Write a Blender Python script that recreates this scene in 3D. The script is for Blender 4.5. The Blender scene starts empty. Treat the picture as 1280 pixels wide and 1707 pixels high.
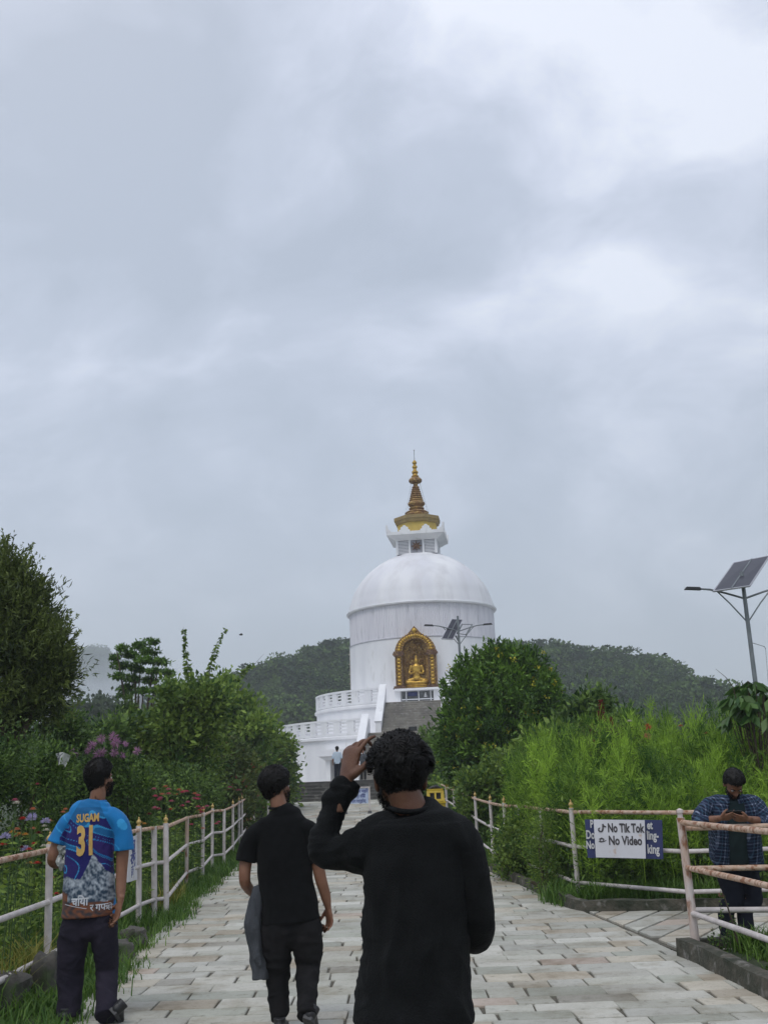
import bpy, math, random
import numpy as np
from mathutils import Vector, Matrix, noise
from mathutils.bvhtree import BVHTree
sc = bpy.context.scene
COL = sc.collection
# ------------------------------------------------------------------ camera, sky, sun, exposure
FPX = 1700.0; EYE = 1.55
TH = math.atan((1300 - 853.5) / FPX); RO = .037
FW = Vector((0, math.cos(TH), math.sin(TH)))
_r = Vector((1, 0, 0)); _u = Vector((0, -math.sin(TH), math.cos(TH)))
RT = _r * math.cos(RO) - _u * math.sin(RO); UP = _r * math.sin(RO) + _u * math.cos(RO)
cd = bpy.data.cameras.new("camera"); cam = bpy.data.objects.new("camera", cd); COL.objects.link(cam)
cam.matrix_world = Matrix(((RT.x, UP.x, -FW.x, 0), (RT.y, UP.y, -FW.y, 0), (RT.z, UP.z, -FW.z, EYE), (0, 0, 0, 1)))
cd.sensor_fit = 'VERTICAL'; cd.sensor_height = 24; cd.lens = FPX / 1707 * 24
cd.clip_start = .05; cd.clip_end = 20000
sc.camera = cam
def dirpx(x, y): return FW + RT * ((x - 640) / FPX) - UP * ((y - 853.5) / FPX)
def at(x, y, Y):
    d = dirpx(x, y); return Vector((0, 0, EYE)) + d * (Y / d.y)
SUN_EL = math.radians(58); SUN_AZ = math.radians(-35)
w = bpy.data.worlds.new("World"); sc.world = w; w.use_nodes = True
nt = w.node_tree; N = nt.nodes; L = nt.links; N.clear()
def nd(t, **k):
    n = N.new(t)
    for a, b in k.items():
        if a.startswith('_'): n.inputs[a[1:].replace('_', ' ')].default_value = b
        else: setattr(n, a, b)
    return n
out = nd('ShaderNodeOutputWorld')
sky = nd('ShaderNodeTexSky'); sky.sky_type = 'NISHITA'; sky.sun_disc = False
sky.sun_elevation = SUN_EL; sky.sun_rotation = SUN_AZ
bsky = nd('ShaderNodeBackground'); bsky.inputs[1].default_value = .03
L.new(sky.outputs[0], bsky.inputs[0])
tc = nd('ShaderNodeTexCoord')
def vmath(op, a, b=None):
    n = nd('ShaderNodeVectorMath', operation=op)
    for i, q in enumerate((a, b)):
        if q is None: continue
        if isinstance(q, (tuple, list, Vector)): n.inputs[i].default_value = tuple(q)
        else: L.new(q, n.inputs[i])
    return n
def m_(op, a, b=0.0, c=0.0, clamp=False):
    n = nd('ShaderNodeMath', operation=op); n.use_clamp = clamp
    for i, q in enumerate((a, b, c)):
        if isinstance(q, (int, float)): n.inputs[i].default_value = q
        else: L.new(q, n.inputs[i])
    return n.outputs[0]
dirv = vmath('NORMALIZE', tc.outputs['Generated']).outputs[0]
# flatten the cloud layer a little so that cells stretch towards the horizon
sep = nd('ShaderNodeSeparateXYZ'); L.new(dirv, sep.inputs[0])
scl = vmath('MULTIPLY', dirv, (1.0, 1.0, 1.5)).outputs[0]
warp = nd('ShaderNodeTexNoise', _Scale=2.2, _Detail=3.0); L.new(scl, warp.inputs['Vector'])
wv = vmath('SUBTRACT', warp.outputs['Color'], (.5, .5, .5)).outputs[0]
wv2 = vmath('SCALE', wv); wv2.inputs['Scale'].default_value = .35
pos = vmath('ADD', scl, wv2.outputs[0]).outputs[0]
n1 = nd('ShaderNodeTexNoise', _Scale=2.6, _Detail=7.0, _Roughness=.5); L.new(pos, n1.inputs['Vector'])
n2 = nd('ShaderNodeTexNoise', _Scale=7.0, _Detail=8.0, _Roughness=.55); L.new(pos, n2.inputs['Vector'])
warp2 = vmath('SCALE', wv); warp2.inputs['Scale'].default_value = .28
dw = vmath('ADD', dirv, warp2.outputs[0]).outputs[0]
acc = None
# cloud masses and thin spots by their place in the sky: (pixel x, y of its centre, width, strength)
for (px, py, wd, st) in [(420, 330, .26, -.52), (800, 330, .17, -.42), (180, 420, .2, -.25), (620, 480, .14, -.35), (1150, 400, .10, -.42), (60, 120, .16, -.15),
                         (820, 100, .16, .68), (1150, 120, .20, .62), (620, 20, .15, .35), (830, 515, .055, .75), (900, 380, .10, -.3), (1060, 470, .04, .4), (165, 560, .05, .5), (1010, 490, .045, .4), (230, 620, .05, .35), (1100, 260, .10, .25),
                         (690, 600, .07, .28), (1100, 620, .12, .2), (500, 680, .16, .22), (60, 660, .12, .2), (840, 670, .06, -.22), (900, 560, .05, -.2), (1250, 500, .06, -.1), (480, 790, .12, -.12), (1000, 800, .2, .05)]:
    d = dirpx(px, py).normalized()
    ds = vmath('DISTANCE', dw, tuple(d)).outputs['Value']
    q = m_('DIVIDE', ds, wd); q = m_('MULTIPLY', q, q); q = m_('MULTIPLY', q, -1.0); g = m_('POWER', 2.71828, q)
    g = m_('MULTIPLY', g, st)
    acc = g if acc is None else m_('ADD', acc, g)
f = m_('ADD', m_('MULTIPLY', m_('SUBTRACT', n1.outputs[0], .5), 1.9), m_('MULTIPLY', m_('SUBTRACT', n2.outputs[0], .5), 2.1))
f = m_('ADD', m_('MULTIPLY', f, .74), m_('MULTIPLY', acc, .74))
f = m_('ADD', f, .47, clamp=True)
ramp = nd('ShaderNodeValToRGB'); L.new(f, ramp.inputs[0])
e = ramp.color_ramp.elements
e[0].position = 0.0; e[0].color = (.39, .43, .50, 1)
e[1].position = 1.0; e[1].color = (.86, .885, .96, 1)
k = e.new(.35); k.color = (.475, .515, .60, 1)
k = e.new(.65); k.color = (.63, .665, .765, 1)
# towards the horizon the layer evens out into a grey-blue
hz = m_('MULTIPLY_ADD', sep.outputs['Z'], -3.0, .80, clamp=True)
mx = nd('ShaderNodeMixRGB'); L.new(hz, mx.inputs[0]); L.new(ramp.outputs[0], mx.inputs[1]); mx.inputs[2].default_value = (.56, .595, .675, 1)
bcl = nd('ShaderNodeBackground'); L.new(mx.outputs[0], bcl.inputs[0]); bcl.inputs[1].default_value = 1.05
ad = nd('ShaderNodeAddShader'); L.new(bsky.outputs[0], ad.inputs[0]); L.new(bcl.outputs[0], ad.inputs[1]); L.new(ad.outputs[0], out.inputs[0])
sd = bpy.data.lights.new("sun", 'SUN'); sd.energy = 1.35; sd.angle = math.radians(25); sd.color = (1, .97, .93)
sun = bpy.data.objects.new("sun", sd); COL.objects.link(sun)
sun.rotation_euler = (math.radians(90) - SUN_EL, 0, math.radians(-25))
sc.view_settings.view_transform = 'Standard'; sc.view_settings.look = 'None'
sc.view_settings.exposure = 0; sc.view_settings.gamma = 1
try: sc.cycles.volume_bounces = 2; sc.cycles.max_bounces = 8; sc.cycles.transparent_max_bounces = 8
except Exception: pass
PI = math.pi
# ------------------------------------------------------------------ helpers
def G(Y):
    return 0.0 if Y < 20 else min(.7, .0009 * (Y - 20) ** 2)
def gr(x, y):
    lo, hi = 1.0, 200.0
    for i in range(50):
        m = (lo + hi) / 2
        if at(x, y, m).z > G(m): lo = m
        else: hi = m
    return at(x, y, lo)
def tag(o, label=None, cat=None, group=None, kind=None):
    if label: o['label'] = label
    if cat: o['category'] = cat
    if group: o['group'] = group
    if kind: o['kind'] = kind
    return o
def thing(name, label, cat, loc=(0, 0, 0), group=None, rz=0):
    o = bpy.data.objects.new(name, None); COL.objects.link(o); o.location = loc; o.rotation_euler = (0, 0, rz)
    o.empty_display_size = .1
    return tag(o, label, cat, group)
def link(name, me, mat=None, parent=None):
    o = bpy.data.objects.new(name, me); COL.objects.link(o)
    if mat is not None and not me.materials: me.materials.append(mat)
    if parent is not None: o.parent = parent
    return o
def copy_tree(o, parent=None):
    c = o.copy(); COL.objects.link(c)
    if parent is not None: c.parent = parent
    for ch in list(o.children): copy_tree(ch, c)
    return c
def npmesh(name, V, F, v=None, smooth=False):
    V = np.ascontiguousarray(V, dtype=np.float32); F = np.ascontiguousarray(F, dtype=np.int32)
    me = bpy.data.meshes.new(name); k = F.shape[1]
    me.vertices.add(len(V)); me.vertices.foreach_set('co', V.ravel())
    me.loops.add(F.size); me.loops.foreach_set('vertex_index', F.ravel())
    me.polygons.add(len(F)); me.polygons.foreach_set('loop_start', np.arange(0, F.size, k, dtype=np.int32))
    if v is not None:
        a = me.attributes.new('v', 'FLOAT', 'FACE'); a.data.foreach_set('value', np.ascontiguousarray(v, dtype=np.float32))
    me.update(calc_edges=True)
    if smooth: me.shade_smooth()
    return me
class MB:
    def __init__(s): s.v = []; s.f = []
    def add(s, vs, fs):
        b = len(s.v); s.v += [tuple(q) for q in vs]; s.f += [tuple(i + b for i in f) for f in fs]; return s
    def box(s, c, d, R=None, taper=1.0):
        x, y, z = d[0] / 2, d[1] / 2, d[2] / 2; t = taper
        vs = [(-x, -y, -z), (x, -y, -z), (x, y, -z), (-x, y, -z), (-x * t, -y * t, z), (x * t, -y * t, z), (x * t, y * t, z), (-x * t, y * t, z)]
        vs = [Vector(q) for q in vs]
        if R is not None: vs = [R @ q for q in vs]
        vs = [q + Vector(c) for q in vs]
        return s.add(vs, [(0, 3, 2, 1), (4, 5, 6, 7), (0, 1, 5, 4), (1, 2, 6, 5), (2, 3, 7, 6), (3, 0, 4, 7)])
    def tube(s, pts, r, n=10, cap=True):
        pts = [Vector(p) for p in pts]
        if not isinstance(r, (list, tuple)): r = [r] * len(pts)
        t0 = (pts[1] - pts[0]).normalized(); a = t0.orthogonal().normalized(); vs = []; fs = []
        for i, p in enumerate(pts):
            t = (pts[min(i + 1, len(pts) - 1)] - pts[max(i - 1, 0)]).normalized()
            a = (a - t * a.dot(t)).normalized(); b = t.cross(a)
            for k in range(n):
                an = 2 * PI * k / n; vs.append(p + (a * math.cos(an) + b * math.sin(an)) * r[i])
        for i in range(len(pts) - 1):
            for k in range(n):
                k2 = (k + 1) % n; fs.append((i * n + k, i * n + k2, (i + 1) * n + k2, (i + 1) * n + k))
        if cap: fs.append(tuple(range(n - 1, -1, -1))); fs.append(tuple((len(pts) - 1) * n + k for k in range(n)))
        return s.add(vs, fs)
    def lathe(s, prof, c=(0, 0, 0), n=32, a0=0, cap=True, sx=1, sy=1):
        vs = []; fs = []
        for (r, z) in prof:
            for k in range(n):
                an = a0 + 2 * PI * k / n; vs.append((c[0] + r * math.cos(an) * sx, c[1] + r * math.sin(an) * sy, c[2] + z))
        for i in range(len(prof) - 1):
            for k in range(n):
                k2 = (k + 1) % n; fs.append((i * n + k, i * n + k2, (i + 1) * n + k2, (i + 1) * n + k))
        if cap: fs.append(tuple(range(n - 1, -1, -1))); fs.append(tuple((len(prof) - 1) * n + k for k in range(n)))
        return s.add(vs, fs)
    def arc(s, r0, r1, z0, z1, a0, a1, n=60, c=(0, 0)):
        """a curved wall between two radii, two heights and two angles"""
        vs = []; fs = []
        for i in range(n + 1):
            a = a0 + (a1 - a0) * i / n; ca, sa = math.cos(a), math.sin(a)
            for (r, z) in ((r0, z0), (r1, z0), (r1, z1), (r0, z1)): vs.append((c[0] + r * ca, c[1] + r * sa, z))
        for i in range(n):
            b = i * 4; d = b + 4
            for k in range(4): fs.append((b + k, b + (k + 1) % 4, d + (k + 1) % 4, d + k))
        fs.append((3, 2, 1, 0)); fs.append(tuple(n * 4 + k for k in range(4)))
        return s.add(vs, fs)
    def prism(s, poly, y0, y1, f=lambda x, y, z: (x, y, z)):
        """a polygon of (x, z) pushed from y0 to y1"""
        n = len(poly); vs = [f(x, y0, z) for x, z in poly] + [f(x, y1, z) for x, z in poly]
        fs = [tuple(range(n)), tuple(range(2 * n - 1, n - 1, -1))] + [(k, n + k, n + (k + 1) % n, (k + 1) % n) for k in range(n)]
        return s.add(vs, fs)
    def ball(s, c, r, n=12, m=8):
        if not isinstance(r, (tuple, list)): r = (r, r, r)
        vs = [(c[0], c[1], c[2] - r[2])]; fs = []
        for i in range(1, m):
            ph = -PI / 2 + PI * i / m
            for k in range(n):
                a = 2 * PI * k / n; vs.append((c[0] + r[0] * math.cos(ph) * math.cos(a), c[1] + r[1] * math.cos(ph) * math.sin(a), c[2] + r[2] * math.sin(ph)))
        vs.append((c[0], c[1], c[2] + r[2])); T = len(vs) - 1
        for k in range(n):
            k2 = (k + 1) % n; fs.append((0, 1 + k2, 1 + k)); fs.append((T, T - n + k, T - n + k2))
            for i in range(m - 2): b = 1 + i * n; fs.append((b + k, b + k2, b + n + k2, b + n + k))
        return s.add(vs, fs)
    def mesh(s, name='m', smooth=None, off=None):
        me = bpy.data.meshes.new(name); vs = s.v
        if off is not None: vs = [(x - off[0], y - off[1], z - off[2]) for x, y, z in vs]
        me.from_pydata(vs, [], s.f); me.validate(); 
        if smooth is not None: me.shade_smooth(); me.set_sharp_from_angle(angle=math.radians(smooth))
        return me
    def build(s, name, mat, parent=None, smooth=None, off=None):
        if off is None and parent is not None and s.world: off = parent.location
        return link(name, s.mesh(name, smooth, off), mat, parent)
    world = False
class WB(MB):
    world = True      # points are given in the place's coordinates, the mesh is stored relative to its (unrotated) parent
# ------------------------------------------------------------------ materials
def newmat(name):
    m = bpy.data.materials.new(name); m.use_nodes = True; t = m.node_tree
    p = t.nodes['Principled BSDF']; return m, t, p
def c4(c): return (c[0], c[1], c[2], 1)
def mat(name, col, col2=None, scale=3., rough=.75, bump=0., bscale=40., metal=0., spec=.5, detail=6., lo=.35, hi=.65, col3=None, s3=12., lo3=.55, hi3=.62, stretch=(1, 1, 1), sheen=0.):
    m, t, p = newmat(name); n = t.nodes; l = t.links
    col2 = col2 or tuple(c * .8 for c in col)
    tc = n.new('ShaderNodeTexCoord'); mp = n.new('ShaderNodeMapping'); mp.inputs['Scale'].default_value = stretch
    l.new(tc.outputs['Object'], mp.inputs[0])
    def noisy(s, d):
        q = n.new('ShaderNodeTexNoise'); q.inputs['Scale'].default_value = s; q.inputs['Detail'].default_value = d; l.new(mp.outputs[0], q.inputs['Vector']); return q
    def mr(src, a, b):
        q = n.new('ShaderNodeMapRange'); q.inputs[1].default_value = a; q.inputs[2].default_value = b; l.new(src, q.inputs[0]); return q.outputs[0]
    x = n.new('ShaderNodeMixRGB'); x.inputs[1].default_value = c4(col); x.inputs[2].default_value = c4(col2)
    l.new(mr(noisy(scale, detail).outputs[0], lo, hi), x.inputs[0]); res = x.outputs[0]
    if col3:
        y = n.new('ShaderNodeMixRGB'); y.inputs[2].default_value = c4(col3); l.new(res, y.inputs[1]); l.new(mr(noisy(s3, 8).outputs[0], lo3, hi3), y.inputs[0]); res = y.outputs[0]
    l.new(res, p.inputs['Base Color']); p.inputs['Roughness'].default_value = rough; p.inputs['Metallic'].default_value = metal
    p.inputs['Specular IOR Level'].default_value = spec
    if sheen: p.inputs['Sheen Weight'].default_value = sheen; p.inputs['Sheen Roughness'].default_value = .5
    if bump:
        b = n.new('ShaderNodeBump'); b.inputs['Strength'].default_value = bump; b.inputs['Distance'].default_value = .02
        l.new(noisy(bscale, 6).outputs[0], b.inputs['Height']); l.new(b.outputs[0], p.inputs['Normal'])
    return m
def leafmat(name, a, b, rough=.55, trans=.25, c=None):
    """two (or three) leaf colours mixed leaf by leaf through the mesh's own random value"""
    m, t, p = newmat(name); n = t.nodes; l = t.links
    a = tuple(a); b = (b[0] * 1.12, b[1] * 1.06, b[2] * .85)  # b brightened and yellowed: on foliage it stands for lit leaf tips
    at_ = n.new('ShaderNodeAttribute'); at_.attribute_name = 'v'
    r = n.new('ShaderNodeValToRGB'); l.new(at_.outputs['Fac'], r.inputs[0]); e = r.color_ramp.elements
    e[0].color = c4(a); e[1].color = c4(b)
    if c: q = e.new(.97); q.color = c4(b); e[len(e) - 1].color = c4(c)
    l.new(r.outputs[0], p.inputs['Base Color']); p.inputs['Roughness'].default_value = rough; p.inputs['Specular IOR Level'].default_value = .3
    tr = n.new('ShaderNodeBsdfTranslucent'); l.new(r.outputs[0], tr.inputs[0]); mx = n.new('ShaderNodeMixShader'); mx.inputs[0].default_value = trans
    l.new(p.outputs[0], mx.inputs[1]); l.new(tr.outputs[0], mx.inputs[2]); l.new(mx.outputs[0], n['Material Output'].inputs[0])
    return m
def attrmat(name, rough=.8, bump=0., bscale=60., stain=None, sheen=0., spec=.3):
    """surface colour carried by the mesh (printed cloth, sorted stones)"""
    m, t, p = newmat(name); n = t.nodes; l = t.links
    a = n.new('ShaderNodeAttribute'); a.attribute_name = 'Col'; res = a.outputs['Color']
    tc = n.new('ShaderNodeTexCoord')
    if stain:
        for (s, lo, hi, c, bl) in stain:
            q = n.new('ShaderNodeTexNoise'); q.inputs['Scale'].default_value = s; q.inputs['Detail'].default_value = 9; q.inputs['Roughness'].default_value = .62; l.new(tc.outputs['Object'], q.inputs['Vector'])
            r = n.new('ShaderNodeMapRange'); r.inputs[1].default_value = lo; r.inputs[2].default_value = hi; r.inputs[4].default_value = bl; l.new(q.outputs[0], r.inputs[0])
            y = n.new('ShaderNodeMixRGB'); y.blend_type = 'MULTIPLY'; y.inputs[2].default_value = c4(c); l.new(res, y.inputs[1]); l.new(r.outputs[0], y.inputs[0]); res = y.outputs[0]
    l.new(res, p.inputs['Base Color']); p.inputs['Roughness'].default_value = rough; p.inputs['Specular IOR Level'].default_value = spec
    if sheen: p.inputs['Sheen Weight'].default_value = sheen
    if bump:
        q = n.new('ShaderNodeTexNoise'); q.inputs['Scale'].default_value = bscale; q.inputs['Detail'].default_value = 6; l.new(tc.outputs['Object'], q.inputs['Vector'])
        b = n.new('ShaderNodeBump'); b.inputs['Strength'].default_value = bump; b.inputs['Distance'].default_value = .01; l.new(q.outputs[0], b.inputs['Height']); l.new(b.outputs[0], p.inputs['Normal'])
    return m
def setcol(me, cols, domain='POINT'):
    a = me.color_attributes.new('Col', 'FLOAT_COLOR', domain)
    c = np.ones((len(a.data), 4), dtype=np.float32); c[:, :3] = np.asarray(cols, dtype=np.float32); a.data.foreach_set('color', c.ravel())
MT = {}
MT['white'] = mat('white_limewash', (.86, .86, .87), (.78, .78, .80), 1.2, .8, .15, 8, col3=(.58, .57, .55), s3=2.2, lo3=.62, hi3=.82, stretch=(1, 1, .35))
MT['dome'] = mat('dome_white', (.86, .86, .87), (.74, .74, .78), .5, .6, .06, 6, col3=(.66, .65, .67), s3=1.1, lo3=.48, hi3=.78, spec=.5, stretch=(1, 1, .2))
MT['stone'] = mat('stair_stone', (.36, .335, .295), (.25, .235, .21), 1.5, .9, .4, 12, col3=(.44, .42, .39), s3=5, lo3=.55, hi3=.7)
MT['darkstone'] = mat('dark_step_stone', (.13, .125, .115), (.075, .072, .066), 1.5, .9, .4, 12, col3=(.22, .21, .19), s3=4, lo3=.56, hi3=.7)
MT['gold'] = mat('gold_paint', (.62, .40, .07), (.42, .24, .04), 6, .38, .3, 20, metal=.55)
MT['oldgold'] = mat('aged_gold', (.38, .22, .06), (.18, .085, .03), 3.5, .45, .5, 12, metal=.45, col3=(.62, .42, .14), s3=7, lo3=.56, hi3=.62)
MT['oldbrown'] = mat('gilded_brown', (.30, .17, .06), (.14, .07, .035), 7, .5, .6, 14, metal=.4, col3=(.55, .36, .12), s3=8, lo3=.52, hi3=.60)
MT['spire'] = mat('gilt_bronze_spire', (.34, .19, .07), (.15, .08, .04), 2.5, .5, .4, 20, metal=.35, col3=(.52, .34, .12), s3=5, lo3=.50, hi3=.62)
MT['bronze'] = mat('brown_bronze', (.17, .09, .05), (.09, .045, .028), 5, .5, .4, 20, metal=.3, col3=(.36, .24, .10), s3=9, lo3=.58, hi3=.66)
MT['yellow'] = mat('yellow_plaster', (.60, .44, .10), (.50, .36, .09), 2, .8, .1, 10)
MT['dark'] = mat('dark_opening_shade', (.02, .02, .024), (.03, .03, .03), 2, .6)  # near-black paint standing in for shade inside openings
MT['black'] = mat('black_plastic', (.012, .012, .014), None, 2, .45)
MT['fence'] = mat('fence_paint_white', (.64, .59, .57), (.50, .45, .43), 9, .6, .25, 60, col3=(.30, .15, .08), s3=26, lo3=.66, hi3=.74)
MT['rust'] = mat('fence_paint_rusty', (.60, .46, .36), (.46, .29, .19), 14, .7, .4, 60, col3=(.28, .12, .06), s3=22, lo3=.50, hi3=.62)
MT['rustpost'] = mat('fence_post_rusty', (.62, .55, .52), (.50, .36, .28), 7, .65, .4, 60, col3=(.27, .12, .06), s3=13, lo3=.53, hi3=.62, stretch=(1, 1, .4))
MT['finial'] = mat('finial_gold', (.55, .40, .13), (.42, .28, .10), 30, .5, metal=.2)
MT['pole'] = mat('galvanised_pole', (.25, .27, .28), (.18, .20, .21), 3, .5, metal=.4)
MT['bark'] = mat('bark', (.10, .075, .05), (.05, .038, .028), 10, .9, .6, 30, stretch=(1, 1, .25))
MT['kerb'] = mat('mossy_kerb', (.095, .085, .065), (.03, .036, .022), 6, .95, .8, 30, col3=(.19, .18, .16), s3=9, lo3=.58, hi3=.7)
MT['soil'] = mat('soil', (.045, .055, .024), (.028, .05, .014), 2, .95, .6, 20)
MT['mortar'] = mat('dark_joint', (.13, .115, .09), (.08, .075, .055), 8, .95, .5, 50)
MT['concrete'] = mat('plaza_concrete', (.40, .39, .355), (.30, .29, .265), 1.2, .9, .2, 20, col3=(.22, .22, .2), s3=3, lo3=.6, hi3=.75)
MT['skin'] = mat('brown_skin', (.235, .115, .068), (.19, .088, .052), 14, .5, .12, 160, spec=.35)
MT['skin_dark'] = mat('dark_brown_skin', (.16, .078, .046), (.12, .055, .034), 14, .48, .15, 160, spec=.35)
MT['hair'] = mat('black_hair', (.0045, .004, .004), (.008, .0065, .006), 30, .55, 0, spec=.25)
MT['black_cotton'] = mat('black_cotton', (.0075, .008, .009), (.005, .0055, .006), 20, .95, .5, 220, spec=.12, sheen=.02)
MT['black_jersey'] = mat('black_jersey_knit', (.0090, .0100, .0108), (.0060, .0068, .0074), 14, .85, .5, 220, spec=.15, sheen=.015)
MT['charcoal'] = mat('charcoal_trousers', (.019, .018, .019), (.011, .011, .012), 8, .9, .5, 220, spec=.12)
MT['purple_trouser'] = mat('dark_plum_trousers', (.032, .027, .042), (.018, .016, .026), 5, .85, .5, 200, spec=.15)
MT['navy_trouser'] = mat('navy_trousers', (.018, .021, .034), (.012, .014, .022), 6, .9, .5, 200, spec=.12)
MT['jeans'] = mat('blue_grey_jeans', (.07, .09, .13), (.05, .06, .09), 12, .9, .3, 200)
MT['jacket'] = mat('grey_jacket', (.058, .064, .074), (.04, .045, .053), 10, .9, .5, 150)
MT['cloth'] = mat('white_cloth', (.55, .56, .53), (.40, .42, .40), 20, .85, .4, 90, col3=(.10, .10, .12), s3=14, lo3=.58, hi3=.63)
MT['shoe'] = mat('black_shoe', (.014, .014, .016), (.02, .02, .022), 20, .5)
MT['sole'] = mat('rubber_sole', (.035, .035, .04), (.06, .06, .06), 20, .6)
MT['teal_tee'] = mat('dark_teal_tshirt', (.012, .032, .036), (.009, .022, .026), 9, .95, .4, 200)
MT['board'] = mat('white_board', (.66, .66, .70), (.60, .60, .63), 3, .5, col3=(.50, .38, .30), s3=6, lo3=.68, hi3=.74)
MT['navyboard'] = mat('navy_board', (.028, .038, .13), (.022, .03, .10), 5, .6)
MT['ltext'] = mat('white_lettering', (.62, .62, .62), None, 5, .7)
MT['dtext'] = mat('dark_lettering', (.045, .04, .045), (.07, .065, .07), 25, .7)
MT['btext'] = mat('blue_lettering', (.05, .07, .25), (.08, .10, .30), 25, .7)
MT['bluish'] = mat('pale_blue_board', (.48, .56, .72), (.42, .50, .68), 6, .6)
MT['goldtext'] = mat('gold_print', (.60, .39, .12), (.52, .32, .09), 40, .7)
MT['whitetext'] = mat('white_print', (.6, .62, .66), None, 30, .7)
MT['bin'] = mat('yellow_bin_paint', (.58, .42, .02), (.46, .32, .02), 6, .5, .1, 20, col3=(.30, .20, .04), s3=12, lo3=.62, hi3=.7)
MT['panel'] = mat('solar_cells', (.035, .035, .05), (.025, .025, .04), 4, .3, spec=.6)
MT['panelback'] = mat('solar_back', (.06, .085, .08), (.05, .07, .065), 3, .5)
MT['rock'] = mat('rough_rock', (.13, .12, .105), (.06, .055, .048), 5, .95, .8, 20, col3=(.05, .07, .03), s3=4, lo3=.55, hi3=.65)
MT['grassm'] = leafmat('grass_blades', (.055, .13, .02), (.13, .24, .045), trans=.3)
MT['dry'] = leafmat('yellowing_weed', (.20, .22, .04), (.36, .34, .09), trans=.3)
# ------------------------------------------------------------------ ground, path, steps
rg = np.random.default_rng(7)
def interp(tab, y):
    return float(np.interp(y, [a for a, b in tab], [b for a, b in tab]))
def build_ground():
    xs = np.unique(np.concatenate([np.linspace(-40, 40, 61), np.geomspace(40, 2400, 12), -np.geomspace(40, 2400, 12)]))
    ys = np.unique(np.concatenate([np.linspace(-20, 80, 101), np.geomspace(80, 2400, 12), -np.geomspace(20, 350, 5)]))
    X, Y = np.meshgrid(xs, ys); Z = np.where(Y < 20, 0, np.minimum(.7, .0009 * (Y - 20) ** 2)) - .03
    nx, ny = len(xs), len(ys); i = np.arange(nx * ny).reshape(ny, nx)
    F = np.stack([i[:-1, :-1], i[:-1, 1:], i[1:, 1:], i[1:, :-1]], -1).reshape(-1, 4)
    tag(link('ground', npmesh('ground', np.stack([X, Y, Z], -1).reshape(-1, 3), F, smooth=True), MT['soil']), kind='structure')
build_ground()
PL = [(2, -2.25), (8.5, -2.4), (10.3, -2.55), (12.5, -2.69), (15.3, -2.9), (19.6, -3.05), (30, -3.9), (36, -4.6), (48, -4.9)]
PR = [(2, 3.3), (7.66, 2.58), (9.4, 2.42), (12.57, 2.1), (15.85, 1.82), (18.4, 1.62), (31, 1.5), (36, 1.6), (48, 2.0)]
def clip(poly, a, b):
    """keep the part of the polygon on the left of the line a->b"""
    out = []; n = len(poly); s = lambda p: (b[0] - a[0]) * (p[1] - a[1]) - (b[1] - a[1]) * (p[0] - a[0])
    for i in range(n):
        p, q = poly[i], poly[(i + 1) % n]; sp, sq = s(p), s(q)
        if sp >= 0: out.append(p)
        if (sp > 0 > sq) or (sp < 0 < sq):
            t = sp / (sp - sq); out.append((p[0] + (q[0] - p[0]) * t, p[1] + (q[1] - p[1]) * t))
    return out
TILEC = [(.47, .47, .43), (.50, .495, .46), (.43, .43, .40), (.50, .47, .41), (.44, .40, .34), (.40, .41, .37), (.36, .35, .32), (.45, .385, .34), (.53, .53, .50)]
def add_tile(mb, cols, poly, R):
    if len(poly) < 3: return
    ar = 0
    for i in range(len(poly)):
        p, q = poly[i], poly[(i + 1) % len(poly)]; ar += p[0] * q[1] - p[1] * q[0]
    if abs(ar) < .01: return
    if ar < 0: poly = poly[::-1]
    n = len(poly); h = R.uniform(0, .006); tx, ty = R.uniform(-.006, .006), R.uniform(-.008, .008)
    cx = sum(p[0] for p in poly) / n; cy = sum(p[1] for p in poly) / n
    c = TILEC[R.choices(range(9), [5, 4, 4, 2.4, 1.6, 2, 1.2, .35, 2])[0]]; k = R.uniform(.86, 1.1)
    top = [(p[0], p[1], G(p[1]) + .012 + h + (p[0] - cx) * tx + (p[1] - cy) * ty) for p in poly]
    inn = [(cx + (x - cx) * .97, cy + (y - cy) * .96, z) for x, y, z in top]
    mid = [(x, y, z - .006) for x, y, z in top]; bot = [(p[0], p[1], G(p[1]) - .02) for p in poly]
    fs = [tuple(range(n))] + [(n + i, n + (i + 1) % n, (i + 1) % n, i) for i in range(n)] + [(2 * n + i, 2 * n + (i + 1) % n, n + (i + 1) % n, n + i) for i in range(n)]
    mb.add(inn + mid + bot, fs)
    cols += [(c[0] * k * 1.0, c[1] * k * .985, c[2] * k * .94)] * (3 * n)
def main_path():
    R = random.Random(3); mb = MB(); cols = []; y = 2.2
    while y < 47.9:
        far = y > 33
        d = R.uniform(.22, .34) if not far else R.uniform(.5, .7)
        sl = R.uniform(-.006, .006)
        x0 = interp(PL, y) - .25; x1 = interp(PR, y) + .25; x = x0 - R.uniform(0, .4)
        g = .0075 if not far else .006
        while x < x1:
            wd = R.uniform(.27, .60) if not far else R.uniform(.7, 1.1)
            s = R.uniform(-.02, .02); jj = [R.uniform(-.007, .007) for _ in range(6)]
            a = [(x + g, y + g + jj[0]), (x + wd - g + s * .3, y + g + jj[1]), (x + wd - g + s, y + d - g + jj[2]), (x + wd * .5, y + d - g + jj[4]), (x + g + s, y + d - g + jj[3])]
            a = [(px, py + sl * px) for px, py in a]
            for tab, sgn in ((PL, 1), (PR, -1)):
                p = (interp(tab, y - .3), y - .3); q = (interp(tab, y + .7), y + .7)
                a = clip(a, q, p) if sgn == 1 else clip(a, p, q)
                if not a: break
            if a: add_tile(mb, cols, a, R)
            x += wd
        y += d
    return mb, cols
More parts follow.
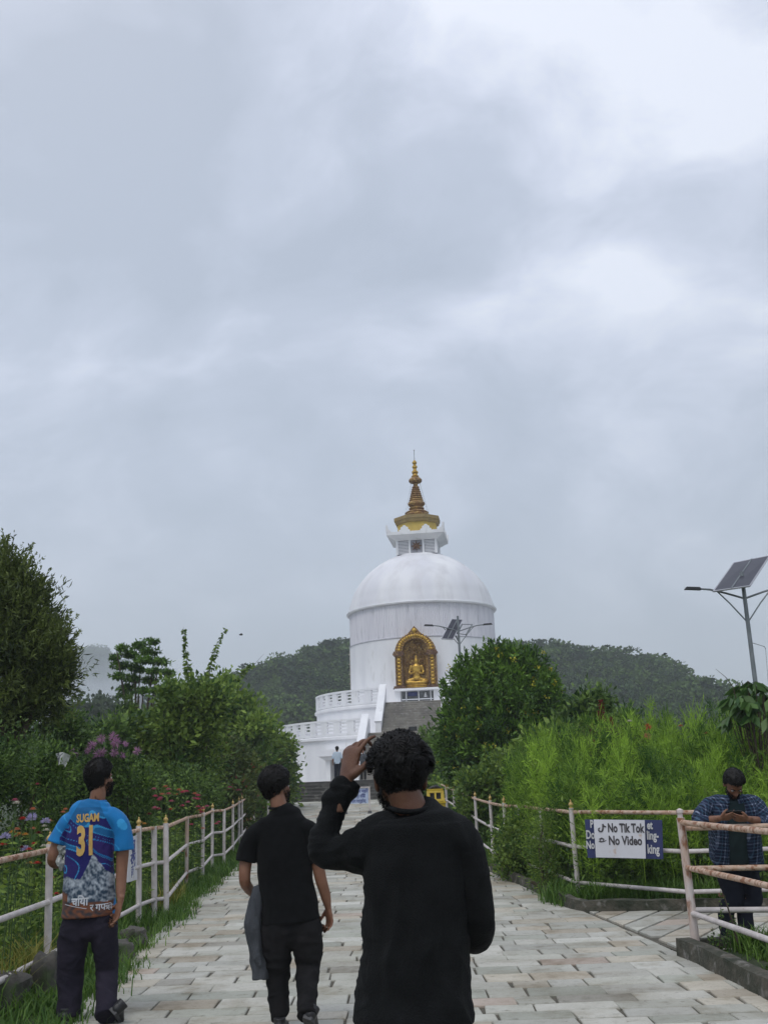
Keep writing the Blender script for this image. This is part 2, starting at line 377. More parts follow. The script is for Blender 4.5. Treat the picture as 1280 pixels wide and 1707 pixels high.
stone = attrmat('paving_stone', .88, .5, 18, stain=[(2.2, .50, .70, (.58, .53, .44), .8), (9, .55, .72, (.55, .55, .52), .6), (45, .5, .75, (.72, .70, .66), .6), (.7, .46, .66, (.68, .66, .62), .8), (14, .62, .72, (.35, .34, .30), .7)])
mb, cols = main_path(); me = mb.mesh('path'); setcol(me, cols); tag(link('path', me, stone), kind='structure')
def side_path():
    R = random.Random(11); mb = MB(); cols = []
    U = Vector((.53, .85)); V = Vector((.85, -.53)); O = Vector((1.2, 9.0))
    lines = [((2.56, 9.2), (2.17, 12.45)), ((2.17, 12.45), (9.5, 11.2)), ((9.5, 8.3), (2.56, 9.5))]
    k = -3.0
    while k < 9:
        wd = R.uniform(.26, .36); s = -4 + R.uniform(0, .4)
        while s < 7:
            l = R.uniform(.3, .42); p = O + V * (k + .016); q = O + V * (k + wd - .016)
            # the cross joints run along the main path's rows
            def pt(b, yy): t = (yy - b.y) / U.y; return (b.x + U.x * t, yy)
            ya = 9 + s; a = [pt(p, ya + .018), pt(q, ya + .018), pt(q, ya + l - .018), pt(p, ya + l - .018)]
            for A, B in lines:
                a = clip(a, B, A)
                if not a: break
            if a: add_tile(mb, cols, a, R)
            s += l
        k += wd
    return mb, cols
mb, cols = side_path(); me = mb.mesh('side_path'); setcol(me, cols); tag(link('side_path', me, stone), kind='structure')
b = MB(); ys = [2.2] + list(np.arange(4, 48.1, 1.0))
vs = [(interp(PL, y) + .02, y, G(y) - .002) for y in ys] + [(interp(PR, y) - .02, y, G(y) - .002) for y in ys]; n = len(ys)
b.add(vs, [(i, n + i, n + i + 1, i + 1) for i in range(n - 1)])
b.add([(2.5, 9.3, -.006), (9.5, 8.4, -.006), (9.5, 11.1, -.006), (2.1, 12.4, -.006)], [(0, 1, 2, 3)])
tag(link('path_bed', b.mesh(), MT['mortar']), kind='structure')
def kerb(pts, name, label, w_=.13, h=.13):
    """a rough little kerb along a line of ground points"""
    P = []; pts = [Vector((p[0], p[1], 0)) for p in pts]
    for a, c in zip(pts[:-1], pts[1:]):
        m = max(1, int((c - a).length / .06))
        P += [a + (c - a) * i / m for i in range(m)]
    P.append(pts[-1]); mb = MB(); vs = []; sec = [(0, -.05), (0, h * .6), (.02, h), (w_ * .5, h * 1.02), (w_ - .02, h), (w_, -.05)]
    for i, p in enumerate(P):
        t = (P[min(i + 1, len(P) - 1)] - P[max(0, i - 1)]).normalized(); nn = Vector((t.y, -t.x, 0)); top = G(p.y)
        for j, (a, z) in enumerate(sec):
            k = noise.noise(Vector((p.x * 6, p.y * 6, j * 1.3))) * .024 + noise.noise(Vector((p.x * 1.7, p.y * 1.7, j * .4))) * .02; v = p + nn * (a + k); vs.append((v.x, v.y, top + z + (k * .8 if z > 0 else 0)))
    m = len(sec); fs = [(i * m + j, i * m + j + 1, (i + 1) * m + j + 1, (i + 1) * m + j) for i in range(len(P) - 1) for j in range(m - 1)]
    fs += [tuple(range(m - 1, -1, -1)), tuple((len(P) - 1) * m + j for j in range(m))]
    mb.add(vs, fs); tag(link(name, mb.mesh(smooth=50), MT['kerb']), label, 'kerb')
kerb([(1.66, 17.9), (1.85, 15.85), (2.0, 14.3), (2.12, 12.75), (2.2, 12.55), (3.3, 12.32), (4.1, 12.1), (9.5, 11.3)], 'kerb', 'mossy dark kerb under the fence that carries the white No Video board')
kerb([(2.50, 9.42), (2.56, 9.0), (2.62, 7.5), (2.75, 6.0), (3.0, 4.0)], 'kerb', 'thick dark kerb in the near corner, below the rusty corner post', .16, .15)
kerb([(8.5, 8.95), (4.6, 9.42), (2.70, 9.66), (2.52, 9.5)], 'kerb', 'low kerb strip behind the weeds at the feet of the man in plaid', .12, .10)
# steps up to the plaza
S0 = 48.0; NS = 6; RISE = .147; TR = .34
b = MB(); z = G(S0)
SXL, SXR = -5.9, 3.2
for i in range(NS):
    z0 = G(S0) - .1; z1 = G(S0) + RISE * (i + 1); y0 = S0 + TR * i
    b.box(((SXL + SXR) / 2, y0 + TR / 2 + .02, (z0 + z1 - .03) / 2), (SXR - SXL, TR + .03, z1 - .03 - z0))
    b.box(((SXL + SXR) / 2, y0 + TR / 2 - .003, z1 - .012), (SXR - SXL + .06, TR + .04, .036))
PZ = G(S0) + RISE * NS
tag(link('entrance_steps', b.mesh(), MT['darkstone']), 'wide flight of dark stone steps at the far end of the paved path', 'steps')
b = MB(); b.box((1.5, (S0 + TR * NS + 110) / 2, PZ / 2 - .2), (25, 110 - S0 - TR * NS, PZ + .392))
tag(link('plaza', b.mesh(), MT['concrete']), kind='structure')
# ------------------------------------------------------------------ the stupa
CX, CY = 2.45, 74.0; PHI = math.radians(-7.0)
stupa = thing('stupa', 'huge white domed stupa with golden spire on two round terraces', 'stupa', (CX, CY, 0), rz=PHI)
def F_(a): return -PI / 2 + a     # angle on the plan, 0 = the front
ZT1, ZT2, R1, R2, RD = 4.30, 6.35, 10.6, 7.75, 5.28
W = 1.85                           # half width of the stair opening
def ringwall(r, z0, z1, name, th=.35, m='white'):
    MB().arc(r - th, r, z0, z1, F_(math.asin((W + .3) / r)), F_(2 * PI - math.asin((W + .3) / r)), 120).build(name, MT[m], stupa, 40)
b = MB(); b.lathe([(R1, PZ - .3), (R1, ZT1 - .25)], n=128); b.build('terrace_wall', MT['white'], stupa, 40)
b = MB(); b.lathe([(R1 + .02, ZT1 - .25), (R1 + .16, ZT1 - .2), (R1 + .16, ZT1 - .06), (R1 + .02, ZT1), (R1 - .5, ZT1 + .003)], n=128); b.build('terrace_slab', MT['white'], stupa, 30)
b = MB(); b.lathe([(R2, ZT1 - .2), (R2, ZT2 - .25)], n=128); b.build('terrace_wall', MT['white'], stupa, 40)
b = MB(); b.lathe([(R2 + .02, ZT2 - .25), (R2 + .14, ZT2 - .2), (R2 + .14, ZT2 - .06), (R2 + .02, ZT2), (R2 - .5, ZT2 + .003)], n=128); b.build('terrace_slab', MT['white'], stupa, 30)
def balustrade(r, z, ht=1.02, step=1.02):
    b = MB(); a0 = math.asin((W + .25) / r); a1 = 2 * PI - a0
    b.arc(r - .13, r + .07, z + ht - .13, z + ht, F_(a0), F_(a1), 120); b.arc(r - .10, r + .04, z + .02, z + .17, F_(a0), F_(a1), 120)
    n = int((a1 - a0) * r / step)
    for i in range(n + 1):
        a = a0 + (a1 - a0) * i / n; c = Vector(((r - .03) * math.cos(F_(a)), (r - .03) * math.sin(F_(a)), z + ht / 2 - .02))
        b.box(c, (.15, .52, ht - .12), Matrix.Rotation(F_(a), 3, 'Z'))
        if i < n:
            am = a0 + (a1 - a0) * (i + .5) / n; h = .25 / r
            for k in range(3): zz = z + .17 + (ht - .3) * (k + .62) / 3.4; b.arc(r - .07, r + .0, zz, zz + .10, F_(am - h * 1.05), F_(am + h * 1.05), 3)
    b.build('balustrade', MT['white'], stupa, 30)
W += .75; balustrade(R1, ZT1); W -= .75; balustrade(R2, ZT2)
# stairs between the terraces and their sloping parapets
def flight(y_far, z_top, y_near, z_bot, name, W=W):
    n = max(4, int(round((z_top - z_bot) / .16))); b = MB()
    for i in range(n):
        z1 = z_bot + (z_top - z_bot) * (i + 1) / n; ya = y_near + (y_far - y_near) * i / n
        b.box((0, (ya + y_far) / 2, (z1 + z_bot - .4) / 2), (2 * W, abs(y_far - ya), z1 - z_bot + .4)); b.box((0, ya + .12, z1 - .012), (2 * W - .01, .34, .045))
    b.build(name, MT['stone'], stupa)
flight(-7.85, ZT2 - .015, -10.35, ZT1 + .02, 'staircase'); flight(-10.7, ZT1 + .01, -14.7, PZ + .02, 'staircase', W + .75)
b = MB(); b.box((0, -10.54, (ZT1 + PZ) / 2 + .02), (2 * W + 1.48, .5, ZT1 - PZ + .09)); b.build('stair_landing', MT['stone'], stupa)
W0 = W
for sx in (-1, 1):
    for (ya, za, yb, zb) in ((-7.5, ZT2 + 1.1, -10.35, ZT1 + .72), (-10.55, ZT1 + 1.12, -15.0, PZ + .55)):
        b = MB(); lo = ZT1 - .3 if za > ZT2 else PZ - .2; W = W0 if za > ZT2 else W0 + .75
        b.prism([(ya, lo), (yb, lo), (yb, zb), (yb + .25, zb + .06), (ya - .25, za - .02), (ya, za)], sx * (W + .02), sx * (W + .36), lambda y, x, z: (x, y, z)); b.build('stair_parapet', MT['white'], stupa)
        d = Vector((0, yb - ya, zb - za)); c = Vector((sx * (W + .19), (ya + yb) / 2, (za + zb) / 2 + .04)); an = math.atan2(d.z, d.y)
        b = MB(); b.box(c, (.46, d.length + .1, .10), Matrix.Rotation(an, 3, 'X')); b.build('parapet_coping', MT['white'], stupa)
W = W0
# drum with its two bands
ZB1, ZB2 = 10.85, 13.2
b = MB(); b.lathe([(RD, ZT2 - .1), (RD, ZB1 - .06)], n=160); b.build('drum_wall', MT['white'], stupa, 40)
b = MB(); b.lathe([(RD + .004, ZB1 - .06), (RD + .05, ZB1 - .03), (RD + .05, ZB1 + .02), (RD - .06, ZB1 + .06)], n=160); b.build('drum_moulding', mat('moulding_grey', (.60, .60, .64), (.48, .48, .52), 2, .8), stupa, 30)
vs = []; nn = 240                  # the fluted upper drum
for z in (ZB1 + .05, ZB2 - .06):
    for k in range(nn * 2):
        r = RD - .03 - (.035 if k % 2 else 0); a = 2 * PI * k / (nn * 2); vs.append((r * math.cos(a), r * math.sin(a), z))
m2 = nn * 2; b = MB(); b.add(vs, [(k, (k + 1) % m2, m2 + (k + 1) % m2, m2 + k) for k in range(m2)])
b.build('fluted_drum', mat('fluted_lilac_white', (.76, .75, .79), (.67, .66, .71), 2.5, .8, col3=(.45, .45, .47), s3=5, lo3=.6, hi3=.75, stretch=(1.5, 1.5, .15)), stupa)
b = MB(); b.lathe([(RD - .05, ZB2 - .07), (RD + .16, ZB2 - .03), (RD + .18, ZB2 + .06), (RD + .06, ZB2 + .10), (RD - .1, ZB2 + .11)], n=160); b.build('dome_rim', MT['white'], stupa, 30)
prof = [(RD + .05, 0), (RD - .02, .35), (5.12, .8), (4.95, 1.3), (4.66, 1.85), (4.22, 2.45), (3.72, 2.97), (3.15, 3.42), (2.6, 3.75), (2.1, 3.98), (1.6, 4.12)]
pr = []                             # rounded through the measured points
for i in range(len(prof) - 1):
    p0 = prof[max(0, i - 1)]; p1 = prof[i]; p2 = prof[i + 1]; p3 = prof[min(len(prof) - 1, i + 2)]
    for k in range(4):
        t = k / 4; q = []
        for c in (0, 1): q.append(.5 * (2 * p1[c] + (p2[c] - p0[c]) * t + (2 * p0[c] - 5 * p1[c] + 4 * p2[c] - p3[c]) * t * t + (3 * p1[c] - p0[c] - 3 * p2[c] + p3[c]) * t ** 3))
        pr.append((q[0], q[1] + ZB2 + .08))
pr.append((prof[-1][0], prof[-1][1] + ZB2 + .08))
b = MB(); b.lathe(pr, n=128); b.build('dome', MT['dome'], stupa, 60)
# harmika: louvred box, flared cornice, yellow octagon
b = MB(); b.lathe([(2.30, 16.9), (2.30, 17.15), (2.0, 17.2), (1.95, 17.38)], n=8, a0=PI / 8); b.build('harmika_base', MT['white'], stupa)
b = MB(); H0, H1 = 17.36, 18.42; hw = 1.5
b.box((0, 0, (H0 + H1) / 2), (hw * 2 - .12, hw * 2 - .12, H1 - H0)); b.build('vent_box', mat('vent_grey', (.40, .40, .44), (.32, .32, .36), 3, .8), stupa); b = MB()
for a in range(4):
    Rm = Matrix.Rotation(a * PI / 2, 3, 'Z')
    for x in (-hw + .08, -.5, .5, hw - .08):
        if abs(x) > 1.3 and a % 2: continue
        b = MB(); b.box(Rm @ Vector((x, -hw + .03, (H0 + H1) / 2 - .0)), (.16 if abs(x) > 1.3 else .14, .16, H1 - H0 - .01), Rm); b.build('vent_post', MT['white'], stupa)
    for x in (-.99, .99):
        b = MB()
        for k in range(9): b.box(Rm @ Vector((x, -hw + .05, H0 + .08 + k * .11)), (.80, .07, .05), Rm @ Matrix.Rotation(.5, 3, 'X'))
        b.build('louvre_panel', MT['white'], stupa)
b = MB()                            # golden star on the front face
st = []
for k in range(16): r = .42 if k % 2 == 0 else .17; a = k * PI / 8; st.append((r * math.cos(a), 17.95 + r * math.sin(a)))
b.prism(st, -hw - .005, -hw - .06); b.ball((0, -hw - .06, 17.95), (.13, .05, .13)); b.build('star_emblem', MT['bronze'], stupa)
b = MB(); s2 = math.sqrt(2)
b.lathe([(1.55 * s2, H1 - .02), (2.02 * s2, H1 + .32), (2.10 * s2, H1 + .32), (2.10 * s2, H1 + .55), (1.5 * s2, H1 + .57)], n=4, a0=PI / 4); b.build('flared_cornice', MT['white'], stupa)
zc = H1 + .54
for a in range(4):
    Rm = Matrix.Rotation(a * PI / 2, 3, 'Z'); T = lambda x, y, z: Rm @ Vector((x, y, z))
    b = MB(); b.prism([(-2.1, zc), (-1.72, zc), (-1.8, zc + .12), (-1.95, zc + .2), (-2.0, zc + .36), (-2.13, zc + .52), (-2.13, zc)], -2.10, -1.98, T); b.build('corner_horn', MT['white'], stupa)
    b = MB(); b.prism([(2.1, zc), (1.72, zc), (1.8, zc + .12), (1.95, zc + .2), (2.0, zc + .36), (2.13, zc + .52), (2.13, zc)], -2.097, -1.98, T); b.build('corner_horn', MT['white'], stupa)
    for x in (-.78, .78):
        b = MB(); b.prism([(x + .40 * q, zc + h) for q, h in ((-1, 0), (-1, .12), (-.7, .16), (-.66, .32), (-.35, .36), (-.2, .46), (.2, .46), (.35, .36), (.66, .32), (.7, .16), (1, .12), (1, 0))], -2.06, -1.96, T); b.build('merlon', MT['white'], stupa)
k8 = 1 / math.cos(PI / 8)
b = MB(); b.lathe([(1.42 * k8, 18.9), (1.42 * k8, 19.86)], n=8, a0=PI / 8); b.build('yellow_octagon', MT['yellow'], stupa)
b = MB(); b.lathe([(1.43 * k8, 19.80), (1.56 * k8, 19.86), (1.60 * k8, 20.02), (1.66 * k8, 20.08), (1.66 * k8, 20.32), (.9, 20.46)], n=8, a0=PI / 8); b.build('octagon_cornice', mat('ochre_brown', (.36, .26, .10), (.27, .19, .08), 3, .7), stupa)
b = MB()
zs = 20.46
prof = [(.70, 0), (.86, .08), (.90, .18), (.85, .26), (.90, .34), (.74, .46), (.5, .5), (.46, .6), (.56, .64), (.58, .70), (.50, .76), (.46, .82), (.56, .90), (.64, 1.0), (.64, 1.12), (.54, 1.22)]
z = 1.26; r = .53
for k in range(7): prof += [(r - .07, z), (r, z + .04), (r, z + .10), (r - .08, z + .15)]; z += .17; r -= .042
prof += [(.18, 2.5), (.16, 2.6), (.24, 2.66), (.42, 2.72), (.50, 2.82), (.50, 2.94), (.40, 3.06), (.24, 3.14)]
b.lathe(prof, (0, 0, zs), n=32); b.build('ringed_spire', MT['spire'], stupa, 30)
z2 = zs + 3.13
b = MB(); b.lathe([(.24, 0), (.30, .08), (.22, .16), (.17, .28), (.24, .36), (.24, .46), (.15, .54), (.12, .70), (.19, .78), (.19, .88), (.11, .96), (.11, 1.04), (.17, 1.12), (.17, 1.22), (.06, 1.36), (.02, 1.40)], (0, 0, z2), n=20); b.build('spire_finial', MT['gold'], stupa, 35)
b = MB(); b.tube([(0, 0, z2 + 1.36), (.01, 0, 25.75)], .022, 6); b.ball((.01, 0, 25.75), .05, 6, 4); b.build('lightning_rod', MT['pole'], stupa)
for a in (.6, 2.5, 3.9, 5.6):
    b = MB(); b.tube([(.34 * math.cos(a), .34 * math.sin(a), z2 - .2), (1.15 * math.cos(a), 1.15 * math.sin(a), 20.42)], .006, 5); b.build('guy_wire', MT['pole'], stupa)
b = MB(); b.tube([(-RD * .998, -.25, ZT2), (-RD * .998, -.25, ZB1 - .1)], .08, 8)
for k in range(6): b.box((-RD - .06, -.25, ZT2 + .6 + k * .7), (.16, .2, .06))
b.build('drainpipe', mat('stained_pipe', (.45, .42, .36), (.2, .17, .12), 4, .8), stupa)
# the niche with its carved gold frame
NB, NW, NI = 7.42, 1.30, .86
def arch(w_, z0, zs_, top, n=14, point=.25):
    """half outline from the right foot over a slightly pointed arch to the left foot"""
    pts = [(w_, z0), (w_, zs_)]
    for k in range(1, n):
        a = PI * k / n; x = w_ * math.cos(a); zz = zs_ + (top - zs_) * (math.sin(a) ** .92); zz += point * max(0, 1 - abs(x) / (w_ * .42)) ** 1.3
        pts.append((x, zz))
    return pts + [(-w_, zs_), (-w_, z0)]
yf = -RD - .72
o_ = arch(NW + .06, NB, 9.7, 10.95, 18, .52); i_ = arch(NI, NB, 9.75, 10.62, 18, 0)
b = MB(); n = len(o_)
vs = [(x, yf, z) for x, z in o_] + [(x, yf, z) for x, z in i_] + [(x, -RD + .5, z) for x, z in o_] + [(x, -RD - .03, z) for x, z in i_]
fs = []
for k in range(n - 1):
    fs += [(k, k + 1, n + k + 1, n + k), (2 * n + k, 2 * n + k + 1, k + 1, k), (n + k, n + k + 1, 3 * n + k + 1, 3 * n + k)]
b.add(vs, fs); b.build('niche_frame', MT['oldbrown'], stupa)
b = MB(); b.add([(x, -RD - .04, z) for x, z in arch(NI + .03, NB, 9.75, 10.62, 18, 0)], [tuple(range(n))]); b.build('niche_back', MT['oldgold'], stupa)
R = random.Random(5)      # carved ornaments on pilasters and arch
for sx in (-1, 1):
    b = MB()
    for k in range(9):
        z = NB + .2 + k * .235; b.ball((sx * (NI + NW + .06) / 2, yf - .01, z), (.15, .08, .10), 8, 6)
        for q in (-.13, .13): b.ball((sx * (NI + NW + .06) / 2 + q, yf - .01, z + .11), (.05, .05, .05), 6, 4)
    b.build('carved_ornament', MT['gold'], stupa, 60)
b = MB()
for k in range(19):
    a = PI * (k + .5) / 19; x = (NI + NW) / 2 * math.cos(a); z = 9.8 + 1.02 * math.sin(a) ** .92
    b.ball((x, yf - .01, z), (.12, .07, .11), 8, 6)
    b.ball((x * 1.17, yf - .01, 9.8 + 1.2 * math.sin(a) ** .92), .045, 6, 4); b.ball((x * .85, yf - .01, 9.8 + .88 * math.sin(a) ** .92), .04, 6, 4)
b.ball((0, yf - .02, 11.16), (.16, .07, .16), 10, 6)
b.build('carved_ornament', MT['gold'], stupa, 60)
for sx in (-1, 1):
    b = MB(); c = sx * (NI + NW + .06) / 2
    for (z, w_, h) in ((9.62, .78, .12), (9.52, .62, .10), (9.74, .66, .10), (NB + .03, .74, .12), (NB - .06, .84, .10)): b.box((c, yf + .02, z), (w_, .34, h))
    for x in (NI + .05, NW): b.box((sx * x, yf - .02, (NB + 9.5) / 2), (.06, .08, 9.4 - NB))
    b.build('pilaster', MT['bronze'], stupa)
b = MB(); R = random.Random(8)      # gilded scrollwork behind the figure
for k in range(60):
    a = R.uniform(0, 2 * PI); q = R.uniform(.35, .85); x = q * .82 * math.cos(a); z = 9.1 + q * 1.45 * math.sin(a)
    if z < NB + .2 or abs(x) > NI - .08: continue
    b.tube([(x + .1 * math.cos(t), -RD - .09 - .04 * (t % 2), z + .11 * math.sin(t)) for t in (0, 1, 2, 3, 4)], [.028, .03, .026, .02, .01], 5)
b.tube([(.78 * math.cos(a) * .7, -RD - .1, 9.1 + 1.2 * math.sin(a)) for a in np.linspace(-.6, PI + .6, 16)], .04, 6)
b.build('gilded_scrollwork', MT['oldgold'], stupa, 60)
# white altar front below the niche
b = MB(); b.box((0, -RD - .45, NB - .16), (2.9, 1.1, .14)); 
for x in (-1.28, 1.28): b.box((x, -RD - .3, (ZT2 + NB - .23) / 2), (.36, .7, NB - .23 - ZT2))
b.box((0, -RD - .1, (ZT2 + NB - .23) / 2), (2.3, .3, NB - .23 - ZT2)); b.build('altar_front', MT['white'], stupa)
b = MB(); b.box((0, -RD - .255, ZT2 + .50), (2.1, .012, .62)); b.build('altar_recess_shade', mat('altar_grey', (.22, .23, .24), (.15, .16, .16), 5, .8), stupa)  # flat grey panel stands in for the shade inside the altar
b = MB()
for x in (-.72, .1, .9): b.box((x, -RD - .58, ZT2 + .42), (.05, .05, .8))
b.box((0, -RD - .58, ZT2 + .28), (2.1, .05, .06)); b.build('altar_railing', MT['white'], stupa)
b = MB(); b.box((-.3, -RD - .62, ZT2 + .62), (.62, .02, .26)); b.build('altar_notice', MT['navyboard'], stupa)
b = MB(); b.box((.55, -RD - .5, ZT2 + .5), (.2, .2, .22), taper=.6); b.ball((.55, -RD - .5, ZT2 + .64), .07, 8, 6); b.build('incense_pot', MT['ltext'], stupa)
b = MB(); b.box((.12, -10.72, ZT1 + .2), (.5, .03, .26)); b.box((.12, -10.74, ZT1 + .05), (.04, .04, .3)); b.build('step_notice', MT['black'], stupa)
# doorway pavilion on the lower wall
da = math.asin(-3.95 / R1) ; dv = Matrix.Rotation(da, 3, 'Z')
def DT(x, y, z): q = dv @ Vector((x, -R1 + y, z)); return (q.x, q.y, q.z)
b = MB(); DZ = PZ
dh = 1.28
for (x, w_) in ((-1.22, .34), (1.22, .34)): b.box(DT(x, -.35, DZ + dh / 2), (w_, .5, dh), dv)
b.box(DT(-.1, -.0, DZ + .42), (2.2, .1, .10), dv); b.build('doorway_pier', MT['white'], stupa)
b = MB()
for (w_, d_, z, h) in ((2.9, .9, dh + .05, .1), (3.1, 1.0, dh + .13, .06), (3.3, 1.1, dh + .19, .06), (3.5, 1.3, dh + .42, .4)): b.box(DT(0, -.35, DZ + z), (w_, d_, h), dv)
b.build('doorway_canopy', MT['white'], stupa)
b = MB(); b.box(DT(0, -.02, DZ + dh / 2), (2.2, .12, dh - .01), dv)  # solid dark slab stands in for the shaded doorway behind the bars
for k in range(9): b.box(DT(-.95 + k * .24, -.12, DZ + dh / 2), (.03, .03, dh - .02), dv)
b.build('doorway_grille', MT['dark'], stupa)
# seated gilded figure in the niche
fig = thing('golden_statue', 'golden seated statue inside the arched niche of the stupa drum', 'statue', (CX, CY, 0), rz=PHI)
# ------------------------------------------------------------------ fences
def rail(mb, pts, r=.024):
    P = [Vector(p) for p in pts]; Q = [P[0]]
    for a, c in zip(P[:-1], P[1:]):
        m = max(1, int((c - a).length / .5)); Q += [a + (c - a) * (i / m) for i in range(1, m + 1)]
    mb.tube([q + Vector((0, 0, .004 * noise.noise(q * 1.7))) for q in Q], r, 10)
FIN = [(q * .82, h * .85) for q, h in [(.0, 0), (.030, 0), (.034, .008), (.020, .02), (.026, .03), (.036, .045), (.038, .058), (.030, .075), (.014, .09), (.010, .10), (.014, .108), (.009, .118), (.002, .13)]]
def fence(name, label, posts, rails=(1.07, .65, .22), railmats=('rust', 'fence', 'fence'), ht=1.09, offs=.0):
    """posts: (x, y, kind, dz, tiltx) kind f = with finial, p = plain, r = rusty"""
    x0, y0 = posts[0][0], posts[0][1]
    root = thing(name, label, 'railing', (x0, y0, G(y0)))
    tops = []
    for (x, y, k, lean, rad) in posts:
        g = G(y); h = ht + (.03 if k == 'f' else 0)
        if k == 'n': tops.append((x, y, g, lean)); continue
        b = WB(); b.tube([(x - lean * .0, y, g - .15), (x + lean * .5, y, g + h * .5), (x + lean, y, g + h)], rad, 12)
        if k == 'k': b.lathe([(rad + .012, 0), (rad + .012, .03), (rad * .5, .045), (.001, .05)], (x + lean, y, g + h - .02), 12)
        po = b.build('post', MT['rustpost'] if k in 'rk' else MT['fence'], root, 45)
        if k == 'f':
            b = WB(); b.lathe(FIN, (x + lean, y, g + h - .003), 14); f = b.build('finial', MT['finial'], po, 45, off=root.location)
        tops.append((x, y, g, lean))
    for rr, rm in zip(rails, railmats):
        b = WB(); rail(b, [(x + l * rr / ht, y + offs, g + rr) for x, y, g, l in tops]); b.build('rail', MT[rm], root, 60)
    return root
# left fence, post by post as it recedes
LP = [(-2.92, 5.2, 'f', 0, .03)]
for (px, py, k, rad) in [(79, 1641, 'f', .031), (232, 1542, 'f', .033), (258, 1531, 'p', .036), (278, 1529, 'f', .035), (311, 1479, 'r', .030), (338, 1467, 'f', .03), (354, 1446, 'f', .028)]:
    p = gr(px, py); LP.append((p.x, p.y, k, -.03 if px < 300 else 0, rad))
LP = [q for q in LP if q[1] < 24]
for (px, Y, k) in [(374, 21.5, 'p'), (388.5, 24.2, 'f'), (398.5, 27.3, 'f'), (403.5, 28.3, 'f'), (413.5, 32.5, 'f'), (424, 36.5, 'p')]:
    z = G(Y) + 1.0; lo, hi = 1300., 1450.
    for i in range(30):
        m = (lo + hi) / 2
        if at(px, m, Y).z > z: lo = m
        else: hi = m
    LP.append((at(px, lo, Y).x, Y, k, 0, .03))
fence('railing', 'left railing of white posts with gold finials and a rusty top rail beside the path', LP)
cl = LP[-1]
fence('railing', 'short railing turning left at the far end of the left flower bed', [(cl[0] - .05, cl[1] + .12, 'p', 0, .03), (cl[0] - 1.3, cl[1] + .3, 'f', 0, .03), (cl[0] - 2.8, cl[1] + .5, 'f', 0, .03)])
fence('railing', 'small cream railing beyond the corner post, next to the head of the curly haired man', [(at(438.5, 1340, 37.5).x, 39, 'f', 0, .035), (at(438.5, 1340, 37.5).x - .5, 46.5, 'f', 0, .035)], railmats=('rust', 'rust', 'rust'))
# right fence from the sign post back to the bin
RP = []
for (px, py, k) in [(965, 1503, 'f'), (911, 1479, 'p'), (873, 1462, 'p')]:
    p = gr(px, py); RP.append((p.x, p.y, k, -.01, .031))
for (px, Y, k) in [(840.5, 17.4, 'f'), (817.5, 19.4, 'f'), (792, 23.2, 'f'), (776, 26.8, 'f'), (771.5, 27.9, 'f'), (756, 31.2, 'f'), (743, 34.5, 'p')]:
    z = G(Y) + 1.0; lo, hi = 1250., 1450.
    for i in range(30):
        m = (lo + hi) / 2
        if at(px, m, Y).z > z: lo = m
        else: hi = m
    RP.append((at(px, lo, Y).x, Y, k, 0, .031))
fence('railing', 'right railing of white posts running back from the No Video board to the yellow bin', RP)
cr = RP[-1]
fence('railing', 'pinkish end railing behind the yellow bin', [(cr[0] + .02, cr[1] + .15, 'p', 0, .03), (cr[0] - .1, cr[1] + 4, 'f', 0, .035), (cr[0] - .35, cr[1] + 8, 'f', 0, .035), (cr[0] - .7, cr[1] + 11, 'f', 0, .035)], railmats=('rust', 'rust', 'fence'))
s0 = RP[0]; p1 = gr(1150, 1522)
fence('railing', 'back railing along the side path that holds the white No Video board', [(s0[0] + .03, s0[1], 'n', -.01, .012), (p1.x, p1.y, 'k', 0, .03), (5.2, 12.0, 'f', 0, .03), (7.5, 11.7, 'f', 0, .03)])
P0 = (2.56, 9.52)
fence('railing', 'near right railing with rusty corner post, sloping towards the viewer', [(P0[0], P0[1], 'r', -.02, .036), (2.72, 7.35, 'f', 0, .032), (3.0, 5.2, 'f', 0, .032)], rails=(1.09, .71, .33), railmats=('rust', 'rust', 'fence'), ht=1.13)
fence('railing', 'railing the man in plaid leans on, with a rusty orange top rail', [(P0[0] + .02, P0[1], 'n', -.02, .012), (3.36, 9.32, 'p', -.02, .034), (5.0, 8.9, 'f', 0, .032)], rails=(1.04, .70, .355), railmats=('rust', 'rust', 'fence'), ht=1.04)
# ------------------------------------------------------------------ boards and lettering
def text_mesh(s, size, font_bold=.0, ext=.002, sx=1.0, align='CENTER'):
    c = bpy.data.curves.new('t', 'FONT'); c.body = s; c.size = size; c.align_x = align; c.align_y = 'CENTER'; c.extrude = ext; c.offset = font_bold; c.resolution_u = 3
    o = bpy.data.objects.new('t', c); COL.objects.link(o); dg = bpy.context.evaluated_depsgraph_get(); dg.update()
    me = bpy.data.meshes.new_from_object(o.evaluated_get(dg)); bpy.data.objects.remove(o)
    me.materials.clear()
    me.transform(Matrix.Diagonal((sx, 1, 1, 1)) ); return me
def put_text(s, size, mtx, mat_, parent, sx=1.0, bold=.0, align='CENTER', name='lettering'):
    me = text_mesh(s, size, bold, sx=sx, align=align); me.transform(mtx); me.materials.append(MT[mat_]); return link(name, me, None, parent)
def plane_matrix(o, xdir, n):
    x = Vector(xdir).normalized(); z = Vector(n).normalized(); y = z.cross(x).normalized(); x = y.cross(z)
    return Matrix(((x.x, y.x, z.x, o[0]), (x.y, y.y, z.y, o[1]), (x.z, y.z, z.z, o[2]), (0, 0, 0, 1)))
YS = 12.52
A1 = at(974, 1366, YS - .05); A2 = at(1103, 1367, YS - .28); A3 = at(1105, 1432, YS - .28); A4 = at(979, 1430, YS - .05)
